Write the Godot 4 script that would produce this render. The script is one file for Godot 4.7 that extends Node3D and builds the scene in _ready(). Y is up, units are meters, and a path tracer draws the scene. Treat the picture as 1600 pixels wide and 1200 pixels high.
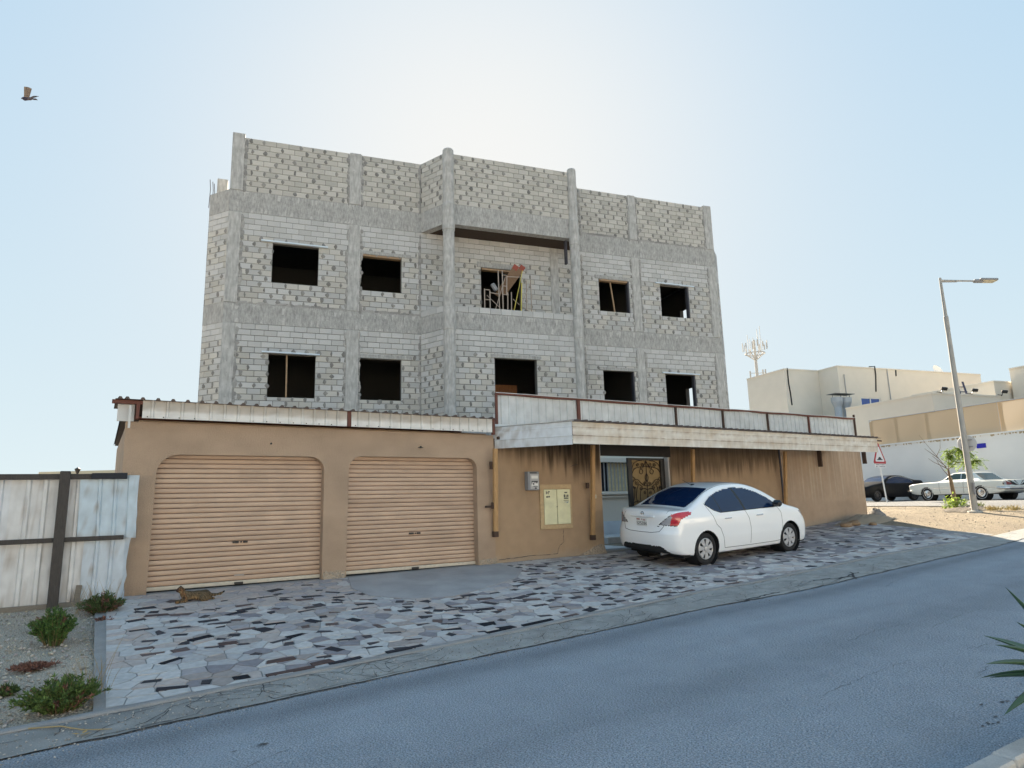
extends Node3D

# Coordinates: the eye is at (0, EYE, 0). Two frames share that origin: FG follows the street wall (yaw 32.5 degrees), FB follows the
# unfinished building and the villa (yaw 20 degrees). In either, a point is (s, h, -n): s along the front, h above eye level, n away.
const EYE := 1.6
const YG := 0.567232
const YB := 0.349066
var FG := Transform3D(Basis(Vector3.UP, YG), Vector3(0, EYE, 0))
var FB := Transform3D(Basis(Vector3.UP, YB), Vector3(0, EYE, 0))
var base_of := {}
var taken := {}
var M := {}
var rng := RandomNumberGenerator.new()

class MB:
	var v := PackedVector3Array()
	var nn := PackedVector3Array()
	var uv := PackedVector2Array()
	var c := PackedColorArray()
	var x := Transform3D.IDENTITY
	var col := Color.WHITE

	func tri(a: Vector3, b: Vector3, d: Vector3) -> void:  # counter-clockwise seen from outside
		var A := x * a
		var B := x * b
		var D := x * d
		var n := (B - A).cross(D - A)
		if n.length_squared() < 1e-16:
			return
		n = n.normalized()
		v.append(A); v.append(D); v.append(B)
		for i in 3:
			nn.append(n); uv.append(Vector2.ZERO); c.append(col)

	func trin(a: Vector3, b: Vector3, d: Vector3, na: Vector3, nb: Vector3, nd: Vector3, ca: Color, cb: Color, cd: Color) -> void:
		v.append(x * a); v.append(x * d); v.append(x * b)
		nn.append(x.basis * na); nn.append(x.basis * nd); nn.append(x.basis * nb)
		uv.append(Vector2.ZERO); uv.append(Vector2.ZERO); uv.append(Vector2.ZERO)
		c.append(ca); c.append(cd); c.append(cb)

	func quad(a: Vector3, b: Vector3, d: Vector3, e: Vector3) -> void:
		tri(a, b, d)
		tri(a, d, e)

	func quad_uv(a: Vector3, b: Vector3, d: Vector3, e: Vector3) -> void:  # a lower left, b lower right, d upper right, e upper left
		var k := v.size()
		quad(a, b, d, e)
		var t := [Vector2(0, 1), Vector2(1, 0), Vector2(1, 1), Vector2(0, 1), Vector2(0, 0), Vector2(1, 0)]
		for i in 6:
			uv[k + i] = t[i]

	func box(lo: Vector3, hi: Vector3) -> void:
		boxt(Transform3D(Basis(), (lo + hi) / 2), hi - lo)

	func boxt(t: Transform3D, size: Vector3, bev := 0.0) -> void:
		var h := size / 2
		if bev <= 0.0:
			var p := []
			for k in 8:
				p.append(t * Vector3(h.x if k & 1 else -h.x, h.y if k & 2 else -h.y, h.z if k & 4 else -h.z))
			quad(p[4], p[5], p[7], p[6]); quad(p[1], p[0], p[2], p[3])
			quad(p[5], p[1], p[3], p[7]); quad(p[0], p[4], p[6], p[2])
			quad(p[6], p[7], p[3], p[2]); quad(p[0], p[1], p[5], p[4])
			return
		var b := minf(bev, minf(h.x, minf(h.y, h.z)) * 0.9)
		# each corner has three points, one on each face
		var q := {}
		for k in 8:
			var s := Vector3(1 if k & 1 else -1, 1 if k & 2 else -1, 1 if k & 4 else -1)
			for a in 3:
				var e := Vector3(h.x - b, h.y - b, h.z - b)
				e[a] = h[a]
				q[k * 3 + a] = t * (e * s)
		var f := func(k: int, a: int) -> Vector3: return q[k * 3 + a]
		quad(f.call(4, 2), f.call(5, 2), f.call(7, 2), f.call(6, 2)); quad(f.call(1, 2), f.call(0, 2), f.call(2, 2), f.call(3, 2))
		quad(f.call(5, 0), f.call(1, 0), f.call(3, 0), f.call(7, 0)); quad(f.call(0, 0), f.call(4, 0), f.call(6, 0), f.call(2, 0))
		quad(f.call(6, 1), f.call(7, 1), f.call(3, 1), f.call(2, 1)); quad(f.call(0, 1), f.call(1, 1), f.call(5, 1), f.call(4, 1))
		for a in 3:  # the edges along axis a
			var u := (a + 1) % 3
			var w := (a + 2) % 3
			for m in 4:
				var k0 := (1 << u if m & 1 else 0) | (1 << w if m & 2 else 0)
				var k1 := k0 | (1 << a)
				if (m == 0) or (m == 3):
					quad(f.call(k0, u), f.call(k0, w), f.call(k1, w), f.call(k1, u))
				else:
					quad(f.call(k0, w), f.call(k0, u), f.call(k1, u), f.call(k1, w))
		for k in 8:
			var par := (k & 1) + ((k >> 1) & 1) + ((k >> 2) & 1)
			if par % 2 == 1:
				tri(f.call(k, 0), f.call(k, 1), f.call(k, 2))
			else:
				tri(f.call(k, 0), f.call(k, 2), f.call(k, 1))

	func bar(a: Vector3, b: Vector3, w: float, h: float, up := Vector3.UP) -> void:  # a rectangular bar from a to b
		var d := (b - a).normalized()
		var s := d.cross(up)
		if s.length() < 0.01:
			s = d.cross(Vector3.RIGHT)
		s = s.normalized()
		var t := s.cross(d)
		boxt(Transform3D(Basis(d, t, s), (a + b) / 2), Vector3((b - a).length(), h, w), minf(w, h) * 0.1)

	func tube(pts: Array, r, sides := 8, caps := true) -> void:  # r: one radius, or one for each point
		var n := pts.size()
		var rings := []
		var ref := Vector3(0.31, 0.9, 0.17).normalized()
		for i in n:
			var d: Vector3 = (pts[mini(i + 1, n - 1)] - pts[maxi(i - 1, 0)]).normalized()
			if absf(d.dot(ref)) > 0.97:
				ref = Vector3(0.9, 0.1, -0.3).normalized()
			var s := d.cross(ref).normalized()
			var t := s.cross(d)
			ref = t
			var rr: float = r[i] if r is Array else r
			var ring := []
			for k in sides:
				var a := TAU * k / sides
				var o := s * cos(a) + t * sin(a)
				ring.append([pts[i] + o * rr, o])
			rings.append(ring)
		for i in n - 1:
			for k in sides:
				var A: Array = rings[i][k]
				var B: Array = rings[i][(k + 1) % sides]
				var C: Array = rings[i + 1][(k + 1) % sides]
				var D: Array = rings[i + 1][k]
				trin(A[0], C[0], B[0], A[1], C[1], B[1], col, col, col)
				trin(A[0], D[0], C[0], A[1], D[1], C[1], col, col, col)
		if caps:
			for k in range(1, sides - 1):
				tri(rings[0][0][0], rings[0][k][0], rings[0][k + 1][0])
				tri(rings[n - 1][0][0], rings[n - 1][k + 1][0], rings[n - 1][k][0])

	func lathe(prof: Array, segs: int, t := Transform3D.IDENTITY) -> void:  # prof: Vector2(radius, y), going up; flat rings, smooth round
		for i in prof.size() - 1:
			var p: Vector2 = prof[i]
			var q: Vector2 = prof[i + 1]
			var e := (q - p).normalized()
			var np := Vector2(e.y, -e.x)
			for k in segs:
				var a := TAU * k / segs
				var b := TAU * (k + 1) / segs
				var ca := Vector3(cos(a), 0, -sin(a))
				var cb := Vector3(cos(b), 0, -sin(b))
				var A := t * (ca * p.x + Vector3.UP * p.y)
				var B := t * (cb * p.x + Vector3.UP * p.y)
				var C := t * (cb * q.x + Vector3.UP * q.y)
				var D := t * (ca * q.x + Vector3.UP * q.y)
				var na := (t.basis * (ca * np.x + Vector3.UP * np.y)).normalized()
				var nb := (t.basis * (cb * np.x + Vector3.UP * np.y)).normalized()
				if p.x > 1e-5:
					trin(A, B, C, na, nb, nb, col, col, col)
				if q.x > 1e-5:
					trin(A, C, D, na, nb, na, col, col, col)

	func prism(poly: PackedVector2Array, z0: float, z1: float, t := Transform3D.IDENTITY) -> void:  # the polygon in x and y, drawn out along z
		var p := poly
		if Geometry2D.is_polygon_clockwise(p):
			p = p.duplicate()
			p.reverse()
		var ix := Geometry2D.triangulate_polygon(p)
		for i in range(0, ix.size(), 3):
			var A := p[ix[i]]
			var B := p[ix[i + 1]]
			var C := p[ix[i + 2]]
			if (B - A).cross(C - A) < 0:
				var s := B
				B = C
				C = s
			tri(t * Vector3(A.x, A.y, z1), t * Vector3(B.x, B.y, z1), t * Vector3(C.x, C.y, z1))
			tri(t * Vector3(A.x, A.y, z0), t * Vector3(C.x, C.y, z0), t * Vector3(B.x, B.y, z0))
		for i in p.size():
			var A := p[i]
			var B := p[(i + 1) % p.size()]
			quad(t * Vector3(A.x, A.y, z0), t * Vector3(B.x, B.y, z0), t * Vector3(B.x, B.y, z1), t * Vector3(A.x, A.y, z1))

	func grid(P: Array, C: Array = [], wrap := false, flip := false) -> void:  # rows of points; smooth; with u along a row and v across rows, u x v points out
		var rows := P.size()
		var n: int = P[0].size()
		var N := []
		for i in rows:
			var r := PackedVector3Array()
			var r0: PackedVector3Array = P[maxi(i - 1, 0)]
			var r1: PackedVector3Array = P[mini(i + 1, rows - 1)]
			var me: PackedVector3Array = P[i]
			for j in n:
				var j0 := (j - 1 + n) % n if wrap else maxi(j - 1, 0)
				var j1 := (j + 1) % n if wrap else mini(j + 1, n - 1)
				var q := (me[j1] - me[j0]).cross(r1[j] - r0[j]).normalized()
				r.append(-q if flip else q)
			N.append(r)
		for i in rows - 1:
			for j in (n if wrap else n - 1):
				var k := (j + 1) % n
				var c0: Color = C[i][j] if C.size() else col
				var c1: Color = C[i][k] if C.size() else col
				var c2: Color = C[i + 1][k] if C.size() else col
				var c3: Color = C[i + 1][j] if C.size() else col
				if flip:
					trin(P[i][j], P[i + 1][k], P[i][k], N[i][j], N[i + 1][k], N[i][k], c0, c2, c1)
					trin(P[i][j], P[i + 1][j], P[i + 1][k], N[i][j], N[i + 1][j], N[i + 1][k], c0, c3, c2)
				else:
					trin(P[i][j], P[i][k], P[i + 1][k], N[i][j], N[i][k], N[i + 1][k], c0, c1, c2)
					trin(P[i][j], P[i + 1][k], P[i + 1][j], N[i][j], N[i + 1][k], N[i + 1][j], c0, c2, c3)

	func holed(u0: float, u1: float, h0: float, h1: float, holes: Array, thick: float, t: Transform3D) -> void:  # a wall in x and y, front at z = 0, with rectangular holes
		var us := [u0, u1]
		var hs := [h0, h1]
		for r in holes:
			for q in [r.position.x, r.end.x]:
				if q > u0 + 0.001 and q < u1 - 0.001: us.append(q)
			for q in [r.position.y, r.end.y]:
				if q > h0 + 0.001 and q < h1 - 0.001: hs.append(q)
		us.sort(); hs.sort()
		var open := func(i: int, j: int) -> bool:
			if i < 0 or j < 0 or i >= us.size() - 1 or j >= hs.size() - 1:
				return true
			var m := Vector2((us[i] + us[i + 1]) / 2, (hs[j] + hs[j + 1]) / 2)
			for r in holes:
				if r.has_point(m): return true
			return false
		for i in us.size() - 1:
			for j in hs.size() - 1:
				if us[i + 1] - us[i] < 0.0005 or hs[j + 1] - hs[j] < 0.0005 or open.call(i, j):
					continue
				var a: float = us[i]
				var b: float = us[i + 1]
				var d: float = hs[j]
				var e: float = hs[j + 1]
				var f := func(u, h, z): return t * Vector3(u, h, z)
				quad(f.call(a, d, 0), f.call(b, d, 0), f.call(b, e, 0), f.call(a, e, 0))
				quad(f.call(b, d, -thick), f.call(a, d, -thick), f.call(a, e, -thick), f.call(b, e, -thick))
				if open.call(i - 1, j): quad(f.call(a, d, -thick), f.call(a, d, 0), f.call(a, e, 0), f.call(a, e, -thick))
				if open.call(i + 1, j): quad(f.call(b, d, 0), f.call(b, d, -thick), f.call(b, e, -thick), f.call(b, e, 0))
				if open.call(i, j - 1): quad(f.call(a, d, -thick), f.call(b, d, -thick), f.call(b, d, 0), f.call(a, d, 0))
				if open.call(i, j + 1): quad(f.call(a, e, 0), f.call(b, e, 0), f.call(b, e, -thick), f.call(a, e, -thick))

	func band(path: Array, h0: float, h1: float, thick: float, proud := 0.0) -> void:  # a strip along a path in plan (s, n), its outer side on the right hand towards the eye
		var outer := _offset(path, proud)
		var inner := _offset(path, -thick)
		for i in path.size() - 1:
			var a: Vector2 = outer[i]
			var b: Vector2 = outer[i + 1]
			var d: Vector2 = inner[i]
			var e: Vector2 = inner[i + 1]
			quad(Vector3(a.x, h0, -a.y), Vector3(b.x, h0, -b.y), Vector3(b.x, h1, -b.y), Vector3(a.x, h1, -a.y))
			quad(Vector3(e.x, h0, -e.y), Vector3(d.x, h0, -d.y), Vector3(d.x, h1, -d.y), Vector3(e.x, h1, -e.y))
			quad(Vector3(a.x, h1, -a.y), Vector3(b.x, h1, -b.y), Vector3(e.x, h1, -e.y), Vector3(d.x, h1, -d.y))
			quad(Vector3(d.x, h0, -d.y), Vector3(e.x, h0, -e.y), Vector3(b.x, h0, -b.y), Vector3(a.x, h0, -a.y))
			if i == 0: quad(Vector3(d.x, h0, -d.y), Vector3(a.x, h0, -a.y), Vector3(a.x, h1, -a.y), Vector3(d.x, h1, -d.y))
			if i == path.size() - 2: quad(Vector3(b.x, h0, -b.y), Vector3(e.x, h0, -e.y), Vector3(e.x, h1, -e.y), Vector3(b.x, h1, -b.y))

	func _offset(path: Array, d: float) -> Array:  # d > 0 moves to the outside (towards smaller n for a path that runs along +s)
		var out := []
		for i in path.size():
			var m := Vector2.ZERO
			var n0 := Vector2.ZERO
			if i > 0:
				var e: Vector2 = (path[i] - path[i - 1]).normalized()
				n0 = Vector2(e.y, -e.x)
				m += n0
			if i < path.size() - 1:
				var e: Vector2 = (path[i + 1] - path[i]).normalized()
				var n1 := Vector2(e.y, -e.x)
				if i == 0: n0 = n1
				m += n1
			m = m.normalized()
			out.append(path[i] + m * (d / maxf(0.3, m.dot(n0))))
		return out

	func mesh() -> ArrayMesh:
		var a := []
		a.resize(Mesh.ARRAY_MAX)
		a[Mesh.ARRAY_VERTEX] = v
		a[Mesh.ARRAY_NORMAL] = nn
		a[Mesh.ARRAY_TEX_UV] = uv
		a[Mesh.ARRAY_COLOR] = c
		var m := ArrayMesh.new()
		m.add_surface_from_arrays(Mesh.PRIMITIVE_TRIANGLES, a)
		return m


func numbered(n: String) -> String:
	taken[n] = taken.get(n, -1) + 1
	return n if taken[n] == 0 else "%s_%03d" % [n, taken[n]]


func tag(o: Node, label := "", category := "", group := "", kind := "") -> Node:
	if label: o.set_meta("label", label)
	if category: o.set_meta("category", category)
	if group: o.set_meta("group", group)
	if kind: o.set_meta("kind", kind)
	return o


func thing(called: String, label: String, category: String, frame: Transform3D, at: Vector3, group := "") -> Node3D:
	var o := Node3D.new()
	o.name = numbered(called)
	o.transform = frame * Transform3D(Basis(), at)
	add_child(o)
	base_of[o] = at
	return tag(o, label, category, group)


func mb(t: Node3D = null) -> MB:
	var m := MB.new()
	if t != null and base_of.has(t):
		m.x = Transform3D(Basis(), -base_of[t])
	return m


func part(called: String, m: MB, mat: Material, parent: Node3D, label := "", kind := "") -> MeshInstance3D:
	var o := MeshInstance3D.new()
	o.name = called
	o.mesh = m.mesh()
	o.material_override = mat
	parent.add_child(o, true)
	base_of[o] = base_of.get(parent, Vector3.ZERO)
	return tag(o, label, "", "", kind)


func piece(called: String, mesh: Mesh, mat: Material, parent: Node3D, t: Transform3D) -> MeshInstance3D:
	var o := MeshInstance3D.new()
	o.name = called
	o.mesh = mesh
	o.material_override = mat
	o.transform = t
	parent.add_child(o, true)
	return o


func group_part(called: String, parent: Node3D) -> Node3D:
	var o := Node3D.new()
	o.name = called
	parent.add_child(o, true)
	base_of[o] = base_of.get(parent, Vector3.ZERO)
	return o


func struct(called: String, m: MB, mat: Material, frame := Transform3D.IDENTITY) -> MeshInstance3D:
	var o := MeshInstance3D.new()
	o.name = called
	o.mesh = m.mesh()
	o.material_override = mat
	o.transform = frame
	add_child(o, true)
	base_of[o] = Vector3.ZERO
	return tag(o, "", "", "", "structure")


func lut(xs: Array, ys: Array, x: float) -> float:
	if x <= xs[0]: return ys[0]
	for i in range(1, xs.size()):
		if x <= xs[i]:
			return lerpf(ys[i - 1], ys[i], (x - xs[i - 1]) / (xs[i] - xs[i - 1]))
	return ys[-1]


func L(r: float, g: float, b: float) -> Color:  # a linear base colour as Godot's sRGB one
	return Color(r, g, b).linear_to_srgb()


func ntex(sd: int, freq: float, lo: float, hi: float, octaves := 4, size := 512, type := FastNoiseLite.TYPE_SIMPLEX_SMOOTH, bias := 0.5) -> NoiseTexture2D:
	var n := FastNoiseLite.new()
	n.seed = sd
	n.noise_type = type
	n.frequency = freq
	n.fractal_octaves = octaves
	n.fractal_gain = 0.55
	var t := NoiseTexture2D.new()
	t.width = size
	t.height = size
	t.seamless = true
	t.noise = n
	var g := Gradient.new()
	g.offsets = [0.0, bias, 1.0]
	var mid := (lo + hi) / 2
	g.colors = [L(lo, lo, lo), L(mid, mid, mid), L(hi, hi, hi)]
	t.color_ramp = g
	return t


func nnorm(sd: int, freq: float, strength: float, octaves := 4, size := 512) -> NoiseTexture2D:
	var t := ntex(sd, freq, 0, 1, octaves, size)
	t.color_ramp = null
	t.as_normal_map = true
	t.bump_strength = strength
	return t


func mat(called: String, color: Color, rough := 0.9, o := {}) -> StandardMaterial3D:
	var m := StandardMaterial3D.new()
	m.resource_name = called
	# the textures run between a low value and 1, so the base colour makes up for what they take away on average
	var lift := (o.get("lift", 1.17) if o.has("tex") else 1.0) * (1.17 if o.has("tex2") else 1.0) as float
	var lin := color.srgb_to_linear() * lift
	m.albedo_color = Color(lin.r, lin.g, lin.b).linear_to_srgb()
	m.roughness = rough
	m.metallic = o.get("metal", 0.0)
	m.metallic_specular = o.get("spec", 0.5)
	m.vertex_color_use_as_albedo = o.get("vc", false)
	m.cull_mode = BaseMaterial3D.CULL_DISABLED
	var world: bool = o.get("world", true)
	if o.has("tex"):
		m.albedo_texture = o.tex
	if o.has("tex") or o.has("nrm"):
		m.uv1_triplanar = true
		m.uv1_world_triplanar = world
		var s = o.get("scale", 1.0)
		m.uv1_scale = s if s is Vector3 else Vector3.ONE * s
	if o.has("nrm"):
		m.normal_enabled = true
		m.normal_texture = o.nrm
		m.normal_scale = o.get("nscale", 1.0)
	if o.has("tex2"):
		m.detail_enabled = true
		m.detail_albedo = o.tex2
		m.detail_blend_mode = BaseMaterial3D.BLEND_MODE_MUL
		m.detail_uv_layer = BaseMaterial3D.DETAIL_UV_2
		m.uv2_triplanar = true
		m.uv2_world_triplanar = world
		var s2 = o.get("scale2", 0.2)
		m.uv2_scale = s2 if s2 is Vector3 else Vector3.ONE * s2
	if o.has("coat"):
		m.clearcoat_enabled = true
		m.clearcoat = o.coat
		m.clearcoat_roughness = 0.04
	if o.has("back"):
		m.backlight_enabled = true
		m.backlight = o.back
	M[called] = m
	return m

# ---------------------------------------------------------------- the ground

const BS := [-60.0, -8.0, 0.0, 4.0, 9.5, 16.65, 19.86, 22.4, 26.0, 36.0, 60.0, 200.0]
const BH := [-1.5, -1.26, -1.17, -1.165, -1.11, -0.84, -0.64, -0.5, -0.44, -0.4, -0.36, -0.36]


func kerb_n(s: float) -> float: return lut([-30, -5, 0, 3, 8.2, 13.4, 17, 20, 26, 60], [5.2, 6.05, 6.36, 6.72, 7.38, 7.62, 7.5, 7.2, 6.9, 6.8], s)
func edge_n(s: float) -> float: return lut([-30, -5, -0.4, 2.8, 7.3, 14, 18.3, 26, 60], [4.7, 5.5, 5.84, 6.2, 6.6, 6.75, 6.78, 6.5, 6.4], s)


func gh(s: float, n: float) -> float:  # the height of the ground against the eye
	var b := lut(BS, BH, s)
	var t := 11.3 - n
	if t < 0.0:
		return b
	var k := lut([18.0, 23.0], [0.075, 0.04], s)
	var w := 11.3 - edge_n(s)
	return b - k * minf(t, w) - 0.012 * clampf(t - w, 0.0, 6.0)


func gp(s: float, n: float, up := 0.0) -> Vector3: return Vector3(s, gh(s, n) + up, -n)


func ground_sheet() -> void:
	var ss := []
	var x := -16.0
	while x < 46.0:
		ss.append(x)
		x += 0.4 if x < 24.0 else 0.8
	ss = [-900.0, -400.0, -150.0, -60.0, -30.0, -20.0] + ss + [50.0, 60.0, 90.0, 180.0, 400.0, 900.0]
	var ns := []
	x = -6.0
	while x < 30.0:
		ns.append(x)
		x += 0.4
	ns = [-900.0, -300.0, -100.0, -40.0, -15.0] + ns + [34.0, 40.0, 60.0, 120.0, 300.0, 900.0]
	var nz := FastNoiseLite.new()
	nz.seed = 5
	nz.frequency = 0.35
	var P := []
	var C := []
	for n in ns:
		var r := PackedVector3Array()
		var cc := PackedColorArray()
		for s in ss:
			var hump := 0.0
			var e := nz.get_noise_2d(s, n)
			if s > 18.6 and n > 7.6 and s < 40: hump = 0.03 * e
			if s < 0.1 and n < 11: hump = 0.025 * e
			r.append(gp(s, n, -0.035 + hump))
			var w := Color(0.25, 0.205, 0.148)
			if s < 5: w = Color(0.46, 0.395, 0.32)
			w = w * (1.0 + 0.18 * e + 0.1 * nz.get_noise_2d(s * 6, n * 6))
			cc.append(w)
		P.append(r)
		C.append(cc)
	var m := mb()
	m.grid(P, C)
	struct("ground", m, M.dirt, FG)


func strip(ss: Array, fa: Callable, fb: Callable, rows: int, up: float, shade: Callable) -> MB:
	var P := []
	var C := []
	for i in rows + 1:
		var r := PackedVector3Array()
		var cc := PackedColorArray()
		for s in ss:
			var n := lerpf(fa.call(s), fb.call(s), float(i) / rows)
			r.append(gp(s, n, up))
			cc.append(shade.call(s, n))
		P.append(r)
		C.append(cc)
	var m := mb()
	m.grid(P, C)
	return m


func srange(a: float, b: float, d: float) -> Array:
	var r := []
	var n := int(ceil((b - a) / d))
	for i in n + 1:
		r.append(lerpf(a, b, float(i) / n))
	return r


func crack(m: MB, pts: Array, w: float, jit: float, up := 0.004) -> void:  # a thin dark line on the ground through the points (s, n)
	var q := []
	for i in pts.size() - 1:
		var a: Vector2 = pts[i]
		var b: Vector2 = pts[i + 1]
		var k := maxi(2, int(a.distance_to(b) / 0.07))
		for j in k:
			q.append(a.lerp(b, float(j) / k) + Vector2(rng.randf_range(-jit, jit), rng.randf_range(-jit, jit)))
	q.append(pts[-1])
	for i in q.size() - 1:
		var d: Vector2 = (q[i + 1] - q[i]).normalized().orthogonal() * w * rng.randf_range(0.35, 1.0)
		var a: Vector2 = q[i]
		var b: Vector2 = q[i + 1]
		m.quad(gp(a.x - d.x, a.y - d.y, up), gp(b.x - d.x, b.y - d.y, up), gp(b.x + d.x, b.y + d.y, up), gp(a.x + d.x, a.y + d.y, up))


func roads() -> void:
	var nz := FastNoiseLite.new()
	nz.seed = 9
	nz.frequency = 0.4
	var streak := FastNoiseLite.new()
	streak.seed = 31
	streak.frequency = 1.0
	var near_n := func(_s): return 2.02
	var shade := func(s: float, n: float):
		var e: float = edge_n(s)
		var across := e - n
		var k := 1.0 + 0.06 * nz.get_noise_2d(s, n * 1.6) + 0.07 * nz.get_noise_2d(s * 5, n * 5)
		k += 0.05 * streak.get_noise_2d(s * 0.05, n * 1.7) + 0.06 * streak.get_noise_2d(s * 0.3 + 50, n * 6)
		k -= 0.30 * exp(-pow((across - 0.33) / 0.22, 2)) - 0.06 * exp(-pow((across - 1.0) / 0.25, 2)) + 0.14 * exp(-pow((across - 2.2) / 0.3, 2))
		return Color(0.30, 0.335, 0.38) * k
	var ss := [-400.0, -120.0, -50.0, -24.0] + srange(-14, 20, 0.12) + srange(20.5, 34, 0.5) + [45.0, 90.0, 400.0]
	var m := strip(ss, near_n, func(s): return edge_n(s), 44, -0.012, shade)
	var road := struct("road", m, M.asphalt, FG)
	# cracks, each its own line, joined
	m = mb()
	rng.seed = 41
	var line := []
	for s in srange(-5, 19, 0.3):
		line.append(Vector2(s, edge_n(s) - 0.015 + rng.randf_range(-0.02, 0.02)))
	crack(m, line, 0.016, 0.012, -0.003)
	for q in [[[6.9, 4.3], [7.6, 4.4], [8.3, 4.38]], [[8.4, 5.3], [9.5, 5.15]], [[5.0, 3.4], [5.9, 3.5], [6.6, 3.52]], [[6.4, 2.9], [6.9, 3.0]], [[10.6, 5.9], [11.4, 6.1], [12.3, 6.15]],
			[[0.9, 4.7], [1.25, 4.85]], [[8.2, 4.1], [9.3, 4.25], [10.3, 4.2]], [[7.4, 3.4], [8.3, 3.3]]]:
		var l := []
		for p in q: l.append(Vector2(p[0], p[1]))
		crack(m, l, 0.0025, 0.02, -0.008)
	part("crack", m, M.crack, road, "", "stuff")
	# stains and repaired spots
	m = mb()
	for q in [[1.02, 5.05, 0.14, 0.02], [14.4, 2.62, 0.1, 0.07], [6.0, 2.5, 0.4, 0.09], [6.9, 2.6, 0.3, 0.07], [5.4, 2.35, 0.26, 0.06]]:
		for j in 7:
			var o := Vector2(q[0] + rng.randfn() * q[2] * 0.6, q[1] + rng.randfn() * q[3] * 0.6)
			var rr := rng.randf_range(0.006, 0.018)
			var ring := []
			for k in 7:
				var a := TAU * k / 7
				ring.append(gp(o.x + cos(a) * rr * rng.randf_range(1.0, 2.2), o.y + sin(a) * rr * rng.randf_range(0.4, 0.9), -0.008 + 0.0005 * j))
			for k in range(1, 6):
				m.tri(ring[0], ring[k], ring[k + 1])
	part("oil_stain", m, M.stain, road, "", "stuff")
	# the broken concrete edge between the road and the paving
	var eshade := func(s: float, n: float):
		var k := 1.0 + 0.2 * nz.get_noise_2d(s * 3, n * 3) + 0.16 * nz.get_noise_2d(s * 11, n * 11)
		if s < 1.0: k *= 0.85 + 0.1 * nz.get_noise_2d(s * 8, n * 8)
		return Color(0.29, 0.295, 0.29) * k
	m = strip(srange(-14, 24, 0.12), func(s): return edge_n(s) - 0.02 + 0.02 * nz.get_noise_2d(s * 14, 0) + 0.03 * nz.get_noise_2d(s * 5, 7), func(s): return kerb_n(s) - 0.03, 8, 0.0, eshade)
	var gutter := struct("gutter", m, M.rough_concrete, FG)
	m = mb()
	rng.seed = 77
	for k in 110:
		var s := rng.randf_range(-1, 13.5)
		var a: float = edge_n(s)
		var b: float = kerb_n(s)
		var p := Vector2(s, lerpf(a, b, rng.randf()))
		var l := [p]
		var d := Vector2(rng.randf_range(-1, 1), rng.randf_range(-0.7, 0.7)).normalized()
		for j in 3 + rng.randi() % 3:
			p += d.rotated(rng.randf_range(-0.8, 0.8)) * rng.randf_range(0.1, 0.3)
			p.y = clampf(p.y, edge_n(p.x) + 0.01, kerb_n(p.x) - 0.05)
			l.append(p)
		crack(m, l, 0.0038, 0.014, 0.004)
	for q in [[8.15, 6.62, 9.1, 6.72], [10.6, 6.75, 11.6, 6.9], [10.3, 6.95, 11.2, 6.75], [11.0, 6.6, 11.5, 7.0]]:
		crack(m, [Vector2(q[0], q[1]), Vector2(q[2], q[3])], 0.022, 0.02, 0.004)
	part("crack", m, M.crack, gutter, "", "stuff")
	# the low concrete kerb along the paving
	var P := []
	var prof := [[-0.04, -0.05], [-0.038, 0.006], [-0.02, 0.02], [0.03, 0.022], [0.055, 0.012], [0.06, -0.05]]
	for q in prof:
		var r := PackedVector3Array()
		for s in srange(-1.6, 18.0, 0.25):
			r.append(gp(s, kerb_n(s) + q[0], q[1] + 0.004 * nz.get_noise_2d(s * 9, 3)))
		P.append(r)
	m = mb()
	m.col = Color(0.24, 0.245, 0.25)
	m.grid(P)
	struct("kerb", m, M.rough_concrete, FG)
	# the cross street before the villa, in FB coordinates
	m = mb()
	P = []
	var C := []
	for i in 14:
		var r := PackedVector3Array()
		var cc := PackedColorArray()
		for n in srange(8, 70, 1.0):
			var s := lerpf(21.9 + 0.12 * sin(n * 1.1), 34.95, i / 13.0)
			var w := FG.affine_inverse() * (FB * Vector3(s, 0, -n))
			r.append(Vector3(s, gh(w.x, -w.z) - 0.012, -n))
			cc.append(Color(0.2, 0.205, 0.215) * (1.0 + 0.14 * nz.get_noise_2d(s, n)))
		P.append(r)
		C.append(cc)
	m.grid(P, C, false, true)
	struct("cross_street", m, M.asphalt, FB)
	# the near kerb and its pavers
	m = mb()
	m.col = Color(0.4, 0.41, 0.41)
	for k in 40:
		var s := -6.0 + k * 0.5
		var a := gp(s + 0.006, 2.11, 0.03)
		m.boxt(Transform3D(Basis(), gp(s + 0.25, 1.95, -0.025)), Vector3(0.492, 0.24, 0.13), 0.012)
	struct("near_kerb", m, M.rough_concrete, FG)
	m = strip(srange(-6, 14, 0.5), func(_s): return -4.0, func(_s): return 1.89, 8, 0.035, func(_s, _n): return Color(0.42, 0.39, 0.34))
	var walk := struct("near_pavement", m, M.rough_concrete, FG)
	rng.seed = 12
	var one := mb()
	one.boxt(Transform3D(), Vector3(0.194, 0.03, 0.094), 0.006)
	var pm := one.mesh()
	var rest := mb()
	for i in 60:
		for j in 20:
			var s := 0.5 + i * 0.2 + (0.1 if j % 2 else 0.0)
			var n := 1.79 - j * 0.1
			var t := Transform3D(Basis(Vector3.RIGHT, rng.randf_range(-0.015, 0.015)), gp(s, n, 0.047 + rng.randf_range(-0.002, 0.002)))
			if s > 3.4 and s < 6.6 and n > 0.9:
				piece("paver", pm, [M.paver_a, M.paver_b, M.paver_c][rng.randi() % 3], walk, t)
			else:
				rest.col = [Color(0.36, 0.33, 0.28), Color(0.42, 0.36, 0.3), Color(0.3, 0.29, 0.28)][rng.randi() % 3]
				rest.boxt(t, Vector3(0.194, 0.03, 0.094))
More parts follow.
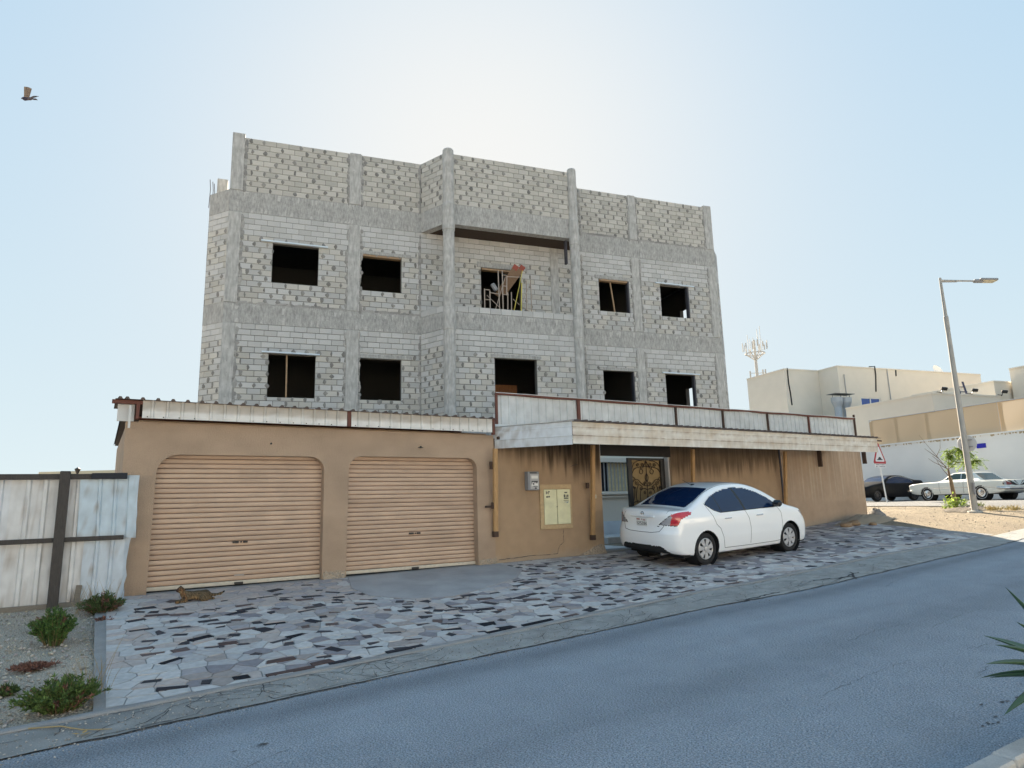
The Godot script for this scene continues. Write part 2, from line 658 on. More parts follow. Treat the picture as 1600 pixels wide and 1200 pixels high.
	part("paver", rest, M.stone_mix, walk, "", "stuff")


# ---------------------------------------------------------------- the crazy paving

func clip_half(poly: PackedVector2Array, p: Vector2, d: Vector2) -> PackedVector2Array:  # keeps what lies on the side of p away from d
	var out := PackedVector2Array()
	var n := poly.size()
	for i in n:
		var a := poly[i]
		var b := poly[(i + 1) % n]
		var da := (a - p).dot(d)
		var db := (b - p).dot(d)
		if da <= 0: out.append(a)
		if (da < 0 and db > 0) or (da > 0 and db < 0):
			out.append(a.lerp(b, da / (da - db)))
	return out


func stone_mesh(q: PackedVector2Array, lift: float, tilt: Vector2, c: Color, about: Vector3, m: MB) -> void:
	m.col = c
	var mid := Vector2.ZERO
	for p in q: mid += p
	mid /= q.size()
	var ix := Geometry2D.triangulate_polygon(q)
	var top := []
	var low := []
	var cw := Geometry2D.is_polygon_clockwise(q)
	for p in q:
		var h := lift + (p - mid).dot(tilt)
		top.append(gp(p.x, p.y, h) - about)
		low.append(gp(p.x, p.y, -0.02) - about)
	for i in range(0, ix.size(), 3):
		var a: Vector3 = top[ix[i]]
		var b: Vector3 = top[ix[i + 1]]
		var d: Vector3 = top[ix[i + 2]]
		if (b - a).cross(d - a).y < 0: m.tri(a, d, b)
		else: m.tri(a, b, d)
	for i in q.size():
		var k := (i + 1) % q.size()
		# y of the polygon is n, which points to -z: a clockwise outline there runs counter-clockwise seen from above
		if cw: m.quad(low[k], low[i], top[i], top[k])
		else: m.quad(low[i], low[k], top[k], top[i])


func paving() -> void:
	var nz := FastNoiseLite.new()
	nz.seed = 3
	nz.frequency = 0.5
	var m := strip(srange(0.12, 18.3, 0.3), func(s): return kerb_n(s) + 0.05, func(_s): return 11.45, 10, 0.0, func(s, n): return Color(0.27, 0.265, 0.26) * (1.0 + 0.2 * nz.get_noise_2d(s * 4, n * 4)))
	var pave := struct("paving", m, M.rough_concrete, FG)
	# the plain concrete apron before the second door
	var apron := PackedVector2Array([Vector2(3.75, 11.2), Vector2(3.5, 10.3), Vector2(3.55, 9.6), Vector2(4.0, 9.08), Vector2(4.6, 8.97), Vector2(5.3, 9.25), Vector2(6.2, 9.75), Vector2(6.75, 10.4), Vector2(6.72, 11.15)])
	rng.seed = 1234
	var dx := 0.215
	var dy := 0.185
	var s0 := 0.2
	var n0 := 6.3
	var nx := 92
	var ny := 28
	var seeds := []
	for i in nx:
		var row := []
		for j in ny:
			row.append(Vector2(s0 + (i + 0.5 + rng.randf_range(-0.42, 0.42)) * dx, n0 + (j + 0.5 + rng.randf_range(-0.42, 0.42)) * dy))
		seeds.append(row)
	# dark slate pieces, mostly narrow rectangles that lie along the street
	var darks := []
	for k in 760:
		var p := Vector2(rng.randf_range(0.5, 17.5), rng.randf_range(6.5, 10.9))
		if rng.randf() < 0.5: p.x = rng.randf_range(0.5, 9.0)
		if p.y > 10.3 and p.x < 3.6 and rng.randf() < 0.75: continue
		if p.y < kerb_n(p.x) + 0.16 or Geometry2D.is_point_in_polygon(p, apron): continue
		var l := rng.randf_range(0.1, 0.28)
		var w := rng.randf_range(0.07, 0.14)
		var a := rng.randf_range(-0.4, 0.4) if rng.randf() < 0.72 else rng.randf_range(-1.6, 1.6)
		var q := PackedVector2Array()
		var kind := rng.randf()
		for e in [Vector2(-l, -w), Vector2(l, -w), Vector2(l, w), Vector2(-l, w)]:
			q.append(p + (e * 0.5 + Vector2(rng.randf_range(-1, 1), rng.randf_range(-1, 1)) * (0.012 if kind < 0.6 else 0.035)).rotated(a))
		var ok := true
		for o in darks:
			if o[1].distance_to(p) < (l + 0.14) * 0.5:
				ok = false
				break
		if ok: darks.append([q, p, l])
	# a row of long dark pieces along the kerb
	for k in 13:
		var s := 1.7 + k * 0.62 + rng.randf_range(-0.1, 0.1)
		var l := rng.randf_range(0.25, 0.55)
		if k in [3, 7, 8, 11]: continue
		var q := PackedVector2Array()
		for e in [[-l / 2, 0.1], [l / 2, 0.1], [l / 2, 0.185], [-l / 2, 0.175]]:
			q.append(Vector2(s + e[0], kerb_n(s + e[0]) + e[1]))
		darks.append([q, Vector2(s, kerb_n(s) + 0.14), l])
	var all := []
	var whole := PackedVector2Array()
	for s in srange(0.2, 17.7, 0.6): whole.append(Vector2(s, kerb_n(s) + 0.08))
	whole.append_array([Vector2(18.0, 8.2), Vector2(18.35, 10.2), Vector2(18.1, 11.22), Vector2(0.25, 11.22)])
	for i in nx:
		for j in ny:
			var p: Vector2 = seeds[i][j]
			if p.y < kerb_n(p.x) + 0.02: continue
			var cell := PackedVector2Array([p + Vector2(-0.5, -0.5), p + Vector2(0.5, -0.5), p + Vector2(0.5, 0.5), p + Vector2(-0.5, 0.5)])
			for a in range(maxi(i - 2, 0), mini(i + 3, nx)):
				for b in range(maxi(j - 2, 0), mini(j + 3, ny)):
					if a == i and b == j: continue
					var o: Vector2 = seeds[a][b]
					cell = clip_half(cell, (p + o) / 2, o - p)
			if cell.size() < 3: continue
			var parts := [cell]
			for dk in darks:
				if absf(dk[1].x - p.x) > 0.75 or absf(dk[1].y - p.y) > 0.6: continue
				var next := []
				for q in parts:
					for r in Geometry2D.clip_polygons(q, dk[0]): next.append(r)
				parts = next
			var tone := rng.randf()
			for q in parts:
				if i < 4 or j > ny - 6 or p.y < kerb_n(p.x) + 0.5 or p.x > 16.9:
					var cut := Geometry2D.intersect_polygons(q, whole)
					if cut.is_empty(): continue
					q = cut[0]
				for r in Geometry2D.clip_polygons(q, apron):
					for e in Geometry2D.offset_polygon(r, -0.006, Geometry2D.JOIN_MITER):
						if e.size() >= 3: all.append([e, tone, false])
	for dk in darks:
		for e in Geometry2D.offset_polygon(dk[0], -0.006, Geometry2D.JOIN_MITER):
			all.append([e, rng.randf(), true])
	# light stones have seven tones, dark ones three
	var light := [Color(0.40, 0.385, 0.385), Color(0.50, 0.48, 0.47), Color(0.335, 0.315, 0.325), Color(0.42, 0.365, 0.34), Color(0.23, 0.215, 0.23), Color(0.45, 0.44, 0.435), Color(0.31, 0.275, 0.26)]
	var dark := [Color(0.022, 0.023, 0.028), Color(0.04, 0.039, 0.046), Color(0.10, 0.07, 0.065)]
	var lm := []
	for k in light.size(): lm.append(mat("flagstone_%d" % k, light[k].linear_to_srgb(), 0.8, {"spec": 0.3, "tex": M.t_blotch, "scale": 1.6, "nrm": M.t_rough, "nscale": 0.35}))
	var dm := []
	for k in dark.size(): dm.append(mat("slate_%d" % k, dark[k].linear_to_srgb(), 0.85, {"spec": 0.15, "tex": M.t_blotch, "scale": 2.3, "nrm": M.t_rough, "nscale": 0.35}))
	for e in all:
		var c := Vector2.ZERO
		for p in e[0]: c += p
		c /= e[0].size()
		var area := 0.0
		for k in e[0].size(): area += e[0][k].cross(e[0][(k + 1) % e[0].size()]) / 2
		e.append(c)
		# how large it shows: area seen at a grazing angle
		e.append(absf(area) / pow(c.length(), 3.0))
	all.sort_custom(func(a, b): return a[4] > b[4])
	var rest := mb()
	for k in all.size():
		var e = all[k]
		var c: Vector2 = e[3]
		var pick := 0
		if e[2]: pick = [0, 0, 0, 1, 1, 2][int(e[1] * 5.99)]
		else:
			pick = int(e[1] * 6.99)
			if c.y > 9.6 and c.x < 3.5: pick = 3 if e[1] < 0.7 else 2  # the warmer, plainer corner by the first door
			elif pick in [4, 6] and rng.randf() < 0.35: pick = 0
			if c.x < 0.75: pick = [1, 3, 5][int(e[1] * 2.99)]
			if c.x > 9.5 and c.y > 8.2 and rng.randf() < 0.5: pick = 4
		var lift := 0.006 + rng.randf_range(-0.0025, 0.0045)
		var tilt := Vector2(rng.randf_range(-0.012, 0.012), rng.randf_range(-0.012, 0.012))
		if k < 300:
			var at := gp(c.x, c.y)
			var one := mb()
			stone_mesh(e[0], lift, tilt, Color.WHITE, at, one)
			piece("flagstone" if not e[2] else "slate", one.mesh(), dm[pick] if e[2] else lm[pick], pave, Transform3D(Basis(), at))
		else:
			stone_mesh(e[0], lift, tilt, dark[pick] if e[2] else light[pick] * rng.randf_range(0.92, 1.06), Vector3.ZERO, rest)
	part("flagstone", rest, M.stone_mix, pave, "", "stuff")
	# the apron itself, with a raised lip
	m = mb()
	var ix := Geometry2D.triangulate_polygon(apron)
	for k in range(0, ix.size(), 3):
		var a := gp(apron[ix[k]].x, apron[ix[k]].y, 0.014)
		var b := gp(apron[ix[k + 1]].x, apron[ix[k + 1]].y, 0.014)
		var d := gp(apron[ix[k + 2]].x, apron[ix[k + 2]].y, 0.014)
		if (b - a).cross(d - a).y < 0: m.tri(a, d, b)
		else: m.tri(a, b, d)
	for k in apron.size():
		var a := apron[k]
		var b := apron[(k + 1) % apron.size()]
		m.quad(gp(b.x, b.y, -0.01), gp(a.x, a.y, -0.01), gp(a.x, a.y, 0.014), gp(b.x, b.y, 0.014))
	part("concrete_apron", m, M.apron, pave)

# ---------------------------------------------------------------- the unfinished building

var blocks := []   # [Transform3D of the centre, size, tone 0..1, clean]
var smears := []


func block_rows(a: Vector2, b: Vector2, h0: float, h1: float, holes: Array, clean_from: float, skew := 0.0) -> void:
	var d := (b - a).normalized()
	var len := a.distance_to(b)
	var ax := Vector3(d.x, 0, -d.y)
	var out := Vector3(d.y, 0, d.x)  # in (s, n): (d.y, -d.x) is outward; n points to -z
	var bas := Basis(ax, Vector3.UP, ax.cross(Vector3.UP))
	var step := 0.2 if h1 - h0 > 0.5 else h1 - h0
	var patchy := FastNoiseLite.new()
	patchy.seed = 17
	patchy.frequency = 0.5
	var rows := int(ceil((h1 - h0) / step - 0.15))
	step = (h1 - h0) / rows
	for r in rows:
		var ha := h0 + r * step
		var hb := ha + step
		var off := (0.2 if r % 2 else 0.0) + rng.randf_range(-0.05, 0.05)
		var u := -0.4 + off
		while u < len:
			var spans := [[maxf(u, 0.0), minf(u + 0.4, len), ha, hb]]
			for hole in holes:
				var next := []
				for q in spans:
					var hr: Rect2 = hole
					if q[1] <= hr.position.x or q[0] >= hr.end.x or q[3] <= hr.position.y + 0.01 or q[2] >= hr.end.y - 0.01:
						next.append(q)
						continue
					if q[0] < hr.position.x: next.append([q[0], hr.position.x, q[2], q[3]])
					if q[1] > hr.end.x: next.append([hr.end.x, q[1], q[2], q[3]])
					var i0 := maxf(q[0], hr.position.x)
					var i1 := minf(q[1], hr.end.x)
					if q[3] > hr.end.y + 0.03: next.append([i0, i1, hr.end.y, q[3]])
					if q[2] < hr.position.y - 0.03: next.append([i0, i1, q[2], hr.position.y])
				spans = next
			for q in spans:
				if q[1] - q[0] < 0.05: continue
				var clean: bool = ha >= clean_from
				var j := 0.005 if clean else 0.007
				var size := Vector3(q[1] - q[0] - 2 * j, q[3] - q[2] - 0.016, 0.06)
				var mid: Vector3 = Vector3(a.x, 0, -a.y) + ax * ((q[0] + q[1]) / 2) + Vector3.UP * ((q[2] + q[3]) / 2)
				var proud := rng.randf_range(-0.003, 0.003)
				blocks.append([Transform3D(bas.rotated(Vector3.UP, rng.randf_range(-0.006, 0.006)), mid + bas.z * (proud - 0.03)), size, rng.randf(), clean])
				if not clean and q[1] < len - 0.05 and absf(q[1] - u - 0.4) < 0.01 and rng.randf() < 0.72 + 0.5 * patchy.get_noise_3dv(mid):
					smears.append([Transform3D(bas, Vector3(a.x, 0, -a.y) + ax * q[1] + Vector3.UP * ((q[2] + q[3]) / 2) + bas.z * 0.005), step])
			u += 0.4


func building() -> void:
	rng.seed = 2024
	var t := thing("unfinished_building", "grey concrete block building of three storeys, unplastered, with empty black window openings", "building", FB, Vector3(7.5, -1.2, -28))
	var SL := Vector2(-2.4, 36.0)
	var CL := Vector2(-2.4, 22.65)
	var A := Vector2(-1.75, 22.0)
	var B := Vector2(4.65, 22.0)
	var P := Vector2(5.3, 20.95)
	var Q := Vector2(10.35, 20.95)
	var E := Vector2(11.0, 22.0)
	var F := Vector2(17.4, 22.0)
	var CR := Vector2(17.92, 22.52)
	var SR := Vector2(17.92, 36.0)
	var path := [SL, CL, A, B, P, Q, E, F, CR, SR]
	var rect := func(s0, h0, s1, h1, from): return Rect2(s0 - from, h0, s1 - s0, h1 - h0)
	# [from, to, h0, h1, holes, clean_from]
	var walls := [
		[CL, A, 2.85, 5.93, [], 5.3], [A, B, 2.85, 5.93, [rect.call(-0.34, 3.55, 1.12, 4.98, -1.75), rect.call(2.52, 3.55, 3.96, 4.98, -1.75)], 5.12], [B, P, 2.85, 5.93, [], 5.3],
		[P, Q, 2.85, 5.93, [rect.call(7.01, 2.9, 8.58, 4.98, 5.3)], 5.15], [Q, E, 2.85, 5.93, [], 5.3], [E, F, 2.85, 5.93, [rect.call(11.77, 3.55, 13.12, 4.97, 11.0), rect.call(14.55, 3.55, 15.95, 4.95, 11.0)], 5.12], [F, CR, 2.85, 5.93, [], 5.3],
		[CL, A, 6.6, 9.73, [], 9.1], [A, Vector2(17.4, 22.0), 6.6, 9.73, [rect.call(-0.35, 7.4, 1.12, 8.76, -1.75), rect.call(2.52, 7.38, 3.95, 8.7, -1.75), rect.call(6.9, 6.62, 8.48, 8.65, -1.75), rect.call(11.77, 7.36, 13.12, 8.68, -1.75), rect.call(14.58, 7.35, 15.95, 8.7, -1.75)], 8.93], [F, CR, 6.6, 9.73, [], 9.1],
		[A, B, 10.49, 12.42, [], 99.0], [B, P, 10.49, 12.42, [], 99.0], [P, Q, 10.49, 12.42, [], 99.0], [Q, E, 10.49, 12.42, [], 99.0], [E, F, 10.49, 12.42, [], 99.0],
	]
	var back := mb(t)
	for w in walls:
		var d: Vector2 = (w[1] - w[0]).normalized()
		var ax := Vector3(d.x, 0, -d.y)
		var bas := Basis(ax, Vector3.UP, ax.cross(Vector3.UP))
		var o := Vector3(w[0].x, 0, -w[0].y) - bas.z * 0.026
		var e0 := -0.16 if (w[0] == B or w[0] == E) else 0.0
		var e1 := 0.16 if (w[1] == B or w[1] == E) else 0.0
		back.holed(e0, w[0].distance_to(w[1]) + e1, w[2], w[3] , w[4], 0.188, Transform3D(bas, o))
		block_rows(w[0], w[1], w[2], w[3], w[4], w[5])
	# the side walls, the back wall and the ground floor, plain
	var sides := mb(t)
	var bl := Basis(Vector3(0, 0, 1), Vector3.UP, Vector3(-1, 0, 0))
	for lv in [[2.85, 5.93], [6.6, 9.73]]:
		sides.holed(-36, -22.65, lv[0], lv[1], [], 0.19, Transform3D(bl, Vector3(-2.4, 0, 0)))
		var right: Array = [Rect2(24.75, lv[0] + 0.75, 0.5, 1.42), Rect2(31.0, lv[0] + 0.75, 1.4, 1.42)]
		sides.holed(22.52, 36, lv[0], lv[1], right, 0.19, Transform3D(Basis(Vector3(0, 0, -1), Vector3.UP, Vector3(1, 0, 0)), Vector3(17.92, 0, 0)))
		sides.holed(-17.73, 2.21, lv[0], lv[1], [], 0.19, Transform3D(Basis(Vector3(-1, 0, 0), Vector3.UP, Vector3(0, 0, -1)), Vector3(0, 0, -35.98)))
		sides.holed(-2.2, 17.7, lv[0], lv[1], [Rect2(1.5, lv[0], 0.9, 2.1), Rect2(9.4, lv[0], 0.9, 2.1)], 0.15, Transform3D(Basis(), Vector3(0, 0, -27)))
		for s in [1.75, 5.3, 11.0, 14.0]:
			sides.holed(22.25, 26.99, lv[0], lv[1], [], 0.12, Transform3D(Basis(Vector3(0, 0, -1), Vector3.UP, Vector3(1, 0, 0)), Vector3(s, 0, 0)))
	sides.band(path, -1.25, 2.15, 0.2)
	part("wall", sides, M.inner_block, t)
	var wall := part("wall", back, M.mortar, t)
	# the frame: beams that follow the outline, columns, slabs
	var m := mb(t)
	m.band(path, 9.73, 10.49, 0.27, 0.004)
	part("concrete_beam", m, M.concrete, t)
	m = mb(t)
	m.band([SL, CL, A, B], 5.93, 6.6, 0.27, 0.004)
	m.band([E, F, CR, SR], 5.93, 6.6, 0.27, 0.004)
	m.band([B, P, Q, E], 5.93, 6.53, 0.27, 0.004)
	part("concrete_beam", m, M.concrete, t)
	m = mb(t)
	m.band(path, 2.15, 2.85, 0.27, 0.004)
	part("concrete_beam", m, M.concrete, t)
	var foot := PackedVector2Array([Vector2(-2.2, -35.8), Vector2(-2.2, -22.75), Vector2(-1.65, -22.2), Vector2(4.8, -22.2), Vector2(5.5, -21.15), Vector2(10.15, -21.15), Vector2(10.85, -22.2), Vector2(17.3, -22.2), Vector2(17.72, -22.62), Vector2(17.72, -35.8)])
	var flat := Transform3D(Basis(Vector3(1, 0, 0), Vector3(0, 0, 1), Vector3(0, -1, 0)), Vector3.ZERO)
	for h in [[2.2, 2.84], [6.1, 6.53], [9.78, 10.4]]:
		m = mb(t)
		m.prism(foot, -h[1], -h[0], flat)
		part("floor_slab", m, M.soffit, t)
	# columns with rounded or square section
	var col := func(called: String, s0: float, s1: float, h0: float, h1: float, front: float, depth: float):
		var k := mb(t)
		k.boxt(Transform3D(Basis(), Vector3((s0 + s1) / 2, (h0 + h1) / 2, -(front + depth / 2))), Vector3(s1 - s0, h1 - h0, depth), 0.008)
		part(called, k, M.concrete_pale, t)
	for lv in [[2.86, 5.925], [6.61, 9.725], [10.5, 12.42]]:
		var top: bool = lv[0] > 10
		col.call("concrete_column", -1.76, -1.37, lv[0], lv[1] + (0.13 if top else 0.0), 21.985, 0.3)
		col.call("concrete_column", 2.1, 2.5, lv[0], lv[1] + (0.03 if top else 0.0), 21.985, 0.3)
		col.call("concrete_column", 13.3, 13.64, lv[0], lv[1] + (0.03 if top else 0.0), 21.985, 0.3)
		col.call("concrete_column", 17.02, 17.405, lv[0], lv[1] + (0.08 if top else 0.0), 21.985, 0.3)
	col.call("concrete_column", 9.7, 10.04, 6.6, 9.72, 21.985, 0.3)
	col.call("concrete_column", 5.45, 5.8, 6.6, 9.72, 21.985, 0.3)
	for q in [[5.41, 0.2], [10.26, 0.175]]:
		var k := mb(t)
		var r: float = q[1]
		k.lathe([Vector2(r, -1.2), Vector2(r, 5.85), Vector2(r * 1.07, 5.87), Vector2(r * 1.07, 6.62), Vector2(r, 6.64), Vector2(r, 9.45), Vector2(r * 1.1, 9.47), Vector2(r * 1.1, 10.42), Vector2(r * 1.02, 10.46), Vector2(r * 0.98, 10.5), Vector2(r * 0.98, 12.5), Vector2(r * 0.85, 12.54), Vector2(0, 12.55)], 22, Transform3D(Basis(), Vector3(q[0], 0, -20.95)))
		part("round_column", k, M.concrete_pale, t)
	# the stump of a column with bars on the left part of the roof
	m = mb(t)
	m.boxt(Transform3D(Basis(), Vector3(-2.12, 11.0, -23.6)), Vector3(0.34, 1.05, 0.3), 0.01)
	var stub := part("column_stump", m, M.concrete_pale, t)
	for k in 3:
		m = mb(t)
		var s: float = [-2.52, -2.44, -2.4][k]
		m.tube([Vector3(s, 10.4, -23.5 - 0.1 * k), Vector3(s + 0.02, 11.1, -23.5 - 0.1 * k), Vector3(s - 0.01, 11.46 - 0.02 * k, -23.5 - 0.1 * k)], 0.011, 5)
		part("rebar", m, M.rust_dark, stub)
	for k in 3:
		m = mb(t)
		m.tube([Vector3(17.7 + 0.07 * k, 10.4, -22.7), Vector3(17.72 + 0.07 * k, 10.95 - 0.1 * k, -22.68)], 0.011, 5)
		part("rebar", m, M.rust_dark, stub)
	# lintels: plain concrete ones, and pale sheets where boards were left in place
	for q in [[2.5, 4.3, 8.7, 8.83, 0], [2.5, 4.35, 4.98, 5.12, 0], [6.75, 8.75, 8.65, 8.86, 0], [11.6, 13.3, 8.68, 8.83, 0], [11.6, 13.3, 4.97, 5.1, 0]]:
		m = mb(t)
		m.boxt(Transform3D(Basis(), Vector3((q[0] + q[1]) / 2, (q[2] + q[3]) / 2, -22.05)), Vector3(q[1] - q[0], q[3] - q[2], 0.14), 0.006)
		part("lintel", m, M.concrete, t)
	m = mb(t)
	m.boxt(Transform3D(Basis(), Vector3(7.8, 5.05, -20.99)), Vector3(1.85, 0.13, 0.13), 0.006)
	part("lintel", m, M.concrete, t)
	for q in [[-0.72, 1.42, 8.775], [-0.55, 1.25, 4.995], [14.35, 16.2, 8.715], [14.4, 16.15, 4.965]]:
		m = mb(t)
		m.boxt(Transform3D(Basis(Vector3.FORWARD, 0.008), Vector3((q[0] + q[1]) / 2, q[2] + 0.012, -21.985)), Vector3(q[1] - q[0], 0.045, 0.13), 0.004)
		part("lintel_sheet", m, M.lintel_sheet, t)
	# wooden boards and props in some openings
	for q in [[2.55, 3.93, 8.66], [6.93, 8.45, 8.6], [11.8, 13.1, 8.64]]:
		m = mb(t)
		m.boxt(Transform3D(Basis(), Vector3((q[0] + q[1]) / 2, q[2], -22.1)), Vector3(q[1] - q[0], 0.07, 0.2), 0.004)
		part("formwork_board", m, M.wood_raw, t)
	for q in [[0.24, 0.22, 3.56, 4.96], [12.47, 12.32, 7.37, 8.62]]:
		m = mb(t)
		m.bar(Vector3(q[0], q[2], -22.1), Vector3(q[1], q[3], -22.1), 0.055, 0.05)
		part("timber_prop", m, M.wood_raw, t)
	for q in [[13.06, 7.37, 8.66], [13.07, 3.57, 4.95], [15.88, 7.36, 8.69], [15.88, 3.57, 4.94]]:
		m = mb(t)
		m.box(Vector3(q[0], q[1], -22.16), Vector3(q[0] + 0.055, q[2], -21.99))
		part("jamb_plate", m, M.dark_board, t)
	m = mb(t)
	m.box(Vector3(9.98, 8.8, -21.28), Vector3(10.05, 9.72, -21.14))
	part("hanging_board", m, M.dark_board, t)
	m = mb(t)
	m.box(Vector3(7.6, 2.86, -23.4), Vector3(8.7, 4.5, -23.36))
	part("plywood_screen", m, M.plywood, t)
	# the balcony: soffit boards and one row of blocks as a parapet
	m = mb(t)
	var balc := PackedVector2Array([Vector2(4.86, -22.0), Vector2(5.5, -21.19), Vector2(10.15, -21.19), Vector2(10.79, -22.0)])
	m.prism(balc, -9.777, -9.735, flat)
	part("soffit", m, M.soffit_board, t)
	m = mb(t)
	m.band([B + Vector2(0.3, -0.1), P, Q, E + Vector2(-0.3, -0.1)], 6.535, 6.75, 0.12, -0.014)
	part("parapet", m, M.mortar, t)
	block_rows(B, P, 6.535, 6.76, [], 0.0)
	block_rows(P, Q, 6.535, 6.76, [], 0.0)
	block_rows(Q, E, 6.535, 6.76, [], 0.0)
	# drips of cement on the beams
	m = mb(t)
	m.col = Color(0.5, 0.5, 0.49)
	for k in 110:
		var lv: float = [9.76, 10.46, 5.96, 6.56, 6.5][k % 5]
		var s := rng.randf_range(-1.7, 4.5) if rng.randf() < 0.45 else (rng.randf_range(11.2, 17.3) if rng.randf() < 0.6 else rng.randf_range(5.7, 9.9))
		var n := 21.988 if s < 4.6 or s > 11.0 else 20.938
		if lv == 6.56 and n < 21.5: lv = 6.5
		var w := rng.randf_range(0.012, 0.06)
		var hh := rng.randf_range(0.05, 0.2)
		if lv in [10.46, 6.56, 6.5]:
			m.quad(Vector3(s - w, lv - hh, -n), Vector3(s + w * 0.2, lv - hh * 1.1, -n), Vector3(s + w, lv, -n), Vector3(s - w, lv, -n))
		else:
			m.quad(Vector3(s - w, lv, -n), Vector3(s + w, lv, -n), Vector3(s + w, lv + hh, -n), Vector3(s, lv + hh * 1.2, -n))
	part("cement_drip", m, M.stone_mix, t, "", "stuff")
	# the blocks: the 300 that show largest each on its own
	var tan := Color(0.485, 0.473, 0.443)
	var grey := Color(0.482, 0.486, 0.484)
	var mats := []
	for k in 5:
		var f := 0.88 + 0.05 * k
		mats.append(mat("block_tan_%d" % k, (tan * f).linear_to_srgb(), 0.95, {"tex": M.t_block, "scale": 1.3, "nrm": M.t_rough, "nscale": 0.5}))
		mats.append(mat("block_grey_%d" % k, (grey * f).linear_to_srgb(), 0.95, {"tex": M.t_block, "scale": 1.3, "nrm": M.t_rough, "nscale": 0.5}))
	for b in blocks:
		var o: Vector3 = b[0].origin
		var face: Vector3 = b[0].basis.z
		b.append(b[1].x * b[1].y * maxf(face.dot(-o.normalized()), 0.0) / o.length_squared())
	blocks.sort_custom(func(p, q): return p[4] > q[4])
	var unit := mb()
	unit.boxt(Transform3D(), Vector3(0.39, 0.189, 0.06), 0.006)
	var um := unit.mesh()
	var rest := mb(t)
	for k in blocks.size():
		var b = blocks[k]
		var o: Vector3 = b[0].origin
		var is_grey: bool = b[3] or b[2] < 0.5
		if o.y > 10.45: is_grey = false
		var f := int(fposmod(b[2] * 37.7, 1.0) * 4.99)
		if b[3]: f = mini(f + 1, 4)
		if k < 300:
			var tt := Transform3D(b[0].basis.scaled_local(b[1] / Vector3(0.39, 0.189, 0.06)), b[0].origin - base_of[t])
			piece("block", um, mats[f * 2 + (1 if is_grey else 0)], wall, tt)
		else:
			rest.col = (grey if is_grey else tan) * (0.88 + 0.05 * f)
			rest.boxt(b[0], b[1])
	part("block", rest, M.block_mix, wall, "", "stuff")
	# mortar pressed out of the upright joints
	m = mb(t)
	for q in smears:
		var f: Transform3D = q[0]
		var w := rng.randf_range(0.03, 0.075)
		var hh: float = q[1] * rng.randf_range(0.36, 0.54)
		var ring := []
		for k in 8:
			var a := TAU * k / 8
			ring.append(f * Vector3(cos(a) * w * rng.randf_range(0.55, 1.35), sin(a) * hh * rng.randf_range(0.75, 1.15), 0.0))
		var mid: Vector3 = f * Vector3(rng.randf_range(-0.01, 0.01), 0, 0.012)
		m.col = Color(0.235, 0.23, 0.22) * rng.randf_range(0.75, 1.25)
		for k in 8: m.tri(mid, ring[k], ring[(k + 1) % 8])
	# and smeared along the columns and over the beams
	for lv in [[2.9, 5.9], [6.65, 9.7], [10.5, 12.4]]:
		for e in [-1.36, 2.1, 2.5, 4.64, 11.02, 13.3, 13.64, 17.02]:
			var h: float = lv[0]
			while h < lv[1] - 0.1:
				if rng.randf() < 0.85:
					var w := rng.randf_range(0.03, 0.1)
					var hh := rng.randf_range(0.07, 0.16)
					var side := 1.0 if e in [-1.36, 2.5, 13.64, 11.02] else -1.0
					var ring := []
					for k in 8:
						var a := TAU * k / 8
						ring.append(Vector3(e + side * w * 0.5 + cos(a) * w * 0.75 * rng.randf_range(0.7, 1.25), h + sin(a) * hh * rng.randf_range(0.8, 1.2), -21.995))
					m.col = Color(0.33, 0.325, 0.315) * rng.randf_range(0.7, 1.15)
					var o := Vector3(e + side * w * 0.5, h, -21.982)
					for k in 8: m.tri(o, ring[k], ring[(k + 1) % 8])
				h += rng.randf_range(0.07, 0.15)
	for k in 240:
		var s := rng.randf_range(-1.3, 4.5) if k % 2 else rng.randf_range(11.2, 17.0)
		var w := rng.randf_range(0.06, 0.25)
		var hh := rng.randf_range(0.02, 0.075)
		var h: float = [10.5, 6.62, 10.5, 2.87][k % 4]
		m.col = Color(0.33, 0.325, 0.315) * rng.randf_range(0.7, 1.1)
		m.quad(Vector3(s - w, h - 0.02, -21.99), Vector3(s + w, h - 0.02, -21.99), Vector3(s + w * 0.6, h + hh, -21.992), Vector3(s - w * 0.7, h + hh * 0.8, -21.992))
	part("mortar_smear", m, M.stone_mix, wall, "", "stuff")
	scaffold()


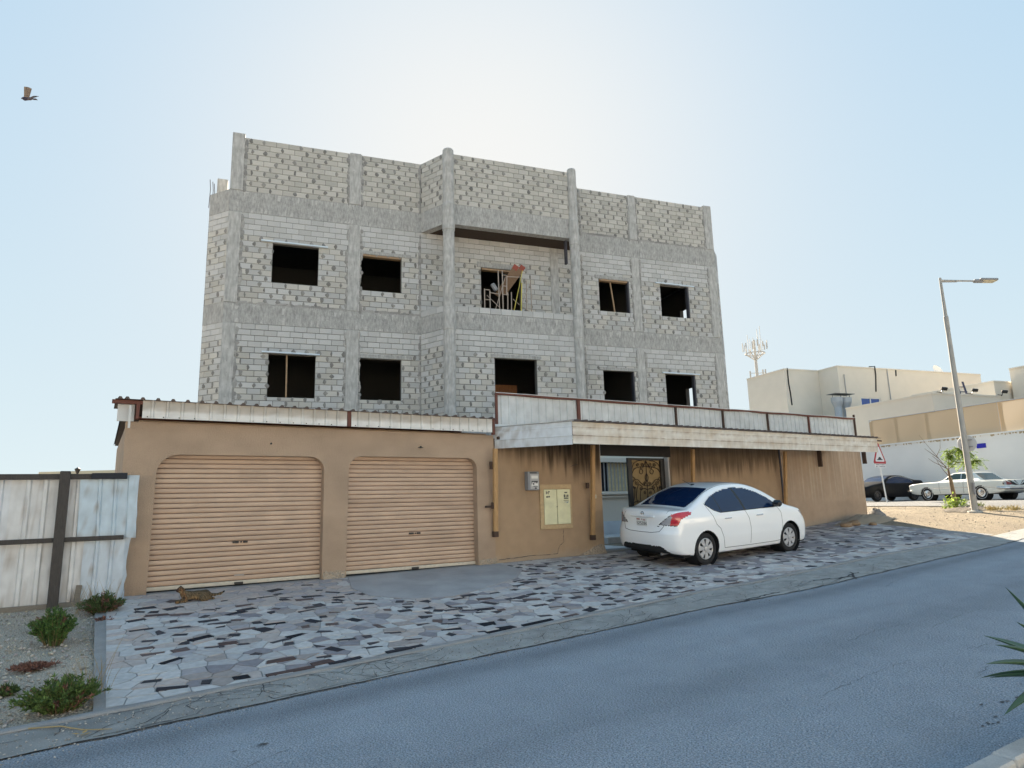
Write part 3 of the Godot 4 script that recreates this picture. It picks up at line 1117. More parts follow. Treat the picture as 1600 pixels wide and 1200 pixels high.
func scaffold() -> void:
	var t := thing("scaffold", "rusty steel scaffold frames stacked in the balcony of the unfinished building", "scaffold", FB, Vector3(7.6, 6.53, -21.5))
	var n := -21.55
	var pole := func(a: Array, b: Array, dz: float, r: float, mt: String, called: String):
		var m := mb(t)
		m.tube([Vector3(a[0], a[1], n + dz), Vector3(b[0], b[1], n + dz)], r, 6)
		part(called, m, M[mt], t)
	for q in [[[6.88, 7.66], [6.88, 6.54], 0.0], [[7.05, 7.57], [7.05, 6.54], 0.1], [[7.38, 8.36], [7.41, 6.54], 0.1], [[7.52, 8.36], [7.52, 6.54], 0.16], [[7.71, 8.2], [7.69, 7.46], 0.1], [[7.77, 7.6], [7.75, 6.54], 0.0], [[7.95, 7.66], [7.93, 6.54], -0.1], [[8.52, 8.12], [8.5, 7.0], 0.0], [[8.66, 8.15], [8.66, 6.54], 0.08]]:
		pole.call(q[0], q[1], q[2], 0.021, "scaffold_steel", "frame_post")
	for q in [[[7.7, 8.17], [8.3, 8.2]], [[6.88, 7.6], [7.05, 7.6]], [[6.88, 7.23], [7.05, 7.23]], [[7.54, 8.22], [7.7, 8.22]], [[7.54, 7.8], [7.7, 7.8]], [[7.53, 7.48], [7.77, 7.48]], [[7.06, 7.5], [7.4, 7.48]]]:
		pole.call(q[0], q[1], 0.1, 0.016, "scaffold_steel", "rung")
	for q in [[[6.95, 7.41], [7.47, 6.95]], [[7.67, 8.18], [7.17, 6.6]], [[8.66, 8.03], [8.25, 7.1]], [[8.32, 7.09], [8.62, 6.9]], [[7.95, 7.35], [8.2, 7.15]]]:
		pole.call(q[0], q[1], 0.05, 0.013, "scaffold_steel", "brace")
	pole.call([8.31, 8.44], [7.9, 6.7], 0.16, 0.014, "yellow_paint", "brace")
	pole.call([8.26, 7.95], [8.19, 6.56], 0.18, 0.022, "yellow_paint", "frame_post")
	for q in [[[8.1, 8.62], [7.42, 7.5], "plank_brown"], [[8.36, 8.62], [7.68, 7.62], "plank_brown"]]:
		var m := mb(t)
		var a := Vector3(q[0][0], q[0][1], n + 0.12)
		var b := Vector3(q[1][0], q[1][1], n - 0.2)
		m.bar(a, b, 0.2, 0.035, Vector3.BACK)
		var pl := part("plank", m, M[q[2]], t)
		m = mb(t)
		m.bar(a + (a - b).normalized() * 0.012, a.lerp(b, 0.13), 0.204, 0.039, Vector3.BACK)
		part("painted_end", m, M.red_paint, pl)
	var m := mb(t)
	m.boxt(Transform3D(Basis(Vector3.FORWARD, -0.6), Vector3(7.25, 7.75, n + 0.02)), Vector3(0.16, 0.3, 0.12), 0.03)
	part("bucket", m, M.grey_metal, t)

# ---------------------------------------------------------------- the garage and the street wall

func ribbed(m: MB, s0: float, s1: float, h0: float, h1: float, n: float, pitch: float, first: float, deep := 0.028, shade = null) -> void:  # an upright sheet with ribs towards the street
	var prof := [Vector2(s0, 0)]
	var s := s0 + first
	while s < s1 - 0.03:
		prof.append_array([Vector2(s - 0.026, 0), Vector2(s - 0.012, deep), Vector2(s + 0.012, deep), Vector2(s + 0.026, 0)])
		s += pitch
	prof.append(Vector2(s1, 0))
	var rows := 6
	for i in prof.size() - 1:
		var a: Vector2 = prof[i]
		var b: Vector2 = prof[i + 1]
		for r in rows:
			var p := lerpf(h0, h1, float(r) / rows)
			var q := lerpf(h0, h1, float(r + 1) / rows)
			var k := m.v.size()
			m.quad(Vector3(a.x, p, -n + a.y), Vector3(b.x, p, -n + b.y), Vector3(b.x, q, -n + b.y), Vector3(a.x, q, -n + a.y))
			if shade != null and m.v.size() - k == 6:
				var cs := [shade.call(a.x, p), shade.call(b.x, q), shade.call(b.x, p), shade.call(a.x, p), shade.call(a.x, q), shade.call(b.x, q)]
				for j in 6: m.c[k + j] = cs[j]
	m.quad(Vector3(s1, h0, -n - 0.004), Vector3(s0, h0, -n - 0.004), Vector3(s0, h1, -n - 0.004), Vector3(s1, h1, -n - 0.004))


func roof_edge(m: MB, s0: float, s1: float, h: float, n0: float, n1: float, rise: float, pitch: float, first: float) -> void:  # a roof sheet whose ribs show at its edge
	m.quad(Vector3(s0, h, -n0), Vector3(s1, h, -n0), Vector3(s1, h + rise, -n1), Vector3(s0, h + rise, -n1))
	m.quad(Vector3(s1, h - 0.006, -n0), Vector3(s0, h - 0.006, -n0), Vector3(s0, h + rise - 0.006, -n1), Vector3(s1, h + rise - 0.006, -n1))
	m.quad(Vector3(s0, h - 0.006, -n0), Vector3(s1, h - 0.006, -n0), Vector3(s1, h, -n0), Vector3(s0, h, -n0))
	var s := s0 + first
	while s < s1 - 0.04:
		var q := [Vector3(s - 0.035, h, -n0), Vector3(s - 0.016, h + 0.034, -n0), Vector3(s + 0.016, h + 0.034, -n0), Vector3(s + 0.035, h, -n0)]
		var d := Vector3(0, rise, -(n1 - n0))
		for i in 3:
			m.quad(q[i + 1], q[i], q[i] + d, q[i + 1] + d)
		m.quad(q[0], q[3], q[2], q[1])
		s += pitch


func stained(frame_s0: float, s1: float, n: float, outline: Callable, shade: Callable, top: float, bottom: Callable, cell: float) -> MB:  # an upright sheet of small cells coloured with stains and painted shade; outline says what is wall
	var m := mb()
	var cols := int((s1 - frame_s0) / cell)
	for i in cols:
		var a := frame_s0 + i * cell
		var b := a + cell
		var y0: float = bottom.call(a)
		var rows := int(ceil((top - y0) / cell))
		for j in rows:
			var p := lerpf(y0, top, float(j) / rows)
			var q := lerpf(y0, top, float(j + 1) / rows)
			if not outline.call((a + b) / 2, (p + q) / 2): continue
			var k := m.v.size()
			m.quad(Vector3(a, p, -n), Vector3(b, p, -n), Vector3(b, q, -n), Vector3(a, q, -n))
			var cs := [shade.call(a, p), shade.call(b, q), shade.call(b, p), shade.call(a, p), shade.call(a, q), shade.call(b, q)]
			for e in 6: m.c[k + e] = cs[e]
	return m


func arch(pts: Array, s: float, h: float, r: float, a0: float, a1: float) -> void:
	for k in 9:
		var a := lerpf(a0, a1, k / 8.0)
		pts.append(Vector2(s + r * cos(a), h + r * sin(a)))


func garage() -> void:
	var t := thing("garage", "beige rendered garage with two tan roller doors and a pale ribbed metal fascia", "garage", FG, Vector3(3.5, -1.2, -11.5))
	var pts := [Vector2(0.34, -1.35), Vector2(0.75, -1.35)]
	arch(pts, 0.75 + 0.32, 0.875 - 0.3, 0.3, PI, PI / 2)
	pts[-1].y = 0.875
	arch(pts, 3.32 - 0.24, 0.875 - 0.24, 0.24, PI / 2, 0)
	pts.append_array([Vector2(3.325, -1.35), Vector2(3.735, -1.35)])
	arch(pts, 3.735 + 0.26, 0.895 - 0.24, 0.24, PI, PI / 2)
	arch(pts, 6.325 - 0.2, 0.895 - 0.2, 0.2, PI / 2, 0)
	pts.append_array([Vector2(6.335, -1.35), Vector2(6.72, -1.35), Vector2(6.72, 1.36), Vector2(0.32, 1.36)])
	var m := mb(t)
	m.prism(PackedVector2Array(pts), -11.55, -11.3)
	part("wall", m, M.plaster, t)
	m = mb(t)
	m.box(Vector3(0.34, -1.3, -16.5), Vector3(0.5, 1.36, -11.56))
	m.box(Vector3(0.5, 1.3, -16.5), Vector3(6.7, 1.42, -11.56))
	m.box(Vector3(0.5, -1.3, -16.5), Vector3(6.7, 1.3, -16.35))
	m.box(Vector3(6.55, -1.3, -16.34), Vector3(6.7, 1.3, -11.56))
	part("wall", m, M.plaster, t)
	# a thicker, worn foot of the piers
	m = mb(t)
	rng.seed = 8
	for q in [[3.34, 3.72], [6.35, 6.74]]:
		var P := []
		for j in 5:
			var r := PackedVector3Array()
			for i in 9:
				var s := lerpf(q[0], q[1], i / 8.0)
				r.append(Vector3(s, -1.25 + j * 0.06, -11.3 + [0.05, 0.045, 0.02, 0.008, -0.01][j] + rng.randf_range(-0.006, 0.006)))
			P.append(r)
		m.grid(P)
		part("worn_foot", m, M.plaster_worn, t)
		m = mb(t)
	# roller doors
	for q in [[0.68, 3.4, 1.0], [3.68, 6.4, 1.0]]:
		var door := group_part("roller_door", t)
		var one := mb()
		var prof := [Vector2(-0.0345, -0.012), Vector2(-0.032, 0.007), Vector2(-0.012, 0.0115), Vector2(0.012, 0.0115), Vector2(0.032, 0.007), Vector2(0.0345, -0.012)]
		var P := []
		for p in prof:
			P.append(PackedVector3Array([Vector3(-(q[1] - q[0]) / 2, p.x, p.y), Vector3((q[1] - q[0]) / 2, p.x, p.y)]))
		one.grid(P)
		var sm := one.mesh()
		var pitch := 0.0765
		var h0: float = gh((q[0] + q[1]) / 2, 11.4)
		for k in 28:
			var y := h0 + 0.115 + k * pitch
			if y > 1.02: break
			piece("slat", sm, [M.shutter, M.shutter_b, M.shutter_c][rng.randi() % 3], door, Transform3D(Basis(Vector3.FORWARD, rng.randf_range(-0.0008, 0.0008)), Vector3((q[0] + q[1]) / 2, y, -11.462 + rng.randf_range(-0.001, 0.001)) - base_of[t]))
		m = mb(t)
		m.box(Vector3(q[0], h0 + 0.02, -11.52), Vector3(q[1], 1.1, -11.468))
		part("backing", m, M.shutter_dark, door)
		m = mb(t)
		m.boxt(Transform3D(Basis(), Vector3((q[0] + q[1]) / 2, h0 + 0.047, -11.45)), Vector3(q[1] - q[0], 0.055, 0.05), 0.006)
		part("bottom_rail", m, M.cream_metal, door)
		m = mb(t)
		m.box(Vector3(q[0], h0 - 0.01, -11.47), Vector3(q[1], h0 + 0.018, -11.43))
		part("rubber_seal", m, M.rubber, door)
		var hs: float = 2.04 if q[0] < 2 else 5.07
		m = mb(t)
		m.boxt(Transform3D(Basis(), Vector3(hs, h0 + 0.04, -11.415)), Vector3(0.13, 0.035, 0.05), 0.006)
		part("pull_handle", m, M.black_metal, door)
		m = mb(t)
		m.boxt(Transform3D(Basis(), Vector3(hs - 0.07, -0.495, -11.436)), Vector3(0.09, 0.032, 0.03), 0.004)
		m.boxt(Transform3D(Basis(), Vector3(hs + 0.075, -0.495, -11.436)), Vector3(0.07, 0.032, 0.03), 0.004)
		m.boxt(Transform3D(Basis(), Vector3(hs + 0.012, -0.495, -11.438)), Vector3(0.022, 0.022, 0.02), 0.003)
		part("lock", m, M.black_metal, door)
		m = mb(t)
		m.quad(Vector3(hs - 0.07, h0 + 0.145, -11.441), Vector3(hs + 0.08, h0 + 0.145, -11.441), Vector3(hs + 0.08, h0 + 0.172, -11.442), Vector3(hs - 0.07, h0 + 0.172, -11.442))
		part("label_plate", m, M.faded_print, door)
	# fascia sheets, posts and roof
	var nz := FastNoiseLite.new()
	nz.seed = 21
	nz.frequency = 1.7
	var shade := func(s: float, h: float):
		var e := nz.get_noise_1d(s * 1.6) * 0.5 + nz.get_noise_2d(s * 5, h * 3) * 0.3
		var up := clampf((h - (1.50 + 0.07 * e)) / 0.045, 0, 1) * clampf(1.0 - (s - 5.5) / 2.4, 0.35, 1)
		var c := Color(0.68, 0.66, 0.63).lerp(Color(0.36, 0.30, 0.235), up * 0.72)
		return c * (1.0 + 0.05 * nz.get_noise_2d(s * 20, h * 20))
	for q in [[0.52, 3.66], [3.74, 6.62]]:
		m = mb(t)
		ribbed(m, q[0], q[1], 1.405, 1.675, 11.17, 0.203, 0.13, 0.026, shade)
		part("fascia_sheet", m, M.tinted_metal, t)
		m = mb(t)
		for k in 14:
			var s: float = q[0] + 0.07 + 0.215 * k
			if s < q[1] - 0.03:
				m.boxt(Transform3D(Basis(), Vector3(s, 1.425, -11.164)), Vector3(0.014, 0.014, 0.012))
		part("screw", m, M.black_metal, t, "", "stuff")
	for q in [[0.46, 1.39, 1.66, 0.045], [3.7, 1.41, 1.675, 0.06], [6.66, 1.36, 1.7, 0.055]]:
		m = mb(t)
		m.boxt(Transform3D(Basis(), Vector3(q[0], (q[1] + q[2]) / 2, -11.2)), Vector3(q[3], q[2] - q[1], 0.07), 0.004)
		part("fascia_post", m, M.rust_red, t)
	m = mb(t)
	m.box(Vector3(0.2, 1.36, -11.32), Vector3(0.42, 1.63, -11.27))
	m.boxt(Transform3D(Basis(), Vector3(0.36, 1.42, -11.19)), Vector3(0.03, 0.34, 0.03))
	part("corner_flashing", m, M.pale_metal, t)
	m = mb(t)
	roof_edge(m, 0.3, 6.72, 1.678, 11.13, 16.6, -0.22, 0.203, 0.01)
	roof_edge(m, 0.16, 0.298, 1.678, 11.14, 12.0, -0.035, 0.203, 0.06)
	part("roof_sheet", m, M.roof_metal, t)
	m = mb(t)
	for k in 4:
		var n := 11.2 + k * 1.4
		m.bar(Vector3(0.12 if k == 0 else 0.4, 1.64 - 0.04 * (n - 11.13), -n), Vector3(6.68, 1.64 - 0.04 * (n - 11.13), -n), 0.05, 0.06)
	part("purlin", m, M.rust_red, t, "", "stuff")
	# marks on the wall over the doors
	m = mb(t)
	m.tube([Vector3(2.42, 1.08, -11.3), Vector3(2.42, 1.08, -11.27)], 0.016, 8)
	m.tube([Vector3(5.12, 1.09, -11.3), Vector3(5.12, 1.09, -11.27)], 0.016, 8)
	m.boxt(Transform3D(Basis(), Vector3(5.12, 1.075, -11.285)), Vector3(0.1, 0.012, 0.02))
	part("pipe_stub", m, M.black_metal, t)


func street_wall() -> void:
	var nz := FastNoiseLite.new()
	nz.seed = 61
	nz.frequency = 1.0
	var drip := FastNoiseLite.new()
	drip.seed = 62
	drip.frequency = 2.6
	drip.fractal_octaves = 3
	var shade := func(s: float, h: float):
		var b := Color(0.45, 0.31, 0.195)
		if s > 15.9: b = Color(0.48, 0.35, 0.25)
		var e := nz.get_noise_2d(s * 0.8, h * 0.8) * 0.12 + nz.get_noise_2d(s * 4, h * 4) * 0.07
		# dark run-off from the top, mixed with painted shade of the canopy
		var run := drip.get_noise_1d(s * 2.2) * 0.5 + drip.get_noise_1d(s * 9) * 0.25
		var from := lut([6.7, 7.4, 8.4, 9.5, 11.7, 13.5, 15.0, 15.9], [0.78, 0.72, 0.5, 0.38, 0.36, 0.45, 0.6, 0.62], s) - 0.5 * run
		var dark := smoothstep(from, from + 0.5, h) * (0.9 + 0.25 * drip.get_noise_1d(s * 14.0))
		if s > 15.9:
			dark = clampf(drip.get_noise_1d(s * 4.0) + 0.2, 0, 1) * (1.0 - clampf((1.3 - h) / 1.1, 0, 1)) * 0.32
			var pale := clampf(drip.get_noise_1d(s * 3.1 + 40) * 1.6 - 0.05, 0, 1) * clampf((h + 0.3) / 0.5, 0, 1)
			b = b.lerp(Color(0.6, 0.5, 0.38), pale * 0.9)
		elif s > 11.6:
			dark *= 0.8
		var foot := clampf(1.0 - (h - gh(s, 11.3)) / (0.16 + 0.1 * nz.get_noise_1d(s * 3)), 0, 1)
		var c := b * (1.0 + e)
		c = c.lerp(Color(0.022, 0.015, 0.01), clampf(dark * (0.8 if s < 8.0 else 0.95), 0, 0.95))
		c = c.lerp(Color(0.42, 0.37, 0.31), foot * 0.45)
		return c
	var bottom := func(s: float): return gh(s, 11.3) - 0.08
	var build := func(called: String, label: String, s0: float, s1: float, top: float):
		var t := thing(called, label, "wall", FG, Vector3((s0 + s1) / 2, bottom.call(s0), -11.42))
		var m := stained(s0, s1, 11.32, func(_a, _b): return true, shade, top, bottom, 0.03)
		m.x = Transform3D(Basis(), -base_of[t])
		for k in m.v.size(): m.v[k] -= base_of[t]
		part("wall_face", m, M.stained_shaded_plaster, t)
		m = mb(t)
		m.box(Vector3(s0, bottom.call(s0) - 0.2, -11.54), Vector3(s1, top, -11.323))
		part("wall_core", m, M.plaster, t)
		return t
	var t: Node3D = build.call("street_wall", "stained tan street wall, darkened above by painted canopy shade, between the right garage pier and the gate, carrying the yellow cabinet", 6.721, 9.5, 1.3)
	var m := mb(t)
	# the heap of cement at its right foot and the crack
	var P := []
	for j in 6:
		var r := PackedVector3Array()
		for i in 15:
			var s := lerpf(8.65, 9.5, i / 14.0)
			var top := 0.02 + 0.2 * smoothstep(8.7, 9.45, s) - 0.05 * smoothstep(9.42, 9.5, s)
			r.append(Vector3(s, gh(s, 11.3) - 0.02 + top * j / 5.0, -11.318 + 0.07 * (1.0 - j / 5.0) + 0.008 * nz.get_noise_2d(s * 20, j * 3)))
		P.append(r)
	m.grid(P)
	part("cement_patch", m, M.plaster_worn, t)
	m = mb(t)
	rng.seed = 15
	var cl := [Vector2(6.8, -1.08), Vector2(7.5, -1.05), Vector2(8.22, -1.05), Vector2(8.27, -0.9), Vector2(8.39, -0.82), Vector2(8.39, -0.55)]
	var cl2 := [Vector2(8.66, 0.75), Vector2(8.72, 0.78), Vector2(8.85, 0.8)]
	for l in [cl, cl2]:
		var prev: Vector2 = l[0]
		for i in l.size() - 1:
			for k in 8:
				var p: Vector2 = l[i].lerp(l[i + 1], (k + 1) / 8.0) + Vector2(rng.randf_range(-0.008, 0.008), rng.randf_range(-0.006, 0.006))
				var d: Vector2 = (p - prev).normalized().orthogonal() * rng.randf_range(0.002, 0.006)
				m.quad(Vector3(prev.x - d.x, prev.y - d.y, -11.316), Vector3(p.x - d.x, p.y - d.y, -11.316), Vector3(p.x + d.x, p.y + d.y, -11.316), Vector3(prev.x + d.x, prev.y + d.y, -11.316))
				prev = p
	part("crack", m, M.crack, t, "", "stuff")
	t = build.call("street_wall", "long tan street wall right of the gate, streaked dark under the canopy with its shade painted in, behind the white car", 11.68, 15.87, 1.3)
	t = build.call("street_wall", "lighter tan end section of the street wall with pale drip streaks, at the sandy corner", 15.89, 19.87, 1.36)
	m = mb(t)
	m.box(Vector3(15.84, -1.0, -11.33), Vector3(15.9, 1.3, -11.3))
	part("joint_strip", m, M.dark_board, t)
	m = mb(t)
	m.boxt(Transform3D(Basis(), Vector3(17.55, 1.06, -11.2)), Vector3(0.06, 0.5, 0.12), 0.005)
	m.boxt(Transform3D(Basis(), Vector3(19.84, 1.1, -11.2)), Vector3(0.05, 0.36, 0.12), 0.005)
	part("bracket", m, M.rust_dark, t)
	# the concrete threshold and the pale jamb of the gate
	m = mb()
	m.col = Color(0.22, 0.22, 0.22)
	m.boxt(Transform3D(Basis(), Vector3(10.6, -1.13, -11.5)), Vector3(2.16, 0.14, 0.4), 0.012)
	tag(struct("threshold", m, M.rough_concrete, FG), "", "", "", "structure")


func canopy() -> void:
	var t := thing("canopy", "rust streaked pale metal canopy with slanted left end, over the gate and the white car", "canopy", FG, Vector3(12.5, 1.3, -10.6))
	var nz := FastNoiseLite.new()
	nz.seed = 71
	nz.frequency = 1.3
	var A := Vector3(6.73, 0, -11.27)
	var B := Vector3(7.62, 0, -9.87)
	var C := Vector3(18.2, 0, -9.87)
	var face := func(a: Vector3, b: Vector3, h0a: float, h0b: float, h1: float, u0: float, rust: float, called: String, mt: String):
		var m := mb(t)
		# a sheet with two long folds
		var prof := [[0.0, 0.0], [0.06, 0.0], [0.36, 0.0], [0.375, 0.01], [0.40, 0.01], [0.415, 0.0], [0.62, 0.0], [0.76, 0.0], [0.77, 0.006], [0.79, 0.006], [0.80, 0.0], [1.0, 0.0]]
		var d := (b - a).normalized()
		var out := d.cross(Vector3.UP)
		var n := int(a.distance_to(b) / 0.04) + 1
		for i in n:
			var p := a.lerp(b, float(i) / n)
			var q := a.lerp(b, float(i + 1) / n)
			var pl := lerpf(h0a, h0b, float(i) / n)
			var ql := lerpf(h0a, h0b, float(i + 1) / n)
			for k in prof.size() - 1:
				var e: Array = prof[k]
				var f: Array = prof[k + 1]
				var x0 := m.v.size()
				var w := func(pt: Vector3, lo: float, g: Array): return pt + Vector3.UP * lerpf(lo, h1, g[0]) + out * g[1]
				m.quad(w.call(p, pl, e), w.call(q, ql, e), w.call(q, ql, f), w.call(p, pl, f))
				if m.v.size() - x0 != 6: continue
				var sh := func(u: float, v: float):
					var s := u0 + u
					var r := clampf(nz.get_noise_2d(s * 0.9, v * 1.2) * 0.9 + 0.35 * nz.get_noise_2d(s * 9, v * 0.8) + 0.3, 0, 1) * rust
					r = clampf(r + rust * 0.5 * clampf(nz.get_noise_1d(s * 3.3) - 0.1, 0, 1), 0, 1)
					var col := Color(0.66, 0.63, 0.57).lerp(Color(0.40, 0.28, 0.165), r * 0.62)
					var line := exp(-pow((v - 0.385) / 0.025, 2)) + 0.6 * exp(-pow((v - 0.76) / 0.02, 2))
					col = col.lerp(Color(0.2, 0.1, 0.05), clampf(line * rust * (0.35 + nz.get_noise_1d(s * 4)), 0, 0.6))
					if rust < 0.3: col = Color(0.62, 0.65, 0.68).lerp(Color(0.3, 0.25, 0.2), clampf((1.0 - u / 1.6) * (0.35 + nz.get_noise_2d(s * 5, v * 4)), 0, 0.7))
					return col
				var u := a.distance_to(p)
				var u2 := a.distance_to(q)
				var cs := [sh.call(u, e[0]), sh.call(u2, f[0]), sh.call(u2, e[0]), sh.call(u, e[0]), sh.call(u, f[0]), sh.call(u2, f[0])]
				for j in 6: m.c[x0 + j] = cs[j]
		return part(called, m, M[mt], t)
	face.call(A, B, 1.09, 1.075, 1.52, 0.0, 0.12, "fascia_sheet", "tinted_metal")
	face.call(B + Vector3(0.0, 0, 0.012), C + Vector3(0, 0, 0.012), 1.09, 1.13, 1.515, 3.0, 1.0, "fascia_sheet", "tinted_metal")
	face.call(C, C + Vector3(0.02, 0, -1.4), 1.13, 1.36, 1.5, 9.0, 1.0, "fascia_sheet", "tinted_metal")
	var m := mb(t)
	roof_edge(m, 7.64, 18.34, 1.525, 9.8, 11.36, 0.09, 0.2, 0.1)
	part("roof_sheet", m, M.roof_metal, t)
	m = mb(t)
	m.quad(Vector3(6.7, 1.53, -11.33), Vector3(7.6, 1.53, -9.82), Vector3(7.64, 1.61, -11.36), Vector3(6.72, 1.6, -11.36))
	m.quad(Vector3(6.66, 1.522, -11.27), Vector3(7.62, 1.525, -9.8), Vector3(7.62, 1.535, -9.8), Vector3(6.66, 1.532, -11.27))
	part("roof_sheet", m, M.pale_metal, t)
	# the frame under the roof
	m = mb(t)
	m.bar(Vector3(6.75, 1.3, -11.2), Vector3(18.15, 1.3, -11.2), 0.06, 0.06)
	m.bar(Vector3(7.62, 1.3, -9.95), Vector3(18.15, 1.3, -9.95), 0.05, 0.06)
	for s in [7.7, 9.0, 10.7, 12.1, 13.9, 15.7, 17.4, 18.1]:
		m.bar(Vector3(s, 1.34, -11.2), Vector3(s, 1.34, -9.95), 0.05, 0.05)
	part("frame", m, M.rust_dark, t)
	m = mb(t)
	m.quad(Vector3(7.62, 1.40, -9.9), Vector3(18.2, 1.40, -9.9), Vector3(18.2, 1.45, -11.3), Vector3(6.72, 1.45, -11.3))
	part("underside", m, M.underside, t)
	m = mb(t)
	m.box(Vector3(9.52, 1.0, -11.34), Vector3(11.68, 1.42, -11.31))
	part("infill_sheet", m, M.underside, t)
	m = mb(t)
	m.tube([Vector3(18.1, 1.47, -9.95), Vector3(18.55, 1.46, -9.93)], 0.022, 6)
	part("pipe_end", m, M.rust_dark, t)
	# slanted timber struts
	for q in [[6.67, -0.56, 1.08, 11.24, 11.12], [9.1, -0.74, 1.2, 11.24, 11.05], [12.2, -0.62, 1.18, 11.24, 11.05], [15.78, -0.5, 1.2, 11.24, 11.05]]:
		m = mb(t)
		m.bar(Vector3(q[0] + 0.02, q[1], -q[3]), Vector3(q[0] - 0.02, q[2], -q[4]), 0.085, 0.075, Vector3.BACK)
		var st := part("strut", m, M.strut_wood, t)
		m = mb(t)
		m.boxt(Transform3D(Basis(), Vector3(q[0] + 0.02, q[1] - 0.02, -q[3] - 0.005)), Vector3(0.1, 0.11, 0.1), 0.008)
		part("shoe", m, M.rust_dark, st)
	m = mb(t)
	m.boxt(Transform3D(Basis(), Vector3(6.56, -0.05, -11.24)), Vector3(0.17, 0.04, 0.05), 0.005)
	m.boxt(Transform3D(Basis(), Vector3(6.63, -0.03, -11.22)), Vector3(0.045, 0.12, 0.06), 0.005)
	m.boxt(Transform3D(Basis(), Vector3(6.6, 0.75, -11.2)), Vector3(0.06, 0.15, 0.06), 0.005)
	m.boxt(Transform3D(Basis(), Vector3(9.0, 0.34, -11.2)), Vector3(0.06, 0.12, 0.06), 0.005)
	part("hinge", m, M.rust_dark, t)


func screen_fence() -> void:
	var t := thing("sheet_screen", "pale ribbed metal screen with rusty posts standing on top of the street wall", "screen", FG, Vector3(13.4, 1.4, -11.4))
	var posts := [6.86, 9.0, 12.05, 13.78, 15.62, 17.5, 19.87]
	var nz := FastNoiseLite.new()
	nz.seed = 5
	nz.frequency = 1.4
	var shade := func(s: float, h: float): return Color(0.54, 0.555, 0.56) * (1.0 + 0.1 * nz.get_noise_2d(s, h * 0.6) + 0.04 * nz.get_noise_2d(s * 9, h))
	var top := func(s: float): return lerpf(2.235, 2.325, (s - 6.86) / 13.0)
	for i in posts.size() - 1:
		var m := mb(t)
		ribbed(m, posts[i] + 0.02, posts[i + 1] - 0.02, 1.37, top.call((posts[i] + posts[i + 1]) / 2) - 0.02, 11.42, 0.19, 0.12, 0.018, shade)
		part("metal_sheet", m, M.tinted_metal, t)
	for i in posts.size():
		var m := mb(t)
		var s: float = posts[i]
		m.boxt(Transform3D(Basis(Vector3.BACK, 0.01 * sin(i * 2.0)), Vector3(s, (1.35 + top.call(s) + (0.12 if i == 6 else 0.0)) / 2, -11.39)), Vector3(0.05 if i != 1 else 0.075, top.call(s) - 1.35 + (0.14 if i == 6 else 0.0), 0.05), 0.004)
		part("post", m, M.rust_red if i in [0, 1, 5] else M.rust_dark, t)
	var m := mb(t)
	for i in 26:
		var a := lerpf(6.84, 19.9, i / 26.0)
		var b := lerpf(6.84, 19.9, (i + 1) / 26.0)
		m.bar(Vector3(a, top.call(a) + 0.008 * sin(i * 1.7), -11.39), Vector3(b + 0.01, top.call(b) + 0.008 * sin((i + 1) * 1.7), -11.39), 0.05, 0.045)
	part("top_rail", m, M.rust_red, t)
	m = mb(t)
	m.bar(Vector3(6.84, 2.26, -11.36), Vector3(19.9, 2.355, -11.36), 0.012, 0.012)
	part("edge_strip", m, M.pale_metal, t)


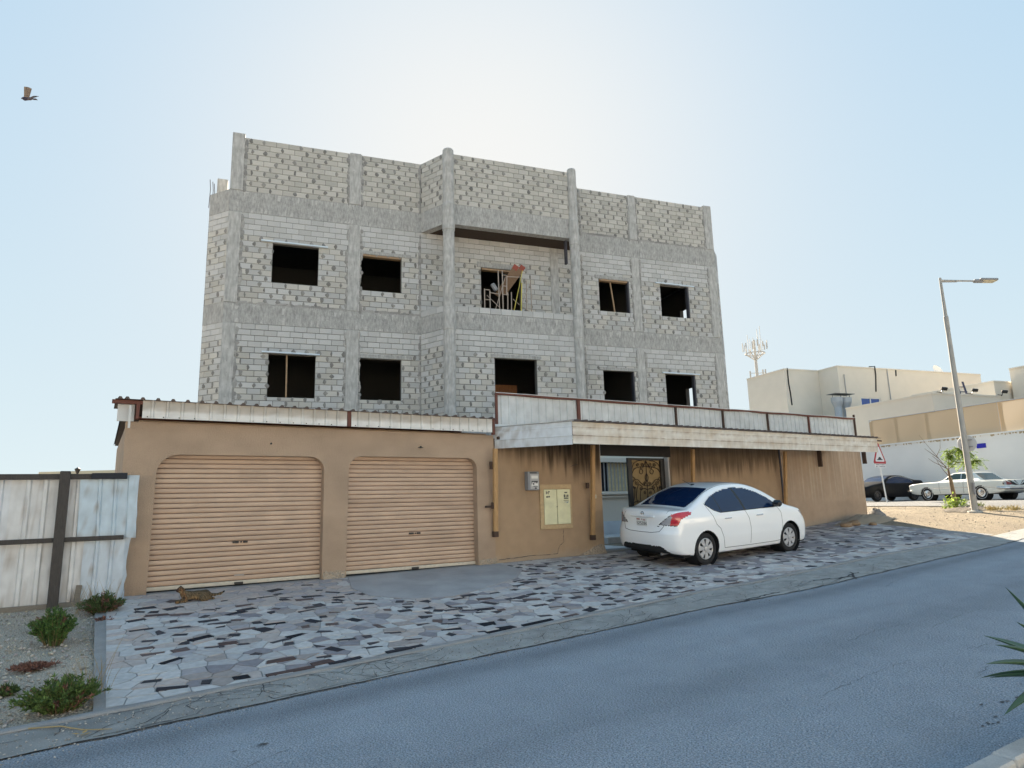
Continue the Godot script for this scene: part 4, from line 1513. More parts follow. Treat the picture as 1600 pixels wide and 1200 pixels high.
func wall_fittings() -> void:
	var t := thing("meter_box", "small grey metal meter box on the tan wall, above the yellow cabinet", "meter box", FG, Vector3(7.59, 0.25, -11.3))
	var m := mb(t)
	m.boxt(Transform3D(Basis(), Vector3(7.59, 0.445, -11.245)), Vector3(0.28, 0.38, 0.13), 0.008)
	part("case", m, M.grey_metal, t)
	m = mb(t)
	m.boxt(Transform3D(Basis(), Vector3(7.605, 0.43, -11.176)), Vector3(0.21, 0.3, 0.012), 0.004)
	part("door", m, M.grey_metal_pale, t)
	m = mb(t)
	m.boxt(Transform3D(Basis(), Vector3(7.58, 0.608, -11.178)), Vector3(0.17, 0.02, 0.012))
	part("vent_slot", m, M.black_metal, t)
	m = mb(t)
	m.quad(Vector3(7.525, 0.49, -11.167), Vector3(7.685, 0.49, -11.167), Vector3(7.685, 0.55, -11.167), Vector3(7.525, 0.55, -11.167))
	m.quad(Vector3(7.525, 0.34, -11.167), Vector3(7.685, 0.34, -11.167), Vector3(7.685, 0.41, -11.167), Vector3(7.525, 0.41, -11.167))
	part("label_plate", m, M.white_print, t)
	m = mb(t)
	for q in [[7.53, 0.425, 0.15, 0.018], [7.528, 0.375, 0.012, 0.07], [7.56, 0.365, 0.03, 0.035], [7.6, 0.4, 0.02, 0.03], [7.64, 0.395, 0.03, 0.028], [7.57, 0.33, 0.1, 0.012], [7.6, 0.285, 0.05, 0.025]]:
		m.box(Vector3(q[0], q[1], -11.167), Vector3(q[0] + q[2], q[1] + q[3], -11.165))
	part("print", m, M.dark_print, t)
	t = thing("utility_cabinet", "pale yellow two-door utility cabinet set into the tan wall", "cabinet", FG, Vector3(8.22, -0.54, -11.3))
	m = mb(t)
	m.holed(7.81, 8.63, -0.54, 0.37, [Rect2(7.9, -0.46, 0.68, 0.74)], 0.1, Transform3D(Basis(), Vector3(0, 0, -11.29)))
	part("surround", m, M.cabinet_frame, t)
	for q in [[7.905, 8.225], [8.24, 8.575]]:
		m = mb(t)
		m.boxt(Transform3D(Basis(), Vector3((q[0] + q[1]) / 2, -0.09, -11.287)), Vector3(q[1] - q[0], 0.72, 0.022), 0.004)
		part("door", m, M.cabinet_yellow, t)
	m = mb(t)
	m.box(Vector3(7.9, -0.46, -11.36), Vector3(8.58, 0.28, -11.35))
	part("back_panel", m, M.shutter_dark, t)
	m = mb(t)
	m.tube([Vector3(8.222, -0.09, -11.29), Vector3(8.222, -0.09, -11.265)], 0.009, 8)
	part("lock", m, M.black_metal, t)
	m = mb(t)
	for q in [[7.95, 0.17, 0.016, 0.07], [7.966, 0.19, 0.03, 0.016], [8.0, 0.17, 0.014, 0.07], [8.02, 0.21, 0.03, 0.02], [7.955, 0.1, 0.03, 0.03], [7.99, 0.1, 0.02, 0.035], [8.02, 0.105, 0.028, 0.03],
			[8.43, 0.19, 0.07, 0.02], [8.41, 0.07, 0.12, 0.022], [8.41, 0.1, 0.03, 0.06], [8.46, 0.1, 0.02, 0.05], [8.5, 0.105, 0.03, 0.05], [8.4, 0.035, 0.14, 0.01]]:
		m.box(Vector3(q[0], q[1], -11.275), Vector3(q[0] + q[2], q[1] + q[3], -11.273))
	part("print", m, M.dark_print, t)
	m = mb(t)
	m.tube([Vector3(8.42, 0.0, -11.274), Vector3(8.44, 0.02, -11.274), Vector3(8.46, -0.01, -11.274), Vector3(8.48, 0.02, -11.274), Vector3(8.51, 0.015, -11.274), Vector3(8.5, -0.015, -11.274), Vector3(8.47, -0.02, -11.274), Vector3(8.54, 0.01, -11.274)], 0.004, 4)
	part("print", m, M.blue_print, t)
	m = mb()
	m.x = Transform3D(Basis(), -Vector3(9.27, 0.1, -11.31))
	m.boxt(Transform3D(Basis(), Vector3(9.27, 0.105, -11.3)), Vector3(0.085, 0.085, 0.03), 0.006)
	t = thing("doorbell", "small square ivory doorbell on the wall left of the gate opening", "doorbell", FG, Vector3(9.27, 0.1, -11.31))
	part("plate", m, M.ivory, t)
	m = mb(t)
	m.boxt(Transform3D(Basis(), Vector3(9.27, 0.105, -11.282)), Vector3(0.03, 0.035, 0.012), 0.004)
	part("button", m, M.grey_metal_pale, t)


func spiral(m: MB, c: Vector2, r0: float, r1: float, a0: float, turns: float, n: float) -> Array:
	var pts := []
	for k in 19:
		var a := a0 + turns * TAU * k / 18.0
		var r := lerpf(r0, r1, k / 18.0)
		pts.append(Vector3(c.x + r * cos(a), c.y + r * sin(a), -n))
	m.tube(pts, 0.008, 5)
	return pts


func curve3(m: MB, pts: Array, n: float, r := 0.009) -> void:  # a smooth bar through points (s, h)
	var c := Curve2D.new()
	for i in pts.size():
		var a: Vector2 = pts[maxi(i - 1, 0)]
		var b: Vector2 = pts[mini(i + 1, pts.size() - 1)]
		var tg := (b - a) / 6.0
		c.add_point(pts[i], -tg, tg)
	var out := []
	for p in c.tessellate(3, 5.0): out.append(Vector3(p.x, p.y, -n))
	m.tube(out, r, 5)


func gate() -> void:
	var t := thing("gate", "black wrought iron gate leaf with scrolls before a tan panel, behind the white car", "gate", FG, Vector3(11.05, -1.08, -11.5))
	var m := mb(t)
	for q in [[10.45, -1.08, 10.57, 0.98], [11.5, -1.08, 11.62, 0.98], [10.57, 0.93, 11.5, 0.98], [10.57, -1.08, 11.5, -1.0], [10.57, -0.3, 11.5, -0.25]]:
		m.box(Vector3(q[0], q[1], -11.53), Vector3(q[2], q[3], -11.47))
	part("frame", m, M.black_metal, t)
	m = mb(t)
	m.box(Vector3(10.57, -1.0, -11.535), Vector3(11.5, 0.93, -11.525))
	part("panel", m, M.gate_panel, t)
	m = mb(t)
	m.box(Vector3(11.625, -1.1, -11.5), Vector3(11.675, 1.0, -11.36))
	part("jamb", m, M.grey_metal_pale, t)
	m = mb(t)
	var n := 11.49
	m.tube([Vector3(11.035, -0.25, -n), Vector3(11.035, 0.93, -n)], 0.009, 5)
	for sg in [-1.0, 1.0]:
		var w := func(a: float, b: float): return Vector2(11.035 + sg * a, b)
		curve3(m, [w.call(0.46, 0.70), w.call(0.40, 0.84), w.call(0.26, 0.91), w.call(0.12, 0.92)], n)
		curve3(m, [w.call(0.46, 0.60), w.call(0.38, 0.72), w.call(0.2, 0.775), w.call(0.0, 0.79)], n)
		curve3(m, [w.call(0.0, 0.92), w.call(0.06, 0.82), w.call(0.1, 0.76), w.call(0.17, 0.74)], n)
		spiral(m, w.call(0.27, 0.83), 0.045, 0.008, 0.0 if sg > 0 else PI, -1.4 * sg, n)
		spiral(m, w.call(0.12, 0.84), 0.05, 0.01, PI if sg > 0 else 0.0, 1.3 * sg, n)
		spiral(m, w.call(0.17, 0.66), 0.06, 0.05, 0.0, 1.0, n)
		m.tube([Vector3(11.035 + sg * 0.17, 0.72, -n), Vector3(11.035 + sg * 0.17, 0.77, -n)], 0.009, 5)
		curve3(m, [w.call(0.0, 0.62), w.call(0.045, 0.54), w.call(0.03, 0.46), w.call(0.0, 0.42)], n)
		curve3(m, [w.call(0.0, 0.34), w.call(0.1, 0.345), w.call(0.2, 0.40), w.call(0.28, 0.47), w.call(0.38, 0.475), w.call(0.45, 0.42)], n)
		curve3(m, [w.call(0.47, 0.55), w.call(0.40, 0.52), w.call(0.36, 0.47)], n)
		spiral(m, w.call(0.32, 0.40), 0.06, 0.01, 1.2 if sg > 0 else PI - 1.2, -1.5 * sg, n)
		spiral(m, w.call(0.07, 0.395), 0.04, 0.008, -1.5, 1.2 * sg, n)
		curve3(m, [w.call(0.0, 0.24), w.call(0.1, 0.27), w.call(0.2, 0.24), w.call(0.24, 0.1), w.call(0.22, -0.05), w.call(0.12, -0.2)], n)
		curve3(m, [w.call(0.15, 0.3), w.call(0.26, 0.36), w.call(0.33, 0.26), w.call(0.36, 0.05), w.call(0.28, -0.15), w.call(0.2, -0.25)], n)
		curve3(m, [w.call(0.46, 0.33), w.call(0.40, 0.28), w.call(0.42, 0.08), w.call(0.46, -0.02)], n)
		spiral(m, w.call(0.2, 0.27), 0.045, 0.008, 0.3, 1.4 * sg, n)
		spiral(m, w.call(0.4, 0.29), 0.04, 0.008, 2.0, -1.4 * sg, n)
		spiral(m, w.call(0.08, 0.17), 0.045, 0.008, 1.0, -1.3 * sg, n)
		curve3(m, [w.call(0.0, 0.1), w.call(0.05, 0.0), w.call(0.04, -0.1), w.call(0.0, -0.22)], n)
		curve3(m, [w.call(0.45, -0.05), w.call(0.3, -0.02), w.call(0.14, -0.14), w.call(0.05, -0.25)], n)
		spiral(m, w.call(0.36, -0.15), 0.06, 0.01, 1.5, 1.4 * sg, n)
	part("scrollwork", m, M.gate_iron, t)
	# the house behind the gate
	t = thing("courtyard_house", "pale house wall with a barred window seen through the open gate", "house", FG, Vector3(11.5, -1.1, -15))
	m = mb(t)
	m.holed(9.6, 16.0, -1.15, 2.2, [Rect2(12.0, 0.27, 1.6, 0.83)], 0.2, Transform3D(Basis(), Vector3(0, 0, -14.5)))
	part("wall", m, M.cream_wall, t)
	m = mb(t)
	m.boxt(Transform3D(Basis(), Vector3(12.8, 1.16, -14.46)), Vector3(1.9, 0.14, 0.1), 0.01)
	part("moulding", m, M.cream_wall, t)
	m = mb(t)
	m.boxt(Transform3D(Basis(), Vector3(12.8, 0.21, -14.45)), Vector3(1.9, 0.07, 0.14), 0.01)
	m.boxt(Transform3D(Basis(), Vector3(12.8, 0.12, -14.47)), Vector3(1.86, 0.05, 0.09), 0.008)
	part("moulding", m, M.cream_wall, t)
	m = mb(t)
	m.box(Vector3(9.6, -1.15, -14.5), Vector3(16.0, -0.56, -14.42))
	part("plinth", m, M.blue_white, t)
	var win := group_part("window", t)
	m = mb(t)
	m.box(Vector3(12.0, 0.27, -14.66), Vector3(13.6, 1.1, -14.65))
	part("glass", m, M.dark_glass, win)
	m = mb(t)
	var P := []
	for j in 2:
		var r := PackedVector3Array()
		for i in 60:
			var s := lerpf(12.5, 13.58, i / 59.0)
			r.append(Vector3(s, 0.28 + j * 0.8, -14.63 + 0.014 * sin(s * 50.0)))
		P.append(r)
	m.grid(P)
	part("curtain", m, M.curtain, win)
	for k in 12:
		m = mb(t)
		m.box(Vector3(12.03 + k * 0.13, 0.28, -14.54), Vector3(12.055 + k * 0.13, 1.09, -14.515))
		part("bar", m, M.grey_metal_pale, win)
	m = mb(t)
	m.box(Vector3(7.2, -1.2, -14.4), Vector3(16.0, -1.09, -11.6))
	m.box(Vector3(11.2, -1.09, -14.4), Vector3(16.0, -0.92, -13.2))
	part("courtyard_floor", m, M.rough_concrete_pale, t)


func timber_fence() -> void:
	var t := thing("sheet_fence", "makeshift fence of pale bent metal sheets on dark timber left of the garage", "fence", FG, Vector3(-1.5, -1.25, -11.1))
	var nz := FastNoiseLite.new()
	nz.seed = 91
	nz.frequency = 1.0
	rng.seed = 19
	var sheet := func(pts0: Array, h0: float, h1: float, n: float, lean: float, base: Color, called: String, jag: float):
		# pts0: folds as [s, offset]; top and bottom edges a little uneven
		var m := mb(t)
		var rows := 9
		var P := []
		var C := []
		var ss := []
		for i in pts0.size() - 1:
			for k in 5:
				ss.append([lerpf(pts0[i][0], pts0[i + 1][0], k / 5.0), lerpf(pts0[i][1], pts0[i + 1][1], k / 5.0)])
		ss.append(pts0[-1])
		for j in rows:
			var r := PackedVector3Array()
			var cc := PackedColorArray()
			var v := j / (rows - 1.0)
			for i in ss.size():
				var s: float = ss[i][0] + lean * (1.0 - v)
				var e := nz.get_noise_2d(s * 2, v * 3)
				var end := 0.0
				if i == ss.size() - 1: end = jag * nz.get_noise_1d(v * 9.0)
				r.append(Vector3(s + end, lerpf(h0, h1, v) + (0.02 * nz.get_noise_1d(s * 4) if j == 0 else 0.0), -n + ss[i][1] + 0.012 * e))
				var w := base * (1.0 + 0.14 * e + 0.1 * nz.get_noise_2d(s * 9, v * 5))
				var rust := clampf(nz.get_noise_2d(s * 6, v * 7 + 30) * 1.5 - 0.3, 0, 0.6)
				if v > 0.9: rust += 0.25 * clampf(nz.get_noise_1d(s * 8) + 0.3, 0, 1)
				if v < 0.08: rust += 0.25
				cc.append(w.lerp(Color(0.24, 0.17, 0.12), clampf(rust, 0, 0.7)))
			P.append(r)
			C.append(cc)
		m.grid(P, C)
		part(called, m, M.tinted_metal, t)
	var folds := func(s0: float, s1: float, step: float):
		var a := [[s0, 0.0]]
		var s := s0 + step
		while s < s1 - 0.05:
			a.append_array([[s - 0.035, 0.0], [s - 0.02, 0.03], [s + 0.02, 0.03], [s + 0.035, 0.0]])
			s += step
		a.append([s1, 0.0])
		return a
	sheet.call(folds.call(-4.4, -2.3, 0.21), -1.2, 0.5, 11.13, 0.0, Color(0.60, 0.62, 0.645), "metal_sheet", 0.0)
	sheet.call(folds.call(-2.32, -0.92, 0.21), -1.2, 0.5, 11.12, 0.0, Color(0.60, 0.615, 0.635), "metal_sheet", 0.0)
	sheet.call(folds.call(-0.95, -0.05, 0.19), -1.19, 0.5, 11.11, 0.0, Color(0.60, 0.60, 0.60), "metal_sheet", 0.03)
	sheet.call([[-0.18, 0.0], [0.03, 0.0], [0.045, 0.03], [0.075, 0.03], [0.09, 0.0], [0.22, 0.0], [0.235, 0.03], [0.265, 0.03], [0.28, 0.0], [0.4, 0.0], [0.41, 0.03], [0.53, 0.035]], -0.34, 0.545, 11.06, 0.02, Color(0.47, 0.56, 0.63), "metal_sheet", 0.02)
	sheet.call([[-0.07, 0.0], [0.06, 0.0], [0.075, 0.03], [0.105, 0.03], [0.12, 0.0], [0.24, 0.0], [0.255, 0.03], [0.285, 0.03], [0.3, 0.0], [0.42, 0.005], [0.47, 0.05]], -1.2, -0.31, 11.09, -0.01, Color(0.49, 0.55, 0.61), "metal_sheet", 0.05)
	var m := mb(t)
	m.boxt(Transform3D(Basis(Vector3.BACK, -0.002), Vector3(-0.36, -0.33, -11.02)), Vector3(0.125, 1.86, 0.09), 0.01)
	part("timber_post", m, M.wood_dark, t)
	m = mb(t)
	m.boxt(Transform3D(Basis(), Vector3(-2.6, -0.33, -11.02)), Vector3(0.125, 1.86, 0.09), 0.01)
	part("timber_post", m, M.wood_dark, t)
	for q in [[-4.4, 0.5, 0.38, 0.53, 11.05, 0.075, "wood_dark"], [-4.4, -0.35, 0.4, -0.33, 11.05, 0.062, "wood_dark"], [-4.4, -1.2, 0.05, -1.2, 11.05, 0.07, "wood_grey"]]:
		m = mb(t)
		m.bar(Vector3(q[0], q[1], -q[4]), Vector3(q[2], q[3], -q[4]), 0.05, q[5])
		part("timber_rail", m, M[q[6]], t)
	m = mb(t)
	m.bar(Vector3(-0.05, 0.53, -11.0), Vector3(0.385, 0.535, -11.0), 0.05, 0.085)
	part("timber_rail", m, M.black_wood, t)
	m = mb(t)
	m.bar(Vector3(-0.1, -1.2, -11.06), Vector3(-0.08, -0.95, -11.06), 0.07, 0.04, Vector3.BACK)
	part("timber_stake", m, M.wood_grey, t)

# ---------------------------------------------------------------- cars: the outline curves of one car, and its skin found along rays

class Body:
	var top := PackedFloat32Array()
	var topk := PackedFloat32Array()
	var bot := PackedFloat32Array()
	var plan := PackedFloat32Array()
	var side := PackedFloat32Array()
	var rear := PackedFloat32Array()
	var front := PackedFloat32Array()
	var length := 4.4
	var crown := 0.06
	var bulge_r := 0.3
	var bulge_f := 0.4
	var soft := 0.05

	static func table(pts: Array, lo: float, hi: float) -> PackedFloat32Array:  # samples every centimetre of a smooth curve through the points
		var out := PackedFloat32Array()
		var n := int(round((hi - lo) * 100)) + 1
		for k in n:
			var x := lo + k * 0.01
			var i := 0
			while i < pts.size() - 2 and x > pts[i + 1][0]: i += 1
			var p1: Array = pts[i]
			var p2: Array = pts[i + 1]
			var p0: Array = pts[maxi(i - 1, 0)]
			var p3: Array = pts[mini(i + 2, pts.size() - 1)]
			var h: float = p2[0] - p1[0]
			var t := clampf((x - p1[0]) / h, 0, 1)
			var m1: float = (p2[1] - p0[1]) / maxf(p2[0] - p0[0], 0.001) * h
			var m2: float = (p3[1] - p1[1]) / maxf(p3[0] - p1[0], 0.001) * h
			var d: float = p2[1] - p1[1]
			m1 = clampf(m1, minf(0, 3 * d), maxf(0, 3 * d))
			m2 = clampf(m2, minf(0, 3 * d), maxf(0, 3 * d))
			var t2 := t * t
			var t3 := t2 * t
			out.append((2 * t3 - 3 * t2 + 1) * p1[1] + (t3 - 2 * t2 + t) * m1 + (-2 * t3 + 3 * t2) * p2[1] + (t3 - t2) * m2)
		return out

	func setup(d: Dictionary) -> void:
		length = d.length
		top = table(d.top, -0.1, length + 0.1)
		bot = table(d.bot, -0.1, length + 0.1)
		plan = table(d.plan, -0.1, length + 0.1)
		side = table(d.side, 0.0, 1.8)
		rear = table(d.rear, 0.0, 1.8)
		front = table(d.front, 0.0, 1.8)
		crown = d.get("crown", 0.06)
		bulge_r = d.get("bulge_r", 0.3)
		bulge_f = d.get("bulge_f", 0.4)
		soft = d.get("soft", 0.05)
		for i in top.size():
			var m := (top[mini(i + 1, top.size() - 1)] - top[maxi(i - 1, 0)]) / 0.02
			topk.append(1.0 / sqrt(1.0 + m * m))

	func at(t: PackedFloat32Array, x: float) -> float:
		var q := x * 100.0
		var i := clampi(int(q), 0, t.size() - 2)
		return lerpf(t[i], t[i + 1], clampf(q - i, 0, 1))

	func f(x: float, y: float, z: float) -> float:
		var az := absf(z)
		var z2 := az * az
		var xx := x + 0.1
		var a := (y - at(top, xx) + crown * z2) * at(topk, xx)
		var b := at(bot, xx) - y
		var c := az - at(plan, xx) - at(side, y)
		var z4 := z2 * z2
		var d := at(rear, y) + bulge_r * z4 - x
		var e := x - at(front, y) + bulge_f * z4
		var k := soft
		var m := _s(a, c, k)
		m = _s(m, d, k)
		m = _s(m, e, k)
		return _s(m, b, k * 0.6)

	func _s(a: float, b: float, k: float) -> float:
		var h := maxf(k - absf(a - b), 0.0) / k
		return maxf(a, b) + h * h * k * 0.25

	func side_z(x: float, y: float) -> float:
		if f(x, y, 0.0) > 0: return 0.0
		var lo := 0.0
		var hi := 1.4
		for i in 16:
			var m := (lo + hi) / 2
			if f(x, y, m) > 0: hi = m
			else: lo = m
		return lo

	func rear_x(y: float, z: float) -> float:
		var lo := -0.1
		var hi := 1.4
		for i in 16:
			var m := (lo + hi) / 2
			if f(m, y, z) > 0: lo = m
			else: hi = m
		return hi

	func front_x(y: float, z: float) -> float:
		var lo := length - 1.4
		var hi := length + 0.1
		for i in 16:
			var m := (lo + hi) / 2
			if f(m, y, z) > 0: hi = m
			else: lo = m
		return lo

	func top_y(x: float, z: float) -> float:
		var lo := 0.5
		var hi := 1.8
		for i in 16:
			var m := (lo + hi) / 2
			if f(x, m, z) > 0: hi = m
			else: lo = m
		return lo

	func normal(p: Vector3) -> Vector3:
		var e := 0.006
		return Vector3(f(p.x + e, p.y, p.z) - f(p.x - e, p.y, p.z), f(p.x, p.y + e, p.z) - f(p.x, p.y - e, p.z), f(p.x, p.y, p.z + e) - f(p.x, p.y, p.z - e)).normalized()


func car_skin(t: Node3D, b: Body, stations: int, angles: int, classify: Callable, wheels: Array, arch_r: float, mats: Dictionary) -> void:
	var P := []
	var N := []
	for i in stations + 1:
		var u := float(i) / stations
		var x := b.length * (0.45 * u + 0.55 * (0.5 - 0.5 * cos(PI * u)))
		var y0 := 0.62
		if b.f(x, y0, 0) > 0:
			y0 = 0.5
			if b.f(x, y0, 0) > 0: continue
		var r := PackedVector3Array()
		var nr := PackedVector3Array()
		for j in angles + 1:
			var a := PI * j / angles
			var s := sin(a)
			var c := cos(a)
			var lo := 0.0
			var hi := 1.4
			for k in 14:
				var m := (lo + hi) / 2
				if b.f(x, y0 + c * m, s * m) > 0: hi = m
				else: lo = m
			var p := Vector3(x, y0 + c * lo, s * lo)
			if p.z > 0.4:  # vertices close to a wheel arch move onto it
				for w in wheels:
					var d := Vector2(p.x - w, p.y - 0.31)
					if absf(d.length() - arch_r) < 0.008 and d.length() > 0.1:
						d = d.normalized() * arch_r
						p = Vector3(w + d.x, 0.31 + d.y, p.z)
						p.z = b.side_z(p.x, p.y)
			r.append(p)
			nr.append(b.normal(p))
		P.append(r)
		N.append(nr)
	var out := {}
	for i in P.size() - 1:
		for j in angles:
			var mid: Vector3 = (P[i][j] + P[i + 1][j + 1] + P[i][j + 1] + P[i + 1][j]) / 4
			var hole := false
			if mid.z > 0.4:
				for w in wheels:
					if Vector2(mid.x - w, mid.y - 0.31).length() < arch_r - 0.002: hole = true
			if hole: continue
			var nm: Vector3 = (N[i][j] + N[i + 1][j + 1]).normalized()
			for sg in [1.0, -1.0]:
				var key: String = classify.call(mid, nm, sg)
				if not out.has(key): out[key] = mb()
				var m: MB = out[key]
				var fl := Vector3(1, 1, sg)
				var A: Vector3 = P[i][j] * fl
				var B: Vector3 = P[i + 1][j] * fl
				var C: Vector3 = P[i + 1][j + 1] * fl
				var D: Vector3 = P[i][j + 1] * fl
				var na: Vector3 = N[i][j] * fl
				var nb: Vector3 = N[i + 1][j] * fl
				var nc: Vector3 = N[i + 1][j + 1] * fl
				var nd: Vector3 = N[i][j + 1] * fl
				if sg > 0:
					m.trin(A, C, B, na, nc, nb, m.col, m.col, m.col)
					m.trin(A, D, C, na, nd, nc, m.col, m.col, m.col)
				else:
					m.trin(A, B, C, na, nb, nc, m.col, m.col, m.col)
					m.trin(A, C, D, na, nc, nd, m.col, m.col, m.col)
	# the two ends
	for e in [0, P.size() - 1]:
		var key: String = classify.call(P[e][angles / 2], N[e][angles / 2], 1.0)
		if not out.has(key): out[key] = mb()
		var ring := []
		for j in angles + 1: ring.append(P[e][j])
		for j in range(angles - 1, 0, -1): ring.append(P[e][j] * Vector3(1, 1, -1))
		for k in range(1, ring.size() - 1):
			if e == 0: out[key].tri(ring[0], ring[k], ring[k + 1])
			else: out[key].tri(ring[0], ring[k + 1], ring[k])
	for key in out:
		part(key.trim_suffix("+").trim_suffix("-"), out[key], mats.get(key, mats.get(key.trim_suffix("+").trim_suffix("-"))), t)


func car_lines(t: Node3D, b: Body, called: String, mt: Material, lines: Array, w: float, face: String, both := true, lift := 0.0015) -> void:
	var m := mb()
	for l in lines:
		for sg in ([1.0, -1.0] if both else [1.0]):
			var pts := []
			for i in l.size() - 1:
				var k := maxi(1, int(Vector2(l[i][0], l[i][1]).distance_to(Vector2(l[i + 1][0], l[i + 1][1])) / 0.03))
				for q in k: pts.append(Vector2(l[i][0], l[i][1]).lerp(Vector2(l[i + 1][0], l[i + 1][1]), float(q) / k))
			pts.append(Vector2(l[-1][0], l[-1][1]))
			var P := []
			for v in pts:
				if face == "side": P.append(Vector3(v.x, v.y, b.side_z(v.x, v.y)))
				elif face == "rear": P.append(Vector3(b.rear_x(v.y, v.x), v.y, v.x))
				else: P.append(Vector3(v.x, b.top_y(v.x, v.y), v.y))
			for i in P.size() - 1:
				var nm := b.normal(P[i])
				var d: Vector3 = (P[i + 1] - P[i]).normalized()
				var o := nm.cross(d).normalized() * w / 2
				var nx := b.normal(P[i + 1]) * lift
				var fl := Vector3(1, 1, sg)
				var A: Vector3 = (P[i] - o + nm * lift) * fl
				var B: Vector3 = (P[i + 1] - o + nx) * fl
				var C: Vector3 = (P[i + 1] + o + nx) * fl
				var D: Vector3 = (P[i] + o + nm * lift) * fl
				if sg > 0: m.quad(A, B, C, D)
				else: m.quad(A, D, C, B)
	part(called, m, mt, t)


func wheel(t: Node3D, at: Vector3, r: float, rim: float, side: float, style: String) -> void:
	var w := group_part("wheel", t)
	w.position = at
	var out := Basis(Vector3.RIGHT, PI / 2) if side > 0 else Basis(Vector3.RIGHT, -PI / 2)  # local y points away from the car
	var x := Transform3D(out, Vector3.ZERO)
	var m := mb()
	m.lathe([Vector2(rim * 0.9, -0.19), Vector2(r * 0.93, -0.2), Vector2(r, -0.16), Vector2(r, -0.03), Vector2(r * 0.985, -0.012), Vector2(r * 0.93, 0.004), Vector2(r * 0.8, 0.008), Vector2(rim * 1.02, -0.004), Vector2(rim, -0.03)], 40, x)
	part("tyre", m, M.tyre, w)
	m = mb()
	m.lathe([Vector2(rim * 1.0, -0.05), Vector2(rim * 0.4, -0.055), Vector2(0, -0.055)], 30, x)
	part("brake_disc", m, M.rubber, w)
	if style == "cover":  # a seven-spoke plastic cover
		m = mb()
		m.lathe([Vector2(rim * 1.0, -0.02), Vector2(rim * 1.0, -0.002), Vector2(rim * 0.95, 0.003), Vector2(rim * 0.9, -0.006), Vector2(rim * 0.9, -0.03)], 40, x)
		for k in 7:
			var a := TAU * k / 7 + 0.3
			var q := PackedVector2Array()
			for e in [[0.17, -0.2], [0.5, -0.17], [0.92, -0.26], [0.93, 0.0], [0.92, 0.26], [0.5, 0.17], [0.17, 0.2]]:
				q.append((Vector2(e[0], 0) * rim).rotated(a) + (Vector2(0, e[1]) * rim).rotated(a))
			m.prism(q, -0.012, 0.004, x * Transform3D(Basis(Vector3.RIGHT, -PI / 2), Vector3.ZERO))
		m.lathe([Vector2(rim * 0.24, -0.01), Vector2(rim * 0.22, 0.012), Vector2(rim * 0.1, 0.016), Vector2(0, 0.016)], 20, x)
		part("wheel_cover", m, M.wheel_silver, w)
	elif style == "alloy":
		m = mb()
		m.lathe([Vector2(rim, -0.03), Vector2(rim, 0.0), Vector2(rim * 0.93, 0.003), Vector2(rim * 0.9, -0.03)], 36, x)
		for k in 10:
			var a := TAU * k / 10
			m.boxt(x * Transform3D(Basis(Vector3.UP, a), Vector3.ZERO) * Transform3D(Basis(), Vector3(rim * 0.5, -0.01, 0)), Vector3(rim * 0.9, 0.02, 0.022))
		part("rim", m, M.wheel_dark, w)
	else:  # whitewall with a chrome cap
		m = mb()
		m.lathe([Vector2(r * 0.835, 0.0085), Vector2(r * 0.79, 0.01)], 36, x)
		part("white_ring", m, M.white_paint, w)
		m = mb()
		m.lathe([Vector2(rim, -0.02), Vector2(rim * 0.98, 0.012), Vector2(rim * 0.8, 0.004), Vector2(rim * 0.55, 0.01), Vector2(rim * 0.5, 0.03), Vector2(rim * 0.25, 0.045), Vector2(0, 0.048)], 36, x)
		part("hub_cap", m, M.chrome, w)


func in_poly(x: float, y: float, q: PackedVector2Array) -> bool: return Geometry2D.is_point_in_polygon(Vector2(x, y), q)


